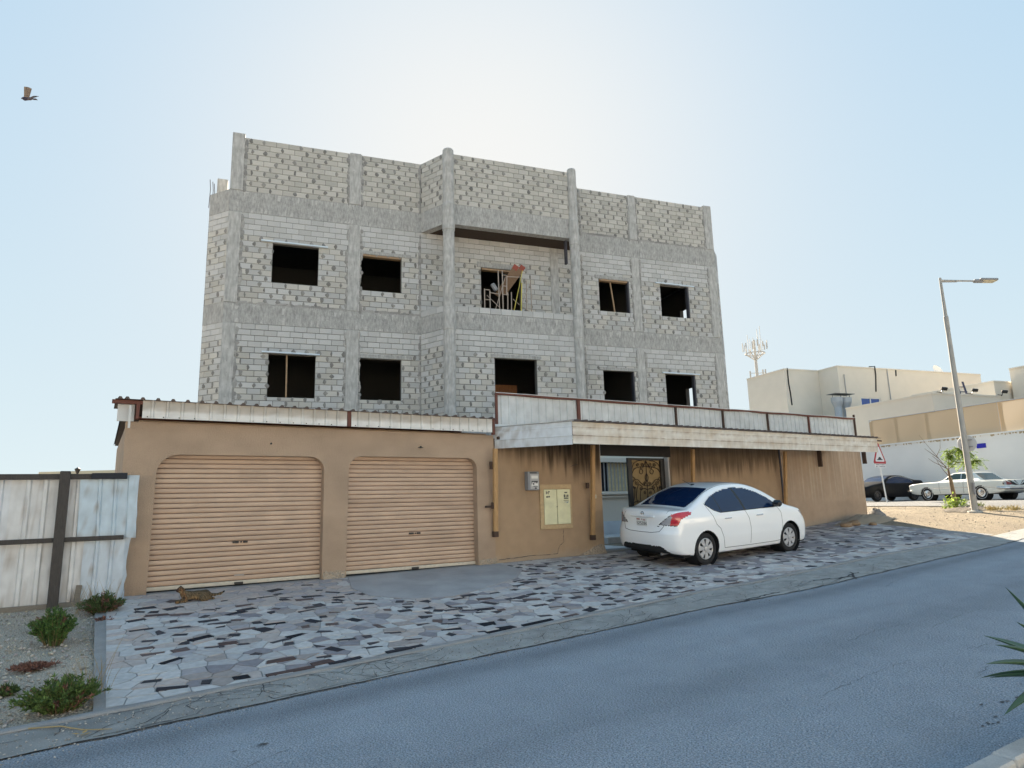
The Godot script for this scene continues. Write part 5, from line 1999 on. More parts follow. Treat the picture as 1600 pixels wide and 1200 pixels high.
func white_sedan() -> void:
	var b := Body.new()
	b.setup({"length": 4.43, "crown": 0.055, "bulge_r": 0.42, "bulge_f": 0.75, "soft": 0.07,
		"top": [[-0.1, 0.6], [0.0, 0.86], [0.06, 1.0], [0.13, 1.055], [0.3, 1.082], [0.55, 1.1], [0.8, 1.2], [1.15, 1.36], [1.5, 1.465], [1.85, 1.515], [2.2, 1.515], [2.55, 1.46], [2.9, 1.33], [3.3, 1.115], [3.5, 1.03], [3.8, 0.955], [4.1, 0.86], [4.3, 0.74], [4.43, 0.6], [4.53, 0.5]],
		"bot": [[-0.1, 0.3], [0.1, 0.27], [0.6, 0.2], [1.0, 0.19], [3.4, 0.19], [4.2, 0.2], [4.53, 0.24]],
		"plan": [[-0.1, 0.77], [0.3, 0.835], [0.8, 0.85], [2.0, 0.852], [3.4, 0.85], [4.0, 0.83], [4.53, 0.76]],
		"side": [[0.0, -0.08], [0.2, -0.045], [0.3, -0.02], [0.5, 0.0], [0.75, 0.0], [0.9, -0.012], [0.98, -0.035], [1.15, -0.10], [1.3, -0.175], [1.45, -0.27], [1.55, -0.36], [1.8, -0.5]],
		"rear": [[0.0, 0.3], [0.25, 0.1], [0.33, 0.035], [0.5, 0.0], [0.62, 0.0], [0.7, 0.035], [0.78, 0.06], [0.95, 0.07], [1.05, 0.1], [1.1, 0.16], [1.8, 0.2]],
		"front": [[0.0, 4.25], [0.25, 4.4], [0.45, 4.43], [0.6, 4.41], [0.8, 4.3], [1.0, 4.2], [1.8, 4.1]]})
	var s0 := 10.05 - 0.93
	var n0 := 8.98 + 0.80
	var ha := gh(10.05, 9.6)
	var hb := gh(12.65, 9.6)
	var pitch := atan2(hb - ha, 2.6)
	var ca := gh(11.4, 8.98)
	var cb := gh(11.4, 10.5)
	var roll := atan2(cb - ca, 1.52) * 0.8
	var t := thing("white_sedan", "white four-door sedan parked nose uphill on the crazy paving before the gate", "car", FG, Vector3(s0, 0, -n0))
	var bas := Basis(Vector3.BACK, pitch) * Basis(Vector3.RIGHT, roll)
	t.transform = FG * Transform3D(bas, Vector3(s0, 0, -n0))
	# set the wheels on the ground
	var foot := bas * Vector3(0.93, 0, 0.75)
	t.transform = FG * Transform3D(bas, Vector3(s0, gh(s0 + foot.x, n0 - foot.z) + 0.008 - foot.y, -n0))
	base_of[t] = Vector3.ZERO
	var win := PackedVector2Array([Vector2(1.0, 1.14), Vector2(1.05, 1.185), Vector2(1.2, 1.265), Vector2(1.45, 1.345), Vector2(1.75, 1.40), Vector2(2.05, 1.415), Vector2(2.35, 1.385), Vector2(2.65, 1.30), Vector2(2.92, 1.17), Vector2(3.12, 1.04), Vector2(3.14, 0.975), Vector2(1.38, 0.965), Vector2(1.2, 1.02)])
	var lamp := PackedVector2Array([Vector2(-0.36, 0.79), Vector2(0.12, 0.775), Vector2(0.17, 0.83), Vector2(0.22, 0.90), Vector2(0.34, 0.945), Vector2(0.46, 0.975), Vector2(0.47, 1.02), Vector2(0.38, 1.04), Vector2(0.15, 1.03), Vector2(-0.02, 0.995), Vector2(-0.16, 0.92)])
	var clear := PackedVector2Array([Vector2(-0.37, 0.78), Vector2(-0.06, 0.775), Vector2(-0.05, 0.86), Vector2(0.0, 0.94), Vector2(-0.07, 0.985), Vector2(-0.17, 0.93)])
	var lamp_in: PackedVector2Array = Geometry2D.offset_polygon(lamp, -0.013)[0]
	var front_lamp := PackedVector2Array([Vector2(3.82, 0.86), Vector2(4.05, 0.83), Vector2(4.25, 0.75), Vector2(4.33, 0.66), Vector2(4.22, 0.655), Vector2(4.0, 0.72)])
	var classify := func(p: Vector3, n: Vector3, sg: float) -> String:
		var az := absf(p.z)
		if p.y > 0.95 and n.z > 0.55 and in_poly(p.x, p.y, win):
			if absf(p.x - (2.12 - (p.y - 0.97) * 0.36)) < 0.035: return "pillar_trim"
			if absf(p.x - (1.42 - (p.y - 0.97) * 0.33)) < 0.012: return "pillar_trim"
			return "side_window" + ("+" if sg > 0 else "-")
		# the rear screen and the windscreen lie between lines that run up the pillars
		if p.x < 1.6 and p.x > 0.5 and n.x < -0.05 and n.z < 0.62:
			var v := (p.x - 0.60) / 0.78
			if v > 0.0 and v < 1.0 and az < lerpf(0.64, 0.545, v) - 0.04 * pow(1.0 - v, 6) - 0.05 * pow(v, 8): return "rear_screen"
		if p.x > 2.5 and p.x < 3.5 and n.x > 0.1 and n.z < 0.6:
			var v := (p.x - 2.62) / 0.76
			if v > 0 and v < 1 and az < lerpf(0.55, 0.70, v): return "windscreen"
		if p.x < 0.6 and p.y > 0.7 and p.y < 1.06 and n.y < 0.85:
			var q := p.x * 0.9 - (0.85 - az)
			if in_poly(q, p.y, lamp):
				if not in_poly(q, p.y, lamp_in) and (p.y < 0.8 or q < -0.05): return "lamp_trim"
				return ("reversing_lamp" if in_poly(q, p.y, clear) else "tail_lamp") + ("+" if sg > 0 else "-")
		if p.x > 3.75 and az > 0.5 and in_poly(p.x, p.y, front_lamp): return "headlamp" + ("+" if sg > 0 else "-")
		if p.x < 0.5 and p.y < 0.40 - 0.16 * smoothstep(0.48, 0.72, az) and n.x < 0.2: return "lower_bumper"
		if p.y < 0.2: return "underbody"
		return "body"
	car_skin(t, b, 430, 140, classify, [0.93, 3.53], 0.345, {"body": M.car_white, "side_window": M.car_glass, "pillar_trim": M.black_gloss, "rear_screen": M.car_glass, "windscreen": M.car_glass, "tail_lamp": M.lamp_red, "reversing_lamp": M.lamp_clear, "headlamp": M.lamp_clear, "lamp_trim": M.black_gloss, "lower_bumper": M.rubber, "underbody": M.rubber})
	# panel gaps
	car_lines(t, b, "door_gap", M.gap, [[[0.98, 1.16], [1.05, 1.05], [1.15, 0.9], [1.22, 0.75], [1.33, 0.66], [1.4, 0.5], [1.44, 0.28], [2.2, 0.27], [3.0, 0.27], [3.2, 0.28]], [[2.1, 0.97], [2.2, 0.8], [2.24, 0.6], [2.22, 0.3]], [[3.14, 0.97], [3.24, 0.85], [3.27, 0.6], [3.22, 0.28]]], 0.009, "side")
	car_lines(t, b, "window_trim", M.black_gloss, [[[1.38, 0.963], [2.2, 0.968], [3.14, 0.973]], [[1.0, 1.14], [1.2, 1.017], [1.38, 0.963]]], 0.016, "side")
	car_lines(t, b, "window_trim", M.car_white_edge, [[[1.0, 1.15], [1.05, 1.195], [1.2, 1.275], [1.45, 1.355], [1.75, 1.41], [2.05, 1.425], [2.35, 1.395], [2.65, 1.31], [2.92, 1.18], [3.12, 1.05]]], 0.012, "side")
	car_lines(t, b, "boot_gap", M.gap, [[[-0.52, 1.0], [-0.58, 0.9], [-0.55, 0.78], [-0.47, 0.67], [-0.3, 0.645], [0.0, 0.64], [0.3, 0.645], [0.47, 0.67], [0.55, 0.78]]], 0.01, "rear", false)
	car_lines(t, b, "roof_gap", M.gap, [[[0.8, 0.63], [1.2, 0.585], [1.7, 0.535], [2.3, 0.535], [2.8, 0.585]]], 0.01, "top")
	car_lines(t, b, "boot_gap", M.gap, [[[0.14, 0.58], [0.3, 0.6], [0.5, 0.6]]], 0.008, "top")
	# the plate in its recess, its garnish, badges
	var m := mb()
	var px := b.rear_x(0.83, 0.0) - 0.012
	m.boxt(Transform3D(Basis(), Vector3(b.rear_x(0.93, 0) - 0.004, 0.935, 0)), Vector3(0.05, 0.045, 0.66), 0.012)
	part("boot_garnish", m, M.car_white, t)
	m = mb()
	m.boxt(Transform3D(Basis(), Vector3(px, 0.82, 0)), Vector3(0.014, 0.15, 0.29), 0.004)
	var plate := part("number_plate", m, M.white_print, t)
	m = mb()
	for q in [[-0.14, 0.862, 0.09, 0.022], [0.0, 0.862, 0.015, 0.022], [0.04, 0.868, 0.06, 0.008], [0.04, 0.855, 0.06, 0.008]]:
		m.box(Vector3(px - 0.010, q[1], q[0]), Vector3(px - 0.0075, q[1] + q[3], q[0] + q[2]))
	part("print", m, M.red_print, plate)
	var sf := SystemFont.new()
	sf.font_names = PackedStringArray(["Droid Sans"])
	for k in 6:
		var txt := TextMesh.new()
		txt.text = "525284"[k]
		txt.font = sf
		txt.font_size = 32
		txt.pixel_size = 0.0027
		txt.depth = 0.003
		piece("digit", txt, M.dark_print, plate, Transform3D(Basis(Vector3.UP, -PI / 2), Vector3(px - 0.0085, 0.798, -0.1175 + 0.047 * k)))
	m = mb()
	var ring := []
	for k in 21:
		var a := TAU * k / 20
		ring.append(Vector3(b.rear_x(0.985, 0) - 0.008, 0.985 + 0.036 * sin(a), 0.04 * cos(a)))
	m.tube(ring, 0.006, 6)
	m.boxt(Transform3D(Basis(), Vector3(b.rear_x(0.985, 0) - 0.008, 0.985, 0)), Vector3(0.012, 0.013, 0.1), 0.002)
	part("badge", m, M.chrome, t)
	m = mb()
	m.boxt(Transform3D(Basis(), Vector3(b.rear_x(0.79, 0.42) - 0.002, 0.765, 0.40)), Vector3(0.01, 0.016, 0.09), 0.002)
	part("badge", m, M.dark_print, t)
	for x in [1.5, 2.47]:
		for sg in [1.0, -1.0]:
			m = mb()
			var y := 0.845
			m.boxt(Transform3D(Basis(), Vector3(x + 0.06, y, sg * (b.side_z(x, y) + 0.02))), Vector3(0.19, 0.022, 0.02), 0.008)
			m.boxt(Transform3D(Basis(), Vector3(x + 0.06, y - 0.006, sg * (b.side_z(x, y) + 0.0))), Vector3(0.2, 0.012, 0.012), 0.002)
			part("door_handle", m, M.chrome, t)
	for sg in [1.0, -1.0]:
		m = mb()
		m.boxt(Transform3D(Basis(Vector3.UP, 0.15 * sg), Vector3(3.02, 1.05, sg * 0.93)), Vector3(0.12, 0.135, 0.2), 0.045)
		m.bar(Vector3(3.06, 0.99, sg * 0.78), Vector3(3.03, 1.01, sg * 0.9), 0.05, 0.06)
		part("door_mirror", m, M.black_gloss, t)
	m = mb()
	m.tube([Vector3(1.52, b.top_y(1.52, 0) - 0.01, 0.0), Vector3(1.22, b.top_y(1.22, 0) + 0.21, 0.0)], [0.006, 0.003], 6)
	m.boxt(Transform3D(Basis(), Vector3(1.53, b.top_y(1.53, 0) + 0.008, 0)), Vector3(0.1, 0.03, 0.035), 0.01)
	part("aerial", m, M.black_gloss, t)
	# underbody slab made low and wide to darken beneath, and the arch liners
	m = mb()
	m.box(Vector3(0.4, 0.17, -0.72), Vector3(4.15, 0.34, 0.72))
	for x in [0.93, 3.53]:
		for sg in [1.0, -1.0]:
			m.lathe([Vector2(0.352, 0.3), Vector2(0.352, 0.0)], 24, Transform3D(Basis(Vector3.RIGHT, PI / 2 * sg), Vector3(x, 0.31, sg * 0.52)))
	part("underbody", m, M.rubber, t)
	m = mb()
	m.tube([Vector3(0.12, 0.24, 0.42), Vector3(0.5, 0.26, 0.4)], 0.025, 8)
	part("exhaust", m, M.grey_metal, t)
	for x in [0.93, 3.53]:
		for sg in [1.0, -1.0]:
			wheel(t, Vector3(x, 0.302, sg * 0.80), 0.302, 0.2, sg, "cover")


func vintage_coupe() -> void:
	var b := Body.new()
	b.setup({"length": 5.2, "crown": 0.03, "bulge_r": 0.05, "bulge_f": 0.1, "soft": 0.045,
		"top": [[-0.1, 0.7], [0.0, 0.86], [0.1, 0.89], [0.6, 0.915], [1.15, 0.94], [1.35, 1.05], [1.62, 1.25], [1.72, 1.31], [2.0, 1.345], [2.5, 1.345], [2.75, 1.31], [2.95, 1.2], [3.35, 0.97], [3.5, 0.945], [4.2, 0.92], [4.9, 0.86], [5.15, 0.8], [5.3, 0.7]],
		"bot": [[-0.1, 0.42], [0.3, 0.34], [0.9, 0.26], [4.3, 0.26], [5.0, 0.34], [5.3, 0.4]],
		"plan": [[-0.1, 0.93], [0.5, 0.97], [4.6, 0.97], [5.3, 0.9]],
		"side": [[0.0, -0.12], [0.26, -0.06], [0.45, -0.01], [0.7, 0.0], [0.84, 0.0], [0.93, -0.06], [1.0, -0.2], [1.2, -0.27], [1.34, -0.33], [1.8, -0.4]],
		"rear": [[0.0, 0.4], [0.35, 0.12], [0.5, 0.0], [0.62, -0.02], [0.66, 0.05], [0.8, 0.05], [0.88, 0.02], [1.8, 0.05]],
		"front": [[0.0, 4.9], [0.4, 5.1], [0.55, 5.17], [0.8, 5.2], [0.9, 5.2], [1.8, 5.2]]})
	var h := gh(36.5, 15.8)
	var t := thing("vintage_coupe", "white vintage two-door coupe with long rear deck parked by the white villa wall", "car", FB, Vector3(32.25, h, -20.2))
	t.transform = FB * Transform3D(Basis(Vector3.UP, PI / 2 - 0.06), Vector3(32.15, h, -20.6))
	base_of[t] = Vector3.ZERO
	var win := PackedVector2Array([Vector2(2.0, 0.985), Vector2(2.0, 1.2), Vector2(2.08, 1.262), Vector2(2.7, 1.262), Vector2(2.82, 1.22), Vector2(3.22, 0.985)])
	var classify := func(p: Vector3, n: Vector3, sg: float) -> String:
		var az := absf(p.z)
		if p.y > 0.97 and n.z > 0.6 and in_poly(p.x, p.y, win):
			if absf(p.x - 2.25) < 0.02: return "pillar_trim"
			return "side_window" + ("+" if sg > 0 else "-")
		if p.x > 1.17 and p.x < 1.66 and n.x < -0.2 and az < 0.60 - (p.x - 1.17) * 0.08 and n.z < 0.55: return "rear_screen"
		if p.x > 2.82 and p.x < 3.32 and n.x > 0.2 and az < 0.60 and n.z < 0.55: return "windscreen"
		if p.x < 0.12 and p.y > 0.665 and p.y < 0.79 and n.x < -0.5:
			if az > 0.38 and az < 0.80: return "tail_lamp" + ("+" if sg > 0 else "-")
			if az >= 0.80 and az < 0.9: return "reversing_lamp" + ("+" if sg > 0 else "-")
			return "rear_panel"
		if p.y < 0.3: return "underbody"
		return "body"
	car_skin(t, b, 190, 56, classify, [1.2, 4.07], 0.36, {"body": M.car_cream, "side_window": M.glass_green, "pillar_trim": M.chrome, "rear_screen": M.glass_teal, "windscreen": M.glass_teal, "tail_lamp": M.lamp_dark_red, "reversing_lamp": M.lamp_clear, "rear_panel": M.black_gloss, "underbody": M.rubber})
	car_lines(t, b, "door_gap", M.gap, [[[2.0, 0.95], [2.02, 0.6], [2.05, 0.35]], [[3.3, 0.93], [3.32, 0.6], [3.3, 0.35]]], 0.014, "side")
	car_lines(t, b, "trim", M.chrome, [[[0.3, 0.56], [1.0, 0.6]], [[1.65, 0.6], [3.7, 0.6]], [[0.15, 0.87], [1.2, 0.9], [2.0, 0.935]]], 0.02, "side")
	var m := mb()
	m.tube([Vector3(0.35, 0.55, 1.0), Vector3(0.0, 0.53, 0.96), Vector3(-0.07, 0.52, 0.7), Vector3(-0.08, 0.52, 0.0), Vector3(-0.07, 0.52, -0.7), Vector3(0.0, 0.53, -0.96), Vector3(0.35, 0.55, -1.0)], 0.055, 8)
	part("rear_bumper", m, M.chrome, t)
	m = mb()
	m.tube([Vector3(4.9, 0.5, 1.0), Vector3(5.2, 0.48, 0.9), Vector3(5.26, 0.48, 0.5), Vector3(5.27, 0.48, 0.0), Vector3(5.26, 0.48, -0.5), Vector3(5.2, 0.48, -0.9), Vector3(4.9, 0.5, -1.0)], 0.05, 8)
	part("front_bumper", m, M.chrome, t)
	m = mb()
	m.box(Vector3(0.5, 0.3, -0.7), Vector3(4.8, 0.45, 0.7))
	for x in [1.2, 4.07]:
		for sg in [1.0, -1.0]:
			m.lathe([Vector2(0.366, 0.3), Vector2(0.366, 0.0)], 20, Transform3D(Basis(Vector3.RIGHT, PI / 2 * sg), Vector3(x, 0.31, sg * 0.62)))
	part("underbody", m, M.rubber, t)
	for x in [1.2, 4.07]:
		for sg in [1.0, -1.0]:
			wheel(t, Vector3(x, 0.345, sg * 0.9), 0.345, 0.2, sg, "white")
	m = mb()
	for sg in [1.0, -1.0]:
		m.boxt(Transform3D(Basis(), Vector3(2.2, 0.83, sg * 0.985)), Vector3(0.14, 0.02, 0.03), 0.006)
	part("door_handle", m, M.chrome, t)


func black_sedan() -> void:
	var b := Body.new()
	b.setup({"length": 4.6, "crown": 0.05, "bulge_r": 0.3, "bulge_f": 0.5, "soft": 0.06,
		"top": [[-0.1, 0.75], [0.0, 1.02], [0.1, 1.12], [0.5, 1.15], [0.75, 1.17], [1.1, 1.27], [1.5, 1.39], [1.9, 1.425], [2.3, 1.41], [2.7, 1.3], [3.1, 1.1], [3.3, 1.02], [3.9, 0.94], [4.4, 0.8], [4.7, 0.6]],
		"bot": [[-0.1, 0.3], [0.5, 0.2], [4.1, 0.2], [4.7, 0.26]],
		"plan": [[-0.1, 0.8], [0.5, 0.88], [4.0, 0.88], [4.7, 0.78]],
		"side": [[0.0, -0.06], [0.3, -0.01], [0.6, 0.0], [0.9, -0.02], [1.0, -0.06], [1.2, -0.17], [1.4, -0.28], [1.8, -0.5]],
		"rear": [[0.0, 0.3], [0.3, 0.04], [0.5, 0.0], [0.75, 0.05], [1.0, 0.03], [1.1, 0.08], [1.8, 0.2]],
		"front": [[0.0, 4.4], [0.4, 4.58], [0.6, 4.58], [0.8, 4.5], [1.8, 4.3]]})
	var h := gh(37.5, 18.5)
	var t := thing("black_sedan", "black four-door sedan backed up to the villa wall, half hidden by the tan wall", "car", FB, Vector3(34.65, h, -28.05))
	t.transform = FB * Transform3D(Basis(Vector3.UP, PI), Vector3(34.65, h, -28.05))
	base_of[t] = Vector3.ZERO
	var win := PackedVector2Array([Vector2(0.95, 1.05), Vector2(1.1, 1.17), Vector2(1.5, 1.29), Vector2(1.9, 1.33), Vector2(2.3, 1.3), Vector2(2.65, 1.2), Vector2(2.95, 1.03), Vector2(2.95, 0.97), Vector2(1.1, 0.98)])
	var classify := func(p: Vector3, n: Vector3, sg: float) -> String:
		var az := absf(p.z)
		if p.y > 0.95 and n.z > 0.5 and in_poly(p.x, p.y, win): return "side_window" + ("+" if sg > 0 else "-")
		if p.x > 0.72 and p.x < 1.42 and n.x < -0.1 and az < 0.56 and n.z < 0.6: return "rear_screen"
		if p.x > 2.42 and p.x < 3.12 and n.x > 0.1 and az < 0.62 and n.z < 0.6: return "windscreen"
		if p.x < 0.35 and p.y > 0.72 and p.y < 0.92 and az > 0.45: return "tail_lamp" + ("+" if sg > 0 else "-")
		return "body"
	car_skin(t, b, 150, 48, classify, [0.95, 3.7], 0.355, {"body": M.car_black, "side_window": M.car_glass, "rear_screen": M.car_glass, "windscreen": M.car_glass, "tail_lamp": M.lamp_dark_red})
	car_lines(t, b, "window_trim", M.chrome, [[[0.95, 1.05], [1.1, 1.18], [1.5, 1.3], [1.9, 1.345], [2.3, 1.315], [2.65, 1.21]]], 0.025, "side")
	var m := mb()
	m.box(Vector3(0.5, 0.24, -0.65), Vector3(4.2, 0.36, 0.65))
	part("underbody", m, M.rubber, t)
	for x in [0.95, 3.7]:
		for sg in [1.0, -1.0]:
			wheel(t, Vector3(x, 0.32, sg * 0.82), 0.32, 0.22, sg, "alloy")

# ---------------------------------------------------------------- street furniture, the villa, the mast

func street_lamp() -> void:
	var h := gh(22.4, 9.48)
	var t := thing("street_lamp", "tall pale grey street lamp with a flat lantern, on the sandy verge", "street lamp", FG, Vector3(22.4, h, -9.48))
	var m := mb(t)
	var at := Transform3D(Basis(), Vector3(22.4, 0, -9.48))
	m.lathe([Vector2(0.2, h - 0.05), Vector2(0.19, h + 0.0), Vector2(0.088, h + 0.02), Vector2(0.084, h + 1.2), Vector2(0.074, 3.0), Vector2(0.062, 5.2)], 16, at)
	part("pole", m, M.pole_grey, t)
	m = mb(t)
	m.lathe([Vector2(0.07, 5.05), Vector2(0.07, 5.46), Vector2(0.05, 5.5), Vector2(0.038, 6.74), Vector2(0.03, 6.76), Vector2(0, 6.76)], 14, at)
	part("upper_pole", m, M.pole_grey, t)
	m = mb(t)
	m.box(Vector3(22.28, h + 0.5, -9.4), Vector3(22.36, h + 0.85, -9.36))
	part("hatch", m, M.grey_metal, t)
	m = mb(t)
	var d := Vector3(1.09, -0.06, 0.73).normalized()
	var o := Vector3(22.42, 6.67, -9.48)
	m.tube([o, o + d * 0.55 + Vector3(0, 0.0, 0), o + d * 1.1], [0.038, 0.03, 0.026], 8)
	m.tube([o + Vector3(0, -0.03, 0), o + d * 0.5 + Vector3(0, -0.02, 0)], 0.03, 6)
	part("arm", m, M.pole_grey, t)
	var b := Basis(d, Vector3.UP, d.cross(Vector3.UP)) 
	var head := group_part("lantern", t)
	m = mb(t)
	m.boxt(Transform3D(b, o + d * 1.18), Vector3(0.3, 0.1, 0.16), 0.03)
	m.boxt(Transform3D(b, o + d * 1.46 + Vector3(0, 0.03, 0)), Vector3(0.56, 0.075, 0.3), 0.03)
	part("housing", m, M.grey_metal, head)
	m = mb(t)
	m.boxt(Transform3D(b, o + d * 1.48 + Vector3(0, -0.014, 0)), Vector3(0.44, 0.02, 0.25), 0.006)
	part("lens", m, M.lens, head)
	# the back of a round sign on the far side of the pole
	t = thing("round_sign", "back of a round grey traffic sign fixed to the street lamp pole", "sign", FG, Vector3(22.45, 1.2, -9.6))
	m = mb(t)
	m.lathe([Vector2(0, -0.004), Vector2(0.25, -0.004), Vector2(0.255, 0.0), Vector2(0.25, 0.008), Vector2(0, 0.008)], 32, Transform3D(Basis(Vector3.UP, 0.2) * Basis(Vector3.BACK, PI / 2), Vector3(22.54, 1.45, -9.48)))
	part("disc", m, M.sign_back, t)
	m = mb(t)
	m.box(Vector3(22.5, 1.33, -9.64), Vector3(22.525, 1.36, -9.32))
	m.box(Vector3(22.5, 1.54, -9.64), Vector3(22.525, 1.57, -9.32))
	part("clamp", m, M.grey_metal, t)


func hump_sign() -> void:
	var p := Vector3(28.65, 0, -24.7)
	var w := FG.affine_inverse() * (FB * p)
	var h := gh(w.x, -w.z)
	var t := thing("warning_sign", "red bordered triangular speed hump sign on a thin white pole at the street corner", "sign", FB, Vector3(p.x, h, p.z))
	var m := mb(t)
	m.tube([Vector3(28.66, h - 0.1, -24.72), Vector3(28.52, 1.5, -24.76)], 0.036, 8)
	part("pole", m, M.white_paint, t)
	var f := Transform3D(Basis(Vector3.UP, 0.25), Vector3(28.5, 1.86, -24.7))
	var tri := func(r: float) -> PackedVector2Array:
		var q := PackedVector2Array()
		for k in 3:
			for e in 7:
				var a := PI / 2 + k * TAU / 3 + (e - 3) * 0.22
				q.append(Vector2(0, r * 0.86).rotated(k * TAU / 3) + Vector2.from_angle(a) * r * 0.14)
		return q
	m = mb(t)
	m.prism(tri.call(0.66), -0.02, 0.0, f)
	part("red_border", m, M.sign_red, t)
	m = mb(t)
	m.prism(tri.call(0.48), 0.001, 0.004, f)
	part("white_field", m, M.sign_white, t)
	m = mb(t)
	m.prism(PackedVector2Array([Vector2(-0.26, -0.19), Vector2(0.26, -0.19), Vector2(0.26, -0.155), Vector2(0.17, -0.14), Vector2(0.1, -0.06), Vector2(0.045, -0.035), Vector2(-0.045, -0.035), Vector2(-0.1, -0.06), Vector2(-0.17, -0.14), Vector2(-0.26, -0.155)]), 0.0045, 0.0075, f)
	part("hump_symbol", m, M.dark_print, t)
	m = mb(t)
	m.boxt(f * Transform3D(Basis(), Vector3(0, -0.46, -0.01)), Vector3(1.0, 0.2, 0.012), 0.004)
	var pl := part("text_plate", m, M.sign_white, t)
	# the two lines of script on the plate, as far as they can be told
	m = mb(t)
	rng.seed = 4
	for row in 2:
		var x := -0.45
		while x < 0.43:
			var w2 := rng.randf_range(0.02, 0.05)
			if rng.randf() < 0.86: m.boxt(f * Transform3D(Basis(), Vector3(x + w2 / 2, -0.42 - row * 0.085 + rng.randf_range(-0.004, 0.004), -0.003)), Vector3(w2, rng.randf_range(0.014, 0.034), 0.003))
			x += w2 + 0.006
	part("print", m, M.sign_text, pl)


func villa() -> void:
	var nz := FastNoiseLite.new()
	nz.seed = 14
	var t := thing("villa_wall", "high white boundary wall along the cross street behind the vintage coupe", "wall", FB, Vector3(35.1, -0.5, -24))
	var m := mb(t)
	m.box(Vector3(35, -0.8, -60), Vector3(35.3, 2.9, -6))
	part("wall", m, M.white_wall, t)
	m = mb(t)
	m.box(Vector3(34.94, 2.9, -60), Vector3(35.36, 2.98, -6))
	part("coping", m, M.white_wall, t)
	rng.seed = 3
	m = mb(t)
	m.col = Color(0.42, 0.34, 0.22)
	for k in 150:
		var n := rng.randf_range(20, 40)
		var w := rng.randf_range(0.03, 0.14)
		m.quad(Vector3(34.997, rng.randf_range(2.78, 2.87), -n), Vector3(34.997, rng.randf_range(2.78, 2.87), -n + w), Vector3(34.997, 2.9, -n + w), Vector3(34.997, 2.9, -n))
	part("stain", m, M.stone_mix, t, "", "stuff")
	t = thing("address_plate", "small blue address plate on the white villa wall", "sign", FB, Vector3(34.98, 2.25, -24.05))
	m = mb(t)
	m.boxt(Transform3D(Basis(), Vector3(34.985, 2.365, -24.05)), Vector3(0.025, 0.24, 0.5), 0.006)
	part("plate", m, M.sign_blue, t)
	# the tan fabric screen on the wall
	t = thing("fabric_screen", "tan fabric privacy screen on top of the white villa wall", "screen", FB, Vector3(35.2, 2.98, -27))
	for q in [[30.95, 29.2], [29.2, 27.2], [27.2, 25.1], [25.1, 23.08], [23.05, 21.0], [21.0, 19.0], [19.0, 17.0]]:
		m = mb(t)
		var P := []
		for j in 9:
			var r := PackedVector3Array()
			for i in 9:
				var n := lerpf(q[0], q[1], i / 8.0)
				var y := lerpf(3.0, 4.54, j / 8.0)
				if q[0] > 30 and i == 0 and j == 8: y = 4.42
				r.append(Vector3(35.2 + 0.05 * sin(PI * i / 8.0) * sin(PI * j / 8.0) * 1.0, y, -n))
			P.append(r)
		m.grid(P)
		part("fabric_panel", m, M.tan_fabric if q[0] > 23.06 else M.tan_fabric_sunlit, t)
	m = mb(t)
	m.bar(Vector3(35.2, 4.56, -30.95), Vector3(35.2, 4.56, -17), 0.05, 0.05)
	for n in [30.97, 29.2, 27.2, 25.1, 23.07, 21.0, 19.0]: m.bar(Vector3(35.24, 2.98, -n), Vector3(35.24, 4.56, -n), 0.05, 0.05)
	part("frame", m, M.grey_metal_pale, t)
	# the villa behind
	t = thing("villa", "cream flat-roofed villa of two storeys behind the white boundary wall", "building", FB, Vector3(47, -0.4, -38))
	var block := func(s0: float, s1: float, n0: float, n1: float, top: float, called: String, holes: Array):
		var k := mb(t)
		k.holed(s0, s1, -0.6, top, holes, 0.25, Transform3D(Basis(), Vector3(0, 0, -n0)))
		k.box(Vector3(s0, -0.6, -n1), Vector3(s0 + 0.25, top, -n0 - 0.25))
		k.box(Vector3(s1 - 0.25, -0.6, -n1), Vector3(s1, top, -n0 - 0.25))
		k.box(Vector3(s0 + 0.25, top - 0.8, -n1), Vector3(s1 - 0.25, top - 0.5, -n0 - 0.25))
		k.box(Vector3(s0 + 0.25, -0.6, -n1), Vector3(s1 - 0.25, top - 0.8, -n1 + 0.25))
		var w := part(called, k, M.cream_wall, t)
		k = mb(t)
		k.band([Vector2(s0, n1), Vector2(s0, n0), Vector2(s1, n0)], top, top + 0.1, 0.3, 0.05)
		part("coping", k, M.cream_wall, w)
	var win := Rect2(44.1, 6.95, 2.1, 0.74)
	block.call(38.5, 42.0, 41.24, 45.74, 10.1, "wing", [])
	block.call(42.0, 58.4, 39.27, 47.0, 10.1, "main_block", [win])
	block.call(38.0, 44.55, 28.62, 35.2, 5.98, "front_block", [])
	block.call(44.6, 50.0, 29.2, 35.2, 7.1, "rear_block", [])
	block.call(46.0, 60.0, 24.0, 29.0, 7.95, "side_block", [])
	m = mb(t)
	m.box(Vector3(38.0, 4.5, -35.2), Vector3(42.0, 4.62, -45.7))
	m.box(Vector3(37.9, -0.6, -41.0), Vector3(38.1, 4.5, -35.2))
	part("wing", m, M.cream_wall, t)
	var w := group_part("window", t)
	m = mb(t)
	for q in [[44.1, 6.95, 46.2, 7.03], [44.1, 7.61, 46.2, 7.69], [44.1, 7.03, 44.18, 7.61], [46.12, 7.03, 46.2, 7.61], [45.1, 7.03, 45.2, 7.61]]:
		m.box(Vector3(q[0], q[1], -39.4), Vector3(q[2], q[3], -39.3))
	part("frame", m, M.white_paint, w)
	for q in [[44.18, 45.1], [45.2, 46.12]]:
		m = mb(t)
		m.box(Vector3(q[0], 7.03, -39.37), Vector3(q[1], 7.61, -39.35))
		part("pane", m, M.blue_glass, w)
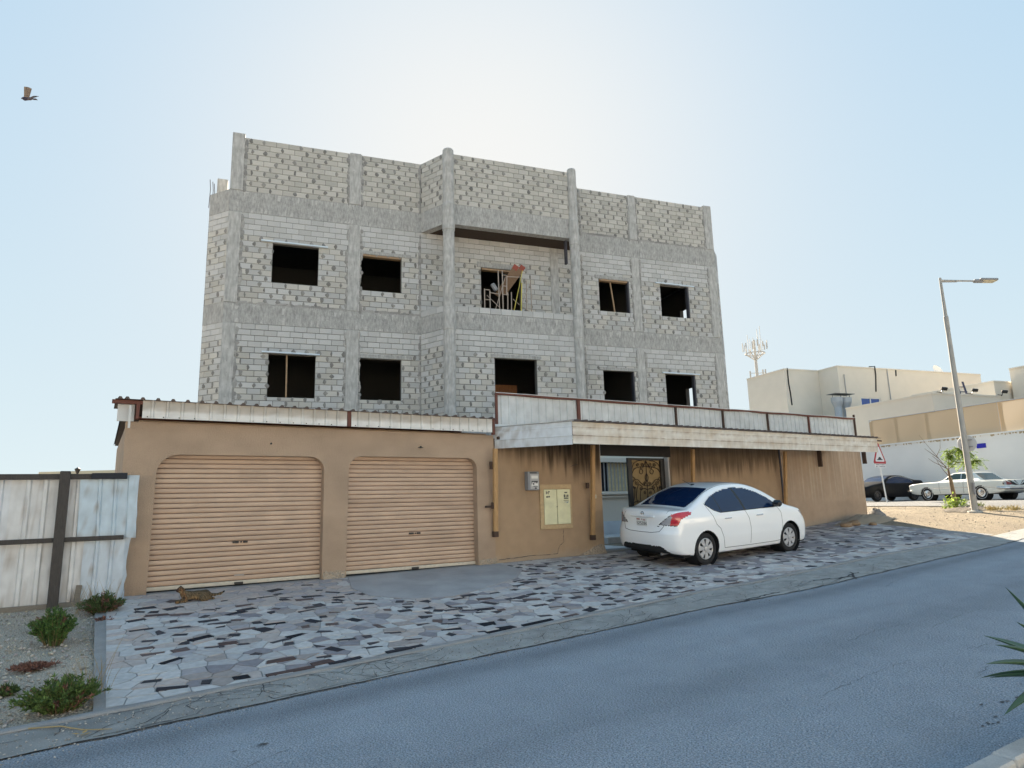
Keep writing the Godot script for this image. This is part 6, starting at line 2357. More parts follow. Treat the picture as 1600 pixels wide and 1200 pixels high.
	for q in [[[38.8, 41.22, 10.25], [38.78, 41.2, 8.9], [38.86, 41.2, 8.2], [38.9, 41.2, 7.2]], [[45.4, 39.25, 10.25], [45.95, 39.2, 10.3], [46.0, 39.24, 9.6], [45.8, 39.24, 8.2]], [[48.3, 39.24, 10.1], [48.25, 39.24, 9.6]]]:
		m = mb(t)
		var pts := []
		for p in q: pts.append(Vector3(p[0], p[2], -p[1]))
		m.tube(pts, 0.05, 6)
		part("black_cable", m, M.rubber, t)
	for q in [[47.3, 39.22, 10.1, 7.4], [42.6, 39.22, 9.5, 6.9]]:
		m = mb(t)
		m.tube([Vector3(q[0], q[2], -q[1]), Vector3(q[0], q[3], -q[1])], 0.035, 6)
		part("pipe", m, M.grey_metal_pale, t)
	# on the roofs
	for k in 2:
		t = thing("vent_duct", ["left of the two grey flared ventilation ducts beside the villa", "right of the two grey flared ventilation ducts beside the villa"][k], "duct", FB, Vector3([40.85, 41.95][k], 4.5, -38.6), "ventilation ducts")
		var f := Transform3D(Basis(), Vector3([40.9, 41.75][k], 0, -38.6))
		m = mb(t)
		m.lathe([Vector2(0.27, 4.5), Vector2(0.27, 6.7), Vector2(0.42, 7.1), Vector2(0.45, 7.45), Vector2(0.4, 7.45), Vector2(0.24, 6.8)], 24, f)
		part("pipe", m, M.galvanised, t)
		m = mb(t)
		for a in 4:
			var v := Vector3(0.42 * cos(a * PI / 2), 7.4, 0.42 * sin(a * PI / 2))
			m.tube([f * v, f * (v + Vector3(0, 0.28, 0))], 0.02, 5)
		m.boxt(f * Transform3D(Basis(), Vector3(0, 7.72, 0)), Vector3(1.1, 0.03, 0.9))
		part("rain_cap", m, M.galvanised_dark, t)
	t = thing("roof_ladder", "short dark blue ladder leaning on the villa roof", "ladder", FB, Vector3(42.6, 6.0, -29.8))
	m = mb(t)
	for q in [[42.35, 0.0], [42.95, 0.05]]: m.bar(Vector3(q[0], 6.05, -29.9), Vector3(q[0] + 0.12, 7.2 + q[1], -30.2), 0.12, 0.06)
	m.bar(Vector3(42.0, 6.5, -30.0), Vector3(43.1, 6.52, -30.0), 0.05, 0.06)
	m.bar(Vector3(42.4, 6.85, -30.1), Vector3(43.05, 6.87, -30.1), 0.05, 0.05)
	part("rails", m, M.navy_metal, t)
	t = thing("satellite_dish", "small white satellite dish above the villa roof edge", "dish", FB, Vector3(54.6, 9.6, -40.5))
	m = mb(t)
	var prof := []
	for k in 9: prof.append(Vector2(0.55 * k / 8.0, 0.16 * pow(k / 8.0, 2)))
	prof.reverse()
	m.lathe(prof, 24, Transform3D(Basis(Vector3.RIGHT, 1.2), Vector3(54.6, 10.5, -40.4)))
	part("reflector", m, M.white_paint, t)
	m = mb(t)
	m.tube([Vector3(54.6, 9.5, -40.5), Vector3(54.6, 10.5, -40.5)], 0.03, 6)
	part("mast", m, M.grey_metal, t)
	for k in 3:
		var s: float = [41.6, 44.35, 38.9][k]
		t = thing("floodlight", ["small black floodlight on the villa roof edge, beside the street lamp", "small black floodlight on the villa roof edge, right of the lamp pole", "small black lamp low on the villa roof edge, far left"][k], "floodlight", FB, Vector3(s, 6.05, -28.4))
		m = mb(t)
		m.boxt(Transform3D(Basis(Vector3.RIGHT, 0.5), Vector3(s, 6.32, -28.45)), Vector3(0.42, 0.2, 0.14), 0.02)
		m.bar(Vector3(s - 0.2, 6.05, -28.55), Vector3(s - 0.1, 6.3, -28.5), 0.04, 0.04)
		m.bar(Vector3(s - 0.2, 6.1, -28.55), Vector3(s - 0.55, 6.12, -28.55), 0.04, 0.04)
		part("head", m, M.black_metal, t)


func mast() -> void:
	var t := thing("telecom_mast", "pale telecom mast crowned with antennas, far off above the villa roof", "mast", Transform3D(), Vector3(34.4, -0.7, -90))
	var m := mb(t)
	var o := Vector3(34.4, -0.7, -90)
	m.tube([o, o + Vector3(0, 20.5, 0), o + Vector3(0, 24.2, 0)], [0.3, 0.2, 0.14], 10)
	part("pole", m, M.mast_grey, t)
	rng.seed = 6
	m = mb(t)
	for k in 8:
		var a := TAU * k / 8
		var d := Vector3(cos(a), 0, sin(a))
		m.tube([o + Vector3(0, 21.2, 0), o + d * 1.25 + Vector3(0, 22.2, 0)], 0.05, 5)
	m.lathe([Vector2(1.3, 22.15), Vector2(1.36, 22.15), Vector2(1.36, 22.28), Vector2(1.3, 22.28), Vector2(1.3, 22.15)], 18, Transform3D(Basis(), o))
	part("platform", m, M.mast_grey, t)
	for k in 13:
		var a := TAU * k / 13 + 0.2
		var d := Vector3(cos(a), 0, sin(a))
		m = mb(t)
		var r := rng.randf_range(1.2, 1.75)
		var h := rng.randf_range(22.2, 23.0)
		m.boxt(Transform3D(Basis(Vector3.UP, -a), o + d * r + Vector3(0, h + 0.5, 0)), Vector3(0.1, rng.randf_range(0.7, 1.3), 0.18), 0.03)
		part("antenna_panel", m, M.mast_grey, t)
	m = mb(t)
	for k in 9:
		var a := TAU * k / 9
		var d := Vector3(cos(a), 0, sin(a)) * rng.randf_range(0.3, 1.4)
		m.tube([o + d + Vector3(0, 22.2, 0), o + d + Vector3(0, 24.0 + rng.randf_range(0, 1.6), 0)], 0.03, 4)
	m.tube([o + Vector3(0.9, 22.2, 0), o + Vector3(0.95, 26.2, 0)], 0.035, 4)
	part("whip_antenna", m, M.mast_grey, t, "", "stuff")
	for q in [-1.05, 0.75, 1.1]:
		m = mb(t)
		m.boxt(Transform3D(Basis(), o + Vector3(q, 18.8 + q * 0.1, 0.3)), Vector3(0.2, 2.0, 0.14), 0.05)
		m.tube([o + Vector3(0, 19.4, 0), o + Vector3(q, 19.4, 0.3)], 0.04, 4)
		m.tube([o + Vector3(0, 18.2, 0), o + Vector3(q, 18.2, 0.3)], 0.04, 4)
		part("antenna_panel", m, M.mast_grey, t)


func leaf(m: MB, p: Vector3, d: Vector3, up: Vector3, l: float, w: float) -> void:
	var s := d.cross(up).normalized() * w
	var mid := p + d * l * 0.45
	m.quad(p, mid - s, p + d * l, mid + s)


func weed(called: String, label: String, s: float, n: float, spread: float, height: float, stems: int, leaves: int, c: Color, dry: float, sd: int, group := "") -> void:
	rng.seed = sd
	var at := gp(s, n, -0.03)
	var t := thing(called, label, "weed", FG, at, group)
	var st := mb(t)
	var lf := mb(t)
	for k in stems:
		var a := rng.randf() * TAU
		var r := sqrt(rng.randf())
		var base := Vector3(cos(a) * spread * 0.35 * r, 0, sin(a) * spread * 0.28 * r)
		var tip := Vector3(cos(a) * spread * r * rng.randf_range(0.7, 1.1), height * (1.0 - 0.55 * r * r) * rng.randf_range(0.6, 1.1), sin(a) * spread * 0.8 * r)
		var bend := base.lerp(tip, 0.5) + Vector3(0, height * 0.12, 0)
		st.col = Color(0.16, 0.12, 0.06) if rng.randf() < 0.5 else c * 0.8
		st.tube([at + base, at + bend, at + tip], [0.005, 0.004, 0.002], 4, false)
		var isdry := rng.randf() < dry
		for q in leaves:
			var u := rng.randf_range(0.15, 1.0)
			var p := base.lerp(bend, u * 2) if u < 0.5 else bend.lerp(tip, u * 2 - 1)
			var d := ((tip - base).normalized() * 0.7 + Vector3(rng.randfn(), rng.randfn() * 0.6 + 0.2, rng.randfn()) * 0.6).normalized()
			var w := c * rng.randf_range(0.6, 1.35)
			if isdry or p.y < height * 0.14 and rng.randf() < dry * 1.6: w = Color(0.2, 0.1, 0.075) * rng.randf_range(0.6, 1.4)
			lf.col = w
			leaf(lf, at + p, d, Vector3(rng.randfn(), rng.randfn(), rng.randfn()), rng.randf_range(0.022, 0.05), 0.006)
	part("stems", st, M.leaf_mix, t, "", "stuff")
	part("leaves", lf, M.leaf_mix, t, "", "stuff")


func plants() -> void:
	weed("weed", "bushy dark green weed with reddish foot on the gravel before the sheet fence", -0.25, 8.95, 0.24, 0.38, 130, 44, Color(0.07, 0.135, 0.03), 0.04, 101, "weeds on the gravel")
	weed("weed", "wide green weed nearest the road on the left gravel", -0.1, 6.72, 0.33, 0.25, 160, 44, Color(0.085, 0.14, 0.035), 0.05, 102, "weeds on the gravel")
	weed("weed", "small weed with dry seed stems at the foot of the fence's right end", 0.2, 10.35, 0.3, 0.26, 150, 30, Color(0.07, 0.11, 0.035), 0.25, 103, "weeds on the gravel")
	weed("weed", "low green weed close to the timber fence post", -0.36, 9.75, 0.22, 0.14, 90, 30, Color(0.085, 0.13, 0.04), 0.15, 104, "weeds on the gravel")
	weed("weed", "flat dry dark red weed alone in the gravel", -0.38, 8.1, 0.2, 0.05, 70, 22, Color(0.10, 0.055, 0.05), 0.9, 105, "weeds on the gravel")
	weed("weed", "tiny green weed at the left edge of the gravel", -0.52, 7.35, 0.12, 0.08, 40, 20, Color(0.07, 0.11, 0.03), 0.2, 106, "weeds on the gravel")
	weed("weed", "dry brown leaves at the paving edge under the fence", 0.24, 9.85, 0.15, 0.05, 40, 14, Color(0.2, 0.09, 0.06), 0.9, 107, "weeds on the gravel")
	# fine dry stalks
	for k in 3:
		rng.seed = 200 + k
		var at := gp([0.1, 0.28, 0.02][k], [6.95, 10.5, 10.5][k], -0.03)
		var t := thing("dry_grass", ["thin dry stalks rising from the weed nearest the road", "thin dry stalks beside the garage's left foot", "thin dry stalks before the pale blue fence sheet"][k], "grass", FG, at)
		var m := mb(t)
		for j in 26:
			var a := rng.randf() * TAU
			var d := Vector3(cos(a) * 0.16, rng.randf_range(0.2, 0.5), sin(a) * 0.16) * rng.randf_range(0.6, 1.0)
			var o := at + Vector3(rng.randf_range(-0.12, 0.12), 0, rng.randf_range(-0.1, 0.1))
			m.tube([o, o + d * 0.6 + Vector3(0, 0.03, 0), o + d], [0.0025, 0.002, 0.001], 3, false)
		part("stalks", m, M.straw, t, "", "stuff")
	# the young tree on the verge with its stake
	rng.seed = 55
	var g := gp(24.1, 10.75, -0.02)
	var t := thing("young_tree", "young tree with bare left branches and bright green drooping leaves beside the street lamp", "tree", FG, g)
	var m := mb(t)
	var fork := Vector3(24.03, 0.72, -10.78)
	m.tube([g, g.lerp(fork, 0.5) + Vector3(-0.02, 0, 0), fork], [0.05, 0.04, 0.032], 8)
	part("trunk", m, M.bark, t)
	m = mb(t)
	m.tube([g + Vector3(0.09, 0, 0.03), fork + Vector3(0.05, -0.25, 0.03)], 0.026, 6)
	part("stake", m, M.wood_raw, t)
	m = mb(t)
	var br := [[[24.03, 0.72, 10.78], [23.75, 1.2, 10.95], [23.5, 1.6, 11.1], [23.3, 1.92, 11.2]], [[23.8, 1.12, 10.92], [23.5, 1.3, 11.0], [23.35, 1.45, 11.1]], [[23.95, 0.85, 10.8], [23.55, 1.1, 10.9], [23.35, 1.2, 10.9]], [[24.0, 0.78, 10.8], [23.6, 1.0, 11.0], [23.4, 1.12, 11.05]], [[24.0, 0.5, 10.77], [23.75, 0.8, 10.85], [23.6, 1.05, 10.9]],
		[[24.03, 0.72, 10.78], [24.1, 1.1, 10.75], [24.08, 1.45, 10.75]], [[24.03, 0.74, 10.78], [24.3, 0.95, 10.65], [24.6, 1.3, 10.5], [24.75, 1.35, 10.4]], [[24.3, 0.95, 10.65], [24.75, 1.0, 10.4], [25.0, 1.05, 10.2]], [[24.08, 1.2, 10.75], [24.35, 1.45, 10.6], [24.6, 1.4, 10.5]], [[23.75, 1.2, 10.95], [23.95, 1.45, 10.9], [24.02, 1.7, 10.9]]]
	var ends := []
	for i in br.size():
		var pts := []
		for p in br[i]: pts.append(Vector3(p[0], p[1], -p[2]))
		m.tube(pts, [0.012, 0.008, 0.005, 0.002].slice(0, pts.size()), 6)
		if i >= 5 and i < 9: ends.append(pts)
	part("branches", m, M.bark, t)
	m = mb(t)
	for pts in ends:
		for k in 34:
			var u: float = rng.randf_range(0.25, 1.0) * (pts.size() - 1)
			var i := mini(int(u), pts.size() - 2)
			var o: Vector3 = pts[i].lerp(pts[i + 1], u - i)
			var d := Vector3(rng.randfn() * 0.5 + 0.15, rng.randf_range(-0.7, 0.3), rng.randfn() * 0.5).normalized()
			var l := rng.randf_range(0.16, 0.36)
			for j in 13:
				var q := o + d * l * j / 13.0 + Vector3(0, -0.12 * pow(j / 13.0, 2), 0)
				for sg in [1.0, -1.0]:
					m.col = Color(0.25, 0.35, 0.07) * rng.randf_range(0.55, 1.3)
					leaf(m, q, (d.cross(Vector3.UP).normalized() * sg + d * 0.5 + Vector3(0, rng.randf_range(-0.5, 0.1), 0)).normalized(), Vector3(rng.randfn() * 0.4, 1, rng.randfn() * 0.4), rng.randf_range(0.06, 0.1), 0.015)
	part("leaves", m, M.leaf_bright, t, "", "stuff")
	# shrub and grass tufts at its foot
	var at := gp(23.75, 10.6, -0.02)
	t = thing("shrub", "small bright green shrub at the foot of the young tree", "shrub", FG, at)
	m = mb(t)
	for k in 420:
		var a := rng.randf() * TAU
		var r := sqrt(rng.randf())
		var lob := 0.2 * sin(a * 3.0)
		var p := Vector3(cos(a) * (0.4 + lob) * r, rng.randf_range(0.04, 0.42) * (1.0 - 0.5 * r) + 0.06 * rng.randfn(), sin(a) * 0.3 * r)
		m.col = Color(0.26, 0.36, 0.07) * rng.randf_range(0.45, 1.3)
		leaf(m, at + p, Vector3(rng.randfn(), rng.randf_range(-0.4, 0.8), rng.randfn()).normalized(), Vector3(rng.randfn() * 0.5, 1, rng.randfn() * 0.5), rng.randf_range(0.07, 0.12), 0.03)
	part("leaves", m, M.leaf_bright, t, "", "stuff")
	for k in 4:
		at = gp([24.6, 23.1, 23.5, 24.4][k], [10.35, 9.25, 8.9, 8.0][k], -0.02)
		t = thing("grass_tuft", ["small green grass tuft right of the young tree", "yellowish grass tuft right behind the street lamp's foot", "dry grass tuft on the sand right of the street lamp", "dry grass tuft far right on the sandy verge"][k], "grass", FG, at)
		m = mb(t)
		for j in 130:
			var a := rng.randf() * TAU
			var d := Vector3(cos(a) * 0.6, rng.randf_range(0.5, 1.3), sin(a) * 0.6).normalized()
			m.col = (Color(0.2, 0.24, 0.06) if k == 0 else Color(0.4, 0.32, 0.13)) * rng.randf_range(0.6, 1.2)
			leaf(m, at + Vector3(rng.randfn() * 0.1, 0, rng.randfn() * 0.1), d, Vector3(rng.randfn(), 0.2, rng.randfn()), rng.randf_range(0.1, 0.26), 0.008)
		part("blades", m, M.leaf_mix, t, "", "stuff")
	# the agave whose leaves reach in from the right
	var o := Vector3(3.33, 0.34, -4.1)
	t = thing("agave", "dark green spiky agave reaching in from the right edge near the camera", "plant", Transform3D(), o)
	rng.seed = 9
	m = mb(t)
	m.tube([Vector3(3.36, 0.02, -4.1), o + Vector3(0, 0.14, 0)], [0.07, 0.09], 10)
	part("stem", m, M.bark, t)
	var list := [[3.25, 0.06, 0.56, 0.2], [3.05, 0.42, 0.6, 0.16], [2.9, 0.62, 0.55, 0.14], [3.35, 0.8, 0.62, 0.1], [2.75, 1.05, 0.66, 0.06]]
	for k in 22: list.append([rng.randf_range(-2.3, 2.4), rng.randf_range(-0.1, 1.35), rng.randf_range(0.45, 0.66), rng.randf_range(0.02, 0.25)])
	for q in list:
		m = mb(t)
		var d := Vector3(cos(q[0]) * cos(q[1]), sin(q[1]), -sin(q[0]) * cos(q[1]))
		var sd := d.cross(Vector3.UP).normalized()
		var P := []
		for i in 13:
			var u := i / 12.0
			var c: Vector3 = o + Vector3(0, 0.16, 0) + d * q[2] * u + Vector3(0, -q[3] * u * u, 0)
			var w := 0.042 * (0.75 + 1.1 * u - 1.85 * pow(u, 2.6)) + 0.001
			var up := sd.cross(d).normalized()
			var r := PackedVector3Array()
			for j in 8:
				var a := TAU * j / 8
				var lift := (0.35 * w * sin(a) if sin(a) < 0 else 0.12 * w * sin(a)) + 0.35 * w * cos(a) * cos(a)
				r.append(c + sd * w * cos(a) + up * lift)
			P.append(r)
		m.grid(P, [], true, true)
		part("leaf", m, M.agave, t)


# ---------------------------------------------------------------- animals: a distance field of tapered capsules, meshed as surface nets

func nets(m: MB, caps: Array, k: float, cell: float, paint: Callable) -> void:
	var lo := Vector3(1e9, 1e9, 1e9)
	var hi := -lo
	for c in caps:
		for e in 2:
			var r: float = c[2 + e] + cell * 2
			lo = lo.min(c[e] - Vector3.ONE * r)
			hi = hi.max(c[e] + Vector3.ONE * r)
	var n := Vector3i(((hi - lo) / cell).ceil()) + Vector3i.ONE
	var D := PackedFloat32Array()
	D.resize(n.x * n.y * n.z)
	D.fill(1.0)
	for c in caps:
		var a: Vector3 = c[0]
		var ab: Vector3 = c[1] - a
		var l2 := maxf(ab.length_squared(), 1e-9)
		var rr := maxf(c[2], c[3]) + k + cell * 2
		var i0 := Vector3i(((c[0].min(c[1]) - Vector3.ONE * rr - lo) / cell).floor()).clamp(Vector3i.ZERO, n - Vector3i.ONE)
		var i1 := Vector3i(((c[0].max(c[1]) + Vector3.ONE * rr - lo) / cell).ceil()).clamp(Vector3i.ZERO, n - Vector3i.ONE)
		for z in range(i0.z, i1.z + 1):
			for y in range(i0.y, i1.y + 1):
				for x in range(i0.x, i1.x + 1):
					var p := lo + Vector3(x, y, z) * cell
					var t := clampf((p - a).dot(ab) / l2, 0, 1)
					var d: float = (p - a - ab * t).length() - lerpf(c[2], c[3], t)
					var q := x + n.x * (y + n.y * z)
					var o := D[q]
					var h := maxf(k - absf(o - d), 0.0) / k
					D[q] = minf(o, d) - h * h * k * 0.25
	var id := {}
	var V := PackedVector3Array()
	var off := [Vector3i(0, 0, 0), Vector3i(1, 0, 0), Vector3i(0, 1, 0), Vector3i(1, 1, 0), Vector3i(0, 0, 1), Vector3i(1, 0, 1), Vector3i(0, 1, 1), Vector3i(1, 1, 1)]
	var edges := [[0, 1], [2, 3], [4, 5], [6, 7], [0, 2], [1, 3], [4, 6], [5, 7], [0, 4], [1, 5], [2, 6], [3, 7]]
	for z in n.z - 1:
		for y in n.y - 1:
			for x in n.x - 1:
				var d := []
				var neg := 0
				for o in off:
					var v := D[(x + o.x) + n.x * ((y + o.y) + n.y * (z + o.z))]
					d.append(v)
					if v < 0: neg += 1
				if neg == 0 or neg == 8: continue
				var s := Vector3.ZERO
				var c := 0
				for e in edges:
					if (d[e[0]] < 0) != (d[e[1]] < 0):
						s += Vector3(off[e[0]]).lerp(Vector3(off[e[1]]), d[e[0]] / (d[e[0]] - d[e[1]]))
						c += 1
				id[x + n.x * (y + n.y * z)] = V.size()
				V.append(lo + (Vector3(x, y, z) + s / c) * cell)
	var N := PackedVector3Array()
	N.resize(V.size())
	var quads := []
	for z in range(1, n.z - 1):
		for y in range(1, n.y - 1):
			for x in range(1, n.x - 1):
				var q := x + n.x * (y + n.y * z)
				for ax in 3:
					var st: int = [1, n.x, n.x * n.y][ax]
					if (D[q] < 0) == (D[q + st] < 0): continue
					var u: int = [n.x, n.x * n.y, 1][ax]
					var w: int = [n.x * n.y, 1, n.x][ax]
					var f := [q - u - w, q - w, q, q - u]
					if not (id.has(f[0]) and id.has(f[1]) and id.has(f[2]) and id.has(f[3])): continue
					var g := [id[f[0]], id[f[1]], id[f[2]], id[f[3]]]
					if D[q] > 0: g.reverse()
					quads.append(g)
					var nm := (V[g[2]] - V[g[0]]).cross(V[g[3]] - V[g[1]])
					for e in g: N[e] += nm
	for i in N.size(): N[i] = N[i].normalized()
	var C := PackedColorArray()
	for i in V.size(): C.append(paint.call(V[i], N[i]))
	for g in quads:
		m.trin(V[g[0]], V[g[1]], V[g[2]], N[g[0]], N[g[1]], N[g[2]], C[g[0]], C[g[1]], C[g[2]])
		m.trin(V[g[0]], V[g[2]], V[g[3]], N[g[0]], N[g[2]], N[g[3]], C[g[0]], C[g[2]], C[g[3]])


func cat() -> void:
	var at := gp(1.28, 10.42, 0.008)
	var t := thing("cat", "brown tabby cat lying on the paving before the left roller door, tail stretched out", "cat", FG, at)
	t.transform = FG * Transform3D(Basis(Vector3.UP, 0.12).scaled(Vector3.ONE * 0.77), at)
	base_of[t] = Vector3.ZERO
	# x runs from head (negative) to tail, y up, z to the street; about 0.5 m of body
	var v := func(x, y, z): return Vector3(x, y, z)
	var caps := [
		[v.call(-0.1, 0.115, 0), v.call(0.06, 0.10, 0), 0.072, 0.076], [v.call(0.06, 0.10, 0), v.call(0.2, 0.10, -0.01), 0.076, 0.085], [v.call(-0.16, 0.14, 0), v.call(-0.1, 0.11, 0.0), 0.058, 0.072],
		[v.call(-0.2, 0.19, 0), v.call(-0.16, 0.13, 0), 0.042, 0.06],
		[v.call(-0.235, 0.225, 0.0), v.call(-0.215, 0.222, 0.0), 0.047, 0.05], [v.call(-0.275, 0.208, 0.0), v.call(-0.25, 0.212, 0), 0.022, 0.032],
		[v.call(-0.225, 0.26, 0.032), v.call(-0.222, 0.292, 0.036), 0.02, 0.004], [v.call(-0.225, 0.26, -0.032), v.call(-0.222, 0.292, -0.036), 0.02, 0.004],
		[v.call(-0.13, 0.08, 0.055), v.call(-0.15, 0.035, 0.065), 0.042, 0.03], [v.call(-0.15, 0.033, 0.065), v.call(-0.275, 0.02, 0.07), 0.028, 0.02], [v.call(-0.275, 0.02, 0.07), v.call(-0.305, 0.018, 0.07), 0.022, 0.018],
		[v.call(-0.13, 0.08, -0.055), v.call(-0.16, 0.033, -0.055), 0.042, 0.03], [v.call(-0.16, 0.033, -0.055), v.call(-0.25, 0.02, -0.05), 0.028, 0.02], [v.call(-0.25, 0.02, -0.05), v.call(-0.28, 0.018, -0.05), 0.022, 0.018],
		[v.call(0.19, 0.09, 0.05), v.call(0.12, 0.05, 0.085), 0.068, 0.045], [v.call(0.12, 0.045, 0.085), v.call(0.21, 0.03, 0.1), 0.036, 0.024], [v.call(0.2, 0.026, 0.1), v.call(0.13, 0.02, 0.11), 0.024, 0.019],
		[v.call(0.2, 0.06, -0.05), v.call(0.28, 0.035, -0.02), 0.06, 0.028], [v.call(0.28, 0.032, 0.0), v.call(0.34, 0.02, 0.03), 0.026, 0.018],
		[v.call(0.26, 0.1, -0.01), v.call(0.36, 0.075, -0.02), 0.03, 0.022], [v.call(0.36, 0.075, -0.02), v.call(0.46, 0.085, -0.02), 0.022, 0.02], [v.call(0.46, 0.085, -0.02), v.call(0.53, 0.12, -0.02), 0.02, 0.014]]
	var nz := FastNoiseLite.new()
	nz.seed = 2
	nz.frequency = 18.0
	var paint := func(p: Vector3, n: Vector3) -> Color:
		var c := Color(0.15, 0.105, 0.055)
		if p.x < -0.13 and n.y < 0.4: c = Color(0.2, 0.105, 0.045)
		if n.y < -0.2: c = Color(0.3, 0.2, 0.1)
		var w := sin(p.x * 150.0 + 6.0 * nz.get_noise_3dv(p) + p.y * 30.0)
		if p.x > 0.08 and p.x < 0.3: w = sin(p.x * 190.0 + p.y * 120.0 + 5.0 * nz.get_noise_3dv(p))
		if p.x > 0.3: w = sin(p.x * 125.0)
		c = c.lerp(Color(0.028, 0.02, 0.013), smoothstep(0.15, 0.75, w) * 0.85)
		if n.y > 0.75 and p.x > -0.12: c = c.lerp(Color(0.03, 0.022, 0.014), 0.6)
		if p.y > 0.272: c = Color(0.04, 0.028, 0.02)
		if p.x < -0.262 and p.y > 0.19: c = Color(0.06, 0.035, 0.025)
		if p.x > 0.5: c = Color(0.025, 0.018, 0.012)
		return c
	var m := mb()
	nets(m, caps, 0.03, 0.0078, paint)
	part("body", m, M.fur, t)
	for sg in [1.0, -1.0]:
		m = mb()
		var sp := SphereMesh.new()
		sp.radius = 0.008
		sp.height = 0.016
		sp.radial_segments = 12
		sp.rings = 6
		piece("eye", sp, M.eye_green, t, Transform3D(Basis(), Vector3(-0.268, 0.232, 0.024 * sg)))


func bird() -> void:
	var o := Vector3(-16.2, 13.95 + EYE, -20.0)
	var t := thing("bird", "dark pigeon flying with one wing raised, top left of the sky", "bird", Transform3D(), o)
	base_of[t] = Vector3.ZERO
	var v := func(x, y, z): return Vector3(x, y, z)
	var caps := [[v.call(-0.1, 0.0, 0), v.call(0.08, -0.01, 0), 0.062, 0.045], [v.call(0.08, -0.01, 0), v.call(0.2, -0.02, 0), 0.04, 0.018], [v.call(-0.17, 0.02, 0), v.call(-0.1, 0.0, 0), 0.033, 0.055], [v.call(-0.2, 0.012, 0), v.call(-0.235, 0.0, 0), 0.014, 0.004]]
	var m := mb()
	nets(m, caps, 0.03, 0.011, func(p: Vector3, _n: Vector3) -> Color: return Color(0.05, 0.05, 0.085) if p.x < 0.02 else Color(0.11, 0.10, 0.12))
	part("body", m, M.fur, t)
	for q in [[0.07, 1.0, "near"], [-0.07, -1.0, "far"]]:
		m = mb()
		var out := Vector3(0.06, 0.33, 0.1) if q[1] > 0 else Vector3(0.08, 0.26, -0.22)
		for k in 10:
			var u := k / 9.0
			var r0 := Vector3(lerpf(-0.08, 0.07, u), 0.02, q[0] * 0.6)
			var r1 := r0 + out * lerpf(1.0, 0.8, u * u) + Vector3(lerpf(-0.02, 0.07, u), 0, 0)
			m.col = Color(0.36, 0.29, 0.24) * (0.75 + 0.4 * sin(k * 2.1) * 0.3)
			var s := Vector3(0.022, 0.0, 0.004)
			m.quad(r0 - s, r0 + s, r1 + s * 0.7, r1 - s * 0.9)
			m.quad(r0 + s + Vector3(0, 0, 0.004), r0 - s + Vector3(0, 0, 0.004), r1 - s * 0.9 + Vector3(0, 0, 0.004), r1 + s * 0.7 + Vector3(0, 0, 0.004))
		part("wing", m, M.fur, t)
	m = mb()
	m.col = Color(0.06, 0.06, 0.09)
	m.boxt(Transform3D(Basis(Vector3.BACK, -0.1), Vector3(0.24, -0.03, 0)), Vector3(0.16, 0.01, 0.09), 0.004)
	part("tail", m, M.fur, t)


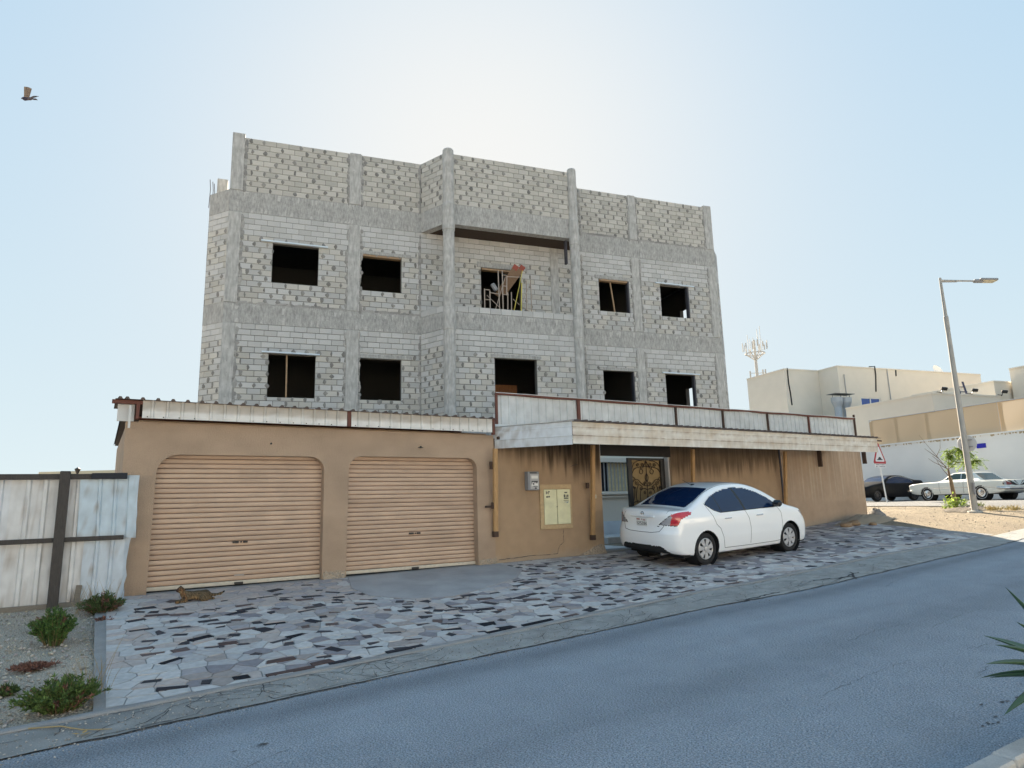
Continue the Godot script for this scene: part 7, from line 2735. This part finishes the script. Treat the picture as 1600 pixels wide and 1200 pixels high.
func small_things() -> void:
	# the heap of sand and rubble at the end of the street wall
	var nz := FastNoiseLite.new()
	nz.seed = 44
	nz.frequency = 2.0
	for q in [[18.6, 10.75, 1.35, 0.45, 0.2, "low heap of sand and cement at the foot of the tan wall's end", "sand_heap", 1], [20.12, 11.2, 0.22, 0.28, 0.22, "grey stone heap beside the end corner of the tan wall", "stone_heap", 0], [23.45, 10.0, 1.3, 0.6, 0.1, "dark soil mound under the young tree", "soil_mound", 2]]:
		var at := gp(q[0], q[1], -0.04)
		var t := thing(q[6], q[5], "heap", FG, at)
		var P := []
		for j in 12:
			var r := PackedVector3Array()
			var u := j / 11.0
			for i in 26:
				var a := TAU * i / 26
				var e := 1.0 + 0.3 * nz.get_noise_2d(cos(a) * 2 + q[0], sin(a) * 2)
				var h: float = q[4] * (1.0 - u * u) * (0.85 + 0.5 * nz.get_noise_2d(cos(a) * u * 3 + q[0] * 2, sin(a) * u * 3 + 9))
				var s: float = q[0] + cos(a) * q[2] * u * e
				var n: float = q[1] + sin(a) * q[3] * u * e
				r.append(Vector3(s, gh(s, n) + h - 0.03 * u, -n))
			P.append(r)
		var m := mb(t)
		m.grid(P, [], true, true)
		part("heap", m, [M.stone_plain, M.sand_plain, M.soil][q[7]], t)
	rng.seed = 70
	for k in 6:
		var s: float = [17.55, 17.75, 17.95, 17.3, 22.95, 18.1][k]
		var n: float = [10.55, 10.5, 10.62, 10.5, 9.75, 10.2][k]
		var at := gp(s, n, 0.0)
		var t := thing("rubble_stone", ["leftmost brown rubble stone by the tan wall's end", "brown rubble stone in the middle of the small pile", "rubble stone leaning on the sand heap", "flat dark rubble stone left of the pile", "pale stone on the soil mound below the young tree", "small rubble stone before the sand heap"][k], "stone", FG, at, "loose stones")
		var m := mb(t)
		var r := rng.randf_range(0.09, 0.16)
		var P := []
		for j in 7:
			var row := PackedVector3Array()
			for i in 11:
				var a := TAU * i / 11
				var e := PI * j / 6.0
				var w := r * (1.0 + 0.45 * nz.get_noise_3d(cos(a) * sin(e) * 1.2 + k, cos(e) * 1.2, sin(a) * sin(e) * 1.2))
				row.append(at + Vector3(cos(a) * sin(e) * w * 1.3, cos(e) * w * 0.55 + r * 0.3, sin(a) * sin(e) * w))
			P.append(row)
		m.grid(P, [], true, false)
		part("stone", m, M.stone_brown if k != 4 else M.stone_plain, t)
	# gravel
	var pm := mb()
	pm.boxt(Transform3D(Basis(Vector3(1, 1, 0).normalized(), 0.6), Vector3.ZERO), Vector3(1.0, 0.55, 0.8), 0.22)
	var pebble := pm.mesh()
	for area in [[-3.6, 0.15, 5.9, 10.95, 15000, 71], [19.0, 27.0, 7.2, 14.0, 3800, 72]]:
		rng.seed = area[5]
		var mm := MultiMesh.new()
		mm.transform_format = MultiMesh.TRANSFORM_3D
		mm.use_colors = true
		mm.mesh = pebble
		mm.instance_count = area[4]
		for k in area[4]:
			var s := rng.randf_range(area[0], area[1])
			var n := rng.randf_range(area[2], area[3])
			var r := 0.005 + 0.03 * pow(rng.randf(), 5.0)
			mm.set_instance_transform(k, Transform3D(Basis(Vector3.UP, rng.randf() * TAU) * Basis(Vector3.RIGHT, rng.randfn() * 0.3).scaled(Vector3.ONE * r), gp(s, n, -0.03 + r * 0.3)))
			var w := rng.randf_range(0.22, 0.5)
			mm.set_instance_color(k, Color(w, w * rng.randf_range(0.86, 0.96), w * rng.randf_range(0.68, 0.88)))
		var o := MultiMeshInstance3D.new()
		o.name = numbered("gravel")
		o.multimesh = mm
		o.material_override = M.stone_mix
		o.transform = FG
		add_child(o, true)
		tag(o, ["loose gravel on the bare ground left of the paving", "loose gravel on the sunlit sandy verge"][0 if area[5] == 71 else 1], "gravel", "", "stuff")
	# sand and grit along the broken edge
	rng.seed = 90
	var edge_grit := MultiMesh.new()
	edge_grit.transform_format = MultiMesh.TRANSFORM_3D
	edge_grit.use_colors = true
	edge_grit.mesh = pebble
	edge_grit.instance_count = 9000
	for k in 9000:
		var s := rng.randf_range(-1.5, 16.0) if k % 3 else rng.randf_range(-1.5, 5.0)
		var n := lerpf(edge_n(s) - 0.25 * pow(rng.randf(), 2.0), kerb_n(s) - 0.02, pow(rng.randf(), 1.3))
		var r := 0.003 + 0.014 * pow(rng.randf(), 5.0)
		edge_grit.set_instance_transform(k, Transform3D(Basis(Vector3.UP, rng.randf() * TAU).scaled(Vector3.ONE * r), gp(s, n, r * 0.25 - (0.012 if n < edge_n(s) else 0.0))))
		var w := rng.randf_range(0.16, 0.46)
		edge_grit.set_instance_color(k, Color(w, w * 0.95, w * 0.88))
	var go := MultiMeshInstance3D.new()
	go.name = numbered("gravel")
	go.multimesh = edge_grit
	go.material_override = M.stone_mix
	go.transform = FG
	add_child(go, true)
	tag(go, "fine grit strewn along the broken road edge", "gravel", "", "stuff")
	# a fallen stick and a dry leaf on the road edge
	var at := gp(0.0, 6.15, 0.0)
	var t := thing("fallen_stick", "thin dry stick lying across the broken road edge at lower left", "stick", FG, at)
	var m := mb(t)
	m.tube([gp(-0.28, 6.3, 0.012), gp(-0.08, 6.2, 0.02), gp(0.06, 6.06, 0.014), gp(0.24, 5.98, 0.012)], [0.006, 0.006, 0.005, 0.003], 5)
	part("stick", m, M.straw, t)
	at = gp(0.06, 5.98, 0.006)
	t = thing("dry_leaf", "yellowish dry leaf on the road edge below the stick", "leaf", FG, at)
	m = mb(t)
	m.col = Color(0.4, 0.27, 0.1)
	for k in 4: leaf(m, at + Vector3(rng.randfn() * 0.015, 0.004 * k, rng.randfn() * 0.015), Vector3(cos(k * 1.7), 0.15, sin(k * 1.7)).normalized(), Vector3.UP, 0.06, 0.015)
	part("blade", m, M.leaf_mix, t)
	# far off to the left: a low roof and a lantern over the fence
	t = thing("far_house", "far low cream roof edge showing over the left fence", "building", Transform3D(), Vector3(-50, 0, -80))
	m = mb(t)
	m.box(Vector3(-58, 0, -90), Vector3(-40, 6.85, -80))
	part("wall", m, M.cream_yellow, t)
	t = thing("far_lantern", "tiny dark lantern on a post far off over the left fence", "street lamp", Transform3D(), Vector3(-46.6, 0, -70))
	m = mb(t)
	m.tube([Vector3(-46.6, 0, -70), Vector3(-46.6, 5.9, -70)], 0.07, 6)
	part("post", m, M.black_metal, t)
	m = mb(t)
	m.lathe([Vector2(0.1, 5.9), Vector2(0.28, 6.35), Vector2(0.32, 6.4), Vector2(0.0, 6.6)], 8, Transform3D(Basis(), Vector3(-46.6, 0, -70)))
	part("head", m, M.black_metal, t)


func added_houses_behind() -> void:
	# unseen houses added behind the camera so their sunlit fronts light the facade
	for q in [[-18.0, -3.0, 3.2, "left"], [-2.0, 13.0, 3.5, "middle"], [14.0, 30.0, 3.2, "right"]]:
		var t := thing("added_street_house", "unseen pale rendered one-storey house added across the street, %s of the three behind the viewer" % q[3], "building", FG, Vector3((q[0] + q[1]) / 2, -1.7, 12.0))
		var m := mb(t)
		var holes := []
		var w: float = q[1] - q[0]
		for k in 3:
			holes.append(Rect2(-q[1] + w * (0.12 + 0.3 * k), -0.4, 1.4, 1.4))
		m.holed(-q[1], -q[0], -1.8, q[2] - 0.6, holes, 0.25, Transform3D(Basis(Vector3(-1, 0, 0), Vector3.UP, Vector3(0, 0, -1)), Vector3(0, 0, 9.0)))
		m.box(Vector3(q[0], -1.8, 9.25), Vector3(q[0] + 0.25, q[2] - 0.6, 18))
		m.box(Vector3(q[1] - 0.25, -1.8, 9.25), Vector3(q[1], q[2] - 0.6, 18))
		m.box(Vector3(q[0] + 0.25, -1.8, 17.75), Vector3(q[1] - 0.25, q[2] - 0.6, 18))
		m.box(Vector3(q[0] + 0.25, q[2] - 1.2, 9.25), Vector3(q[1] - 0.25, q[2] - 0.9, 17.75))
		part("wall", m, M.added_house_wall, t)
		for r in holes:
			m = mb(t)
			m.box(Vector3(-r.end.x, r.position.y, 9.1), Vector3(-r.position.x, r.end.y, 9.13))
			part("window", m, M.car_glass, t)


# ---------------------------------------------------------------- materials

func materials() -> void:
	var blotch := ntex(1, 0.012, 0.72, 1.0, 5)
	var fine := ntex(2, 0.12, 0.7, 1.0, 3)
	var grit := ntex(3, 0.3, 0.12, 1.0, 2, 1024)
	var stucco := ntex(12, 0.3, 0.56, 1.0, 2, 1024)
	var bands := ntex(13, 0.02, 0.6, 1.0, 5)
	var cloud := ntex(4, 0.006, 0.7, 1.0, 5)
	var blockt := ntex(5, 0.07, 0.76, 1.0, 5)
	var form := ntex(6, 0.03, 0.45, 1.0, 6)
	var grain := ntex(7, 0.05, 0.5, 1.0, 4)
	var soft := ntex(11, 0.008, 0.92, 1.0, 5)
	var rough := nnorm(8, 0.09, 6.0, 4)
	var stuccon := nnorm(14, 0.33, 7.0, 2, 1024)
	var stipple := nnorm(9, 0.16, 9.0, 3)
	var gritn := nnorm(10, 0.3, 6.0, 2)
	M.t_blotch = blotch
	M.t_rough = rough
	M.t_block = blockt
	# ground
	mat("dirt", Color.WHITE, 1.0, {"vc": true, "lift": 1.7, "tex": grit, "scale": 0.22, "tex2": cloud, "scale2": 0.13, "nrm": gritn, "nscale": 0.9})
	mat("asphalt", Color.WHITE, 0.88, {"vc": true, "tex": grit, "scale": 0.22, "lift": 1.45, "tex2": soft, "scale2": 0.33, "nrm": gritn, "nscale": 0.5, "spec": 0.4})
	mat("rough_concrete", Color.WHITE, 0.92, {"vc": true, "tex": fine, "scale": 1.1, "tex2": blotch, "scale2": 0.5, "nrm": gritn, "nscale": 0.6})
	mat("rough_concrete_pale", L(0.5, 0.5, 0.5), 0.9, {"tex": blotch, "scale": 0.6})
	mat("crack", L(0.04, 0.042, 0.048), 1.0)
	mat("stain", L(0.055, 0.06, 0.068), 0.8)
	mat("apron", L(0.33, 0.32, 0.32), 0.85, {"tex": cloud, "scale": 0.35, "tex2": fine, "scale2": 1.3, "nrm": rough, "nscale": 0.3})
	mat("stone_mix", Color.WHITE, 0.85, {"vc": true, "tex": blotch, "scale": 1.7})
	mat("paver_a", L(0.42, 0.38, 0.3), 0.9, {"tex": fine, "scale": 2.0, "nrm": gritn})
	mat("paver_b", L(0.36, 0.33, 0.3), 0.9, {"tex": fine, "scale": 2.0, "nrm": gritn})
	mat("paver_c", L(0.45, 0.36, 0.29), 0.9, {"tex": fine, "scale": 2.0, "nrm": gritn})
	mat("stone_plain", L(0.22, 0.21, 0.2), 0.95, {"tex": blotch, "scale": 1.2, "nrm": rough})
	mat("stone_brown", L(0.3, 0.2, 0.12), 0.95, {"tex": blotch, "scale": 2.0, "nrm": rough})
	mat("sand_plain", L(0.3, 0.25, 0.19), 1.0, {"tex": fine, "scale": 1.2, "nrm": gritn})
	mat("soil", L(0.14, 0.12, 0.1), 1.0, {"tex": fine, "scale": 1.2, "nrm": gritn})
	# the unfinished building
	mat("block_mix", Color.WHITE, 0.95, {"vc": true, "tex": blockt, "scale": 1.3, "nrm": rough, "nscale": 0.5})
	mat("mortar", L(0.17, 0.168, 0.16), 1.0, {"tex": blockt, "scale": 1.1, "nrm": rough})
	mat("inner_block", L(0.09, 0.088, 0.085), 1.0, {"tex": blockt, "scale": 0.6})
	mat("concrete", L(0.48, 0.48, 0.47), 0.9, {"tex": form, "scale": Vector3(1.1, 0.28, 1.1), "tex2": bands, "scale2": Vector3(0.4, 0.15, 0.4), "nrm": rough, "nscale": 0.3})
	mat("concrete_pale", L(0.51, 0.51, 0.50), 0.9, {"tex": blotch, "scale": Vector3(0.9, 0.6, 0.9), "tex2": form, "scale2": Vector3(0.7, 0.12, 0.7), "nrm": rough, "nscale": 0.3})
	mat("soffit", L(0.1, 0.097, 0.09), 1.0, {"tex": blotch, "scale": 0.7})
	mat("soffit_board", L(0.055, 0.036, 0.026), 0.9, {"tex": grain, "scale": Vector3(0.15, 1, 1.5)})
	mat("lintel_sheet", L(0.62, 0.72, 0.82), 0.5)
	mat("wood_raw", L(0.38, 0.26, 0.16), 0.85, {"tex": grain, "scale": Vector3(1.5, 0.2, 1.5)})
	mat("plank_brown", L(0.24, 0.155, 0.1), 0.9, {"tex": grain, "scale": Vector3(1.5, 0.4, 1.5)})
	mat("dark_board", L(0.06, 0.06, 0.075), 0.8)
	mat("plywood", L(0.4, 0.17, 0.07), 0.8, {"tex": grain, "scale": Vector3(1, 0.2, 1)})
	mat("rust_dark", L(0.07, 0.042, 0.03), 0.85, {"tex": fine, "scale": 3.0})
	mat("rust_red", L(0.14, 0.055, 0.04), 0.85, {"tex": fine, "scale": 2.0})
	mat("scaffold_steel", L(0.42, 0.36, 0.31), 0.6, {"tex": fine, "scale": 4.0})
	mat("yellow_paint", L(0.6, 0.52, 0.1), 0.6, {"tex": fine, "scale": 4.0})
	mat("red_paint", L(0.3, 0.07, 0.05), 0.7)
	# garage and street wall
	mat("plaster", L(0.475, 0.345, 0.245), 0.95, {"tex": stucco, "scale": 0.3, "lift": 1.25, "tex2": cloud, "scale2": 0.3, "nrm": stuccon, "nscale": 0.9})
	mat("stained_shaded_plaster", Color.WHITE, 0.95, {"vc": true, "tex": stucco, "lift": 1.25, "scale": 0.3, "nrm": stuccon, "nscale": 0.9})  # vertex colours carry run-off stains and painted canopy shade
	mat("plaster_worn", L(0.36, 0.29, 0.22), 1.0, {"tex": stucco, "lift": 1.4, "scale": 0.23, "nrm": stipple})
	mat("shutter", L(0.51, 0.36, 0.26), 0.55, {"tex": cloud, "scale": Vector3(0.5, 0.7, 0.5)})
	mat("shutter_b", L(0.485, 0.34, 0.243), 0.55, {"tex": cloud, "scale": Vector3(0.4, 0.7, 0.4)})
	mat("shutter_c", L(0.525, 0.375, 0.272), 0.6, {"tex": cloud, "scale": Vector3(0.6, 0.5, 0.6)})
	mat("shutter_dark", L(0.1, 0.06, 0.04), 0.8)
	mat("cream_metal", L(0.55, 0.49, 0.4), 0.6, {"tex": blotch, "scale": 2.0})
	mat("pale_metal", L(0.58, 0.58, 0.57), 0.5)
	mat("roof_metal", L(0.09, 0.065, 0.055), 0.7, {"tex": blotch, "scale": 0.8})
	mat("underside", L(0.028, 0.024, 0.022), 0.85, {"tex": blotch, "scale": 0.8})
	mat("tinted_metal", Color.WHITE, 0.55, {"vc": true, "tex": blotch, "scale": Vector3(0.8, 0.5, 0.8)})
	mat("rubber", L(0.012, 0.012, 0.013), 0.8)
	mat("black_metal", L(0.02, 0.019, 0.02), 0.5)
	mat("gate_iron", L(0.03, 0.016, 0.012), 0.6)
	mat("gate_panel", L(0.3, 0.215, 0.105), 0.8, {"tex": blotch, "scale": 1.0})
	mat("grey_metal", L(0.24, 0.245, 0.26), 0.5)
	mat("grey_metal_pale", L(0.42, 0.42, 0.43), 0.5)
	mat("faded_print", L(0.36, 0.31, 0.27), 0.7)
	mat("white_print", L(0.7, 0.7, 0.68), 0.6)
	mat("dark_print", L(0.025, 0.026, 0.035), 0.7)
	mat("blue_print", L(0.05, 0.16, 0.3), 0.7)
	mat("red_print", L(0.3, 0.05, 0.05), 0.7)
	mat("cabinet_frame", L(0.48, 0.345, 0.195), 0.8, {"tex": blotch, "scale": 2.0})
	mat("cabinet_yellow", L(0.68, 0.65, 0.42), 0.5, {"tex": blotch, "scale": 0.6})
	mat("ivory", L(0.55, 0.5, 0.36), 0.5)
	mat("strut_wood", L(0.52, 0.31, 0.14), 0.8, {"tex": grain, "scale": Vector3(2, 0.2, 2)})
	mat("cream_wall", L(0.62, 0.575, 0.50), 0.9, {"tex": soft, "scale": 0.2})
	mat("blue_white", L(0.6, 0.66, 0.72), 0.8, {"tex": cloud, "scale": 0.4})
	mat("curtain", L(0.7, 0.62, 0.4), 0.9, {"tex": blotch, "scale": 1.0})
	# fence
	mat("wood_dark", L(0.075, 0.066, 0.06), 0.95, {"tex": grain, "scale": Vector3(3.0, 0.25, 3.0), "nrm": rough, "nscale": 0.5})
	mat("wood_grey", L(0.22, 0.19, 0.155), 0.95, {"tex": grain, "scale": Vector3(0.3, 3, 3)})
	mat("black_wood", L(0.03, 0.032, 0.04), 0.9, {"tex": grain, "scale": Vector3(0.3, 3, 3)})
	# cars
	mat("car_white", L(0.85, 0.86, 0.87), 0.28, {"coat": 1.0})
	mat("car_white_edge", L(0.74, 0.75, 0.76), 0.3, {"coat": 1.0})
	mat("car_cream", L(0.72, 0.73, 0.68), 0.35, {"coat": 0.6})
	mat("car_black", L(0.006, 0.006, 0.008), 0.4, {"spec": 0.3})
	mat("car_glass", L(0.006, 0.02, 0.062), 0.03, {"spec": 0.5})  # blue of the reflected sky is put into the base colour
	mat("dark_glass", L(0.02, 0.022, 0.03), 0.05, {"spec": 0.6})
	mat("glass_green", L(0.02, 0.045, 0.04), 0.05, {"spec": 0.6})
	mat("glass_teal", L(0.06, 0.13, 0.16), 0.05, {"spec": 0.8})
	mat("blue_glass", L(0.02, 0.06, 0.28), 0.1, {"spec": 0.6})
	mat("black_gloss", L(0.01, 0.01, 0.012), 0.2)
	mat("gap", L(0.02, 0.021, 0.025), 0.9)
	mat("chrome", L(0.7, 0.7, 0.7), 0.15, {"metal": 1.0})
	mat("lamp_red", L(0.5, 0.01, 0.025), 0.12, {"coat": 1.0})
	mat("lamp_dark_red", L(0.16, 0.012, 0.015), 0.15, {"coat": 1.0})
	mat("lamp_clear", L(0.33, 0.34, 0.37), 0.1, {"coat": 1.0})
	mat("tyre", L(0.014, 0.014, 0.015), 0.85)
	mat("wheel_silver", L(0.5, 0.5, 0.51), 0.35, {"metal": 0.4})
	mat("wheel_dark", L(0.12, 0.12, 0.13), 0.35, {"metal": 0.6})
	mat("white_paint", L(0.74, 0.74, 0.73), 0.6)
	# street furniture and the villa
	mat("pole_grey", L(0.34, 0.33, 0.31), 0.75, {"tex": blotch, "scale": Vector3(1, 0.3, 1)})
	mat("lens", L(0.6, 0.52, 0.34), 0.3)
	mat("sign_back", L(0.5, 0.5, 0.5), 0.6)
	mat("sign_red", L(0.42, 0.02, 0.03), 0.5)
	mat("sign_white", L(0.74, 0.72, 0.72), 0.6)
	mat("sign_text", L(0.12, 0.09, 0.1), 0.7)
	mat("sign_blue", L(0.01, 0.012, 0.36), 0.5)
	mat("white_wall", L(0.66, 0.66, 0.655), 0.9, {"tex": soft, "scale": 0.15})
	mat("added_house_wall", L(0.74, 0.73, 0.70), 0.9, {"tex": cloud, "scale": 0.2})
	mat("cream_yellow", L(0.62, 0.55, 0.4), 0.9)
	mat("tan_fabric", L(0.5, 0.36, 0.22), 0.9, {"back": Color(0.35, 0.35, 0.35)})
	mat("tan_fabric_sunlit", L(0.6, 0.37, 0.16), 0.9, {"back": Color(0.6, 0.6, 0.6)})  # sun coming through the cloth is put into this warmer colour
	mat("galvanised", L(0.36, 0.40, 0.45), 0.45, {"metal": 0.4})
	mat("galvanised_dark", L(0.1, 0.11, 0.12), 0.6)
	mat("navy_metal", L(0.015, 0.02, 0.055), 0.6)
	mat("mast_grey", L(0.5, 0.49, 0.47), 0.7)
	# living things
	mat("leaf_mix", Color.WHITE, 0.8, {"vc": true, "back": Color(0.4, 0.4, 0.4)})
	mat("leaf_bright", Color.WHITE, 0.7, {"vc": true, "back": Color(1, 1, 1)})
	mat("straw", L(0.32, 0.25, 0.13), 0.9)
	mat("bark", L(0.2, 0.14, 0.09), 0.95, {"tex": grain, "scale": Vector3(6, 1, 6)})
	mat("agave", L(0.05, 0.105, 0.05), 0.55, {"tex": blotch, "scale": 3.0})
	mat("fur", Color.WHITE, 0.95, {"vc": true, "tex": grain, "scale": 9.0, "world": false})
	mat("eye_green", L(0.3, 0.35, 0.08), 0.1)


# ---------------------------------------------------------------- light and camera come first

const EXPOSURE := 4.5
const SUN_AZ := -0.12   # radians right of straight ahead
const SUN_EL := 0.475


func sun_dir() -> Vector3: return Vector3(sin(SUN_AZ) * cos(SUN_EL), sin(SUN_EL), -cos(SUN_AZ) * cos(SUN_EL))


func sky_image() -> Image:
	var w := 512
	var h := 256
	var im := Image.create(w, h, false, Image.FORMAT_RGBF)
	var sd := Vector3(sin(SUN_AZ + 0.075) * cos(SUN_EL), sin(SUN_EL), -cos(SUN_AZ + 0.075) * cos(SUN_EL))  # the drawn glow is centred off the sun, a little to its right
	for y in h:
		var el := PI / 2 - PI * (y + 0.5) / h
		for x in w:
			var az := TAU * (x + 0.5) / w
			var d := Vector3(sin(az) * cos(el), sin(el), -cos(az) * cos(el))
			var g := acos(clampf(d.dot(sd), -1, 1))
			var u := pow(clampf(sin(el), 0, 1), 0.75)
			var c := Vector3(0.80, 0.92, 0.93).lerp(Vector3(0.29, 0.555, 0.85), u)
			# the bright haze round the sun
			c = c.lerp(Vector3(0.95, 0.945, 0.92), exp(-pow(g / 0.41, 2.0)))
			c = c.lerp(Vector3(0.83, 0.875, 0.87), exp(-pow(g / 0.62, 2.0)) * 0.2)
			if el < 0: c = Vector3(0.45, 0.42, 0.38)
			c /= EXPOSURE
			im.set_pixel(x, y, Color(c.x, c.y, c.z))
	return im


func _ready() -> void:
	var cam := Camera3D.new()
	cam.name = "camera"
	var pitch := deg_to_rad(10.37)
	var roll := deg_to_rad(-1.486)
	var fwd := Vector3(0, sin(pitch), -cos(pitch))
	var up := Vector3(0, cos(pitch), sin(pitch))
	var r2 := Vector3.RIGHT * cos(roll) + up * sin(roll)
	var u2 := -Vector3.RIGHT * sin(roll) + up * cos(roll)
	cam.transform = Transform3D(Basis(r2, u2, -fwd), Vector3(0, EYE, 0))
	cam.fov = rad_to_deg(2.0 * atan(600.0 / 1020.0))
	cam.near = 0.05
	cam.far = 2000.0
	cam.current = true
	add_child(cam)
	var env := Environment.new()
	env.background_mode = Environment.BG_SKY
	var sky := Sky.new()
	var pan := PanoramaSkyMaterial.new()
	pan.panorama = ImageTexture.create_from_image(sky_image())
	sky.sky_material = pan
	env.sky = sky
	env.tonemap_mode = Environment.TONE_MAPPER_LINEAR
	env.tonemap_exposure = EXPOSURE
	env.sdfgi_enabled = true
	env.ssao_enabled = true
	env.ssil_enabled = true
	var we := WorldEnvironment.new()
	we.name = "environment"
	we.environment = env
	add_child(we)
	var sun := DirectionalLight3D.new()
	sun.name = "sun"
	sun.light_color = Color(1.0, 0.93, 0.82)
	sun.light_energy = 1.6
	sun.light_angular_distance = 0.6
	sun.shadow_enabled = true
	sun.transform = Transform3D(Basis.looking_at(-sun_dir(), Vector3.UP), Vector3(0, 30, 0))
	add_child(sun)
	materials()
	ground_sheet()
	roads()
	paving()
	building()
	garage()
	street_wall()
	villa()
	added_houses_behind()
	canopy()
	screen_fence()
	wall_fittings()
	gate()
	timber_fence()
	white_sedan()
	vintage_coupe()
	black_sedan()
	street_lamp()
	hump_sign()
	mast()
	plants()
	cat()
	bird()
	small_things()
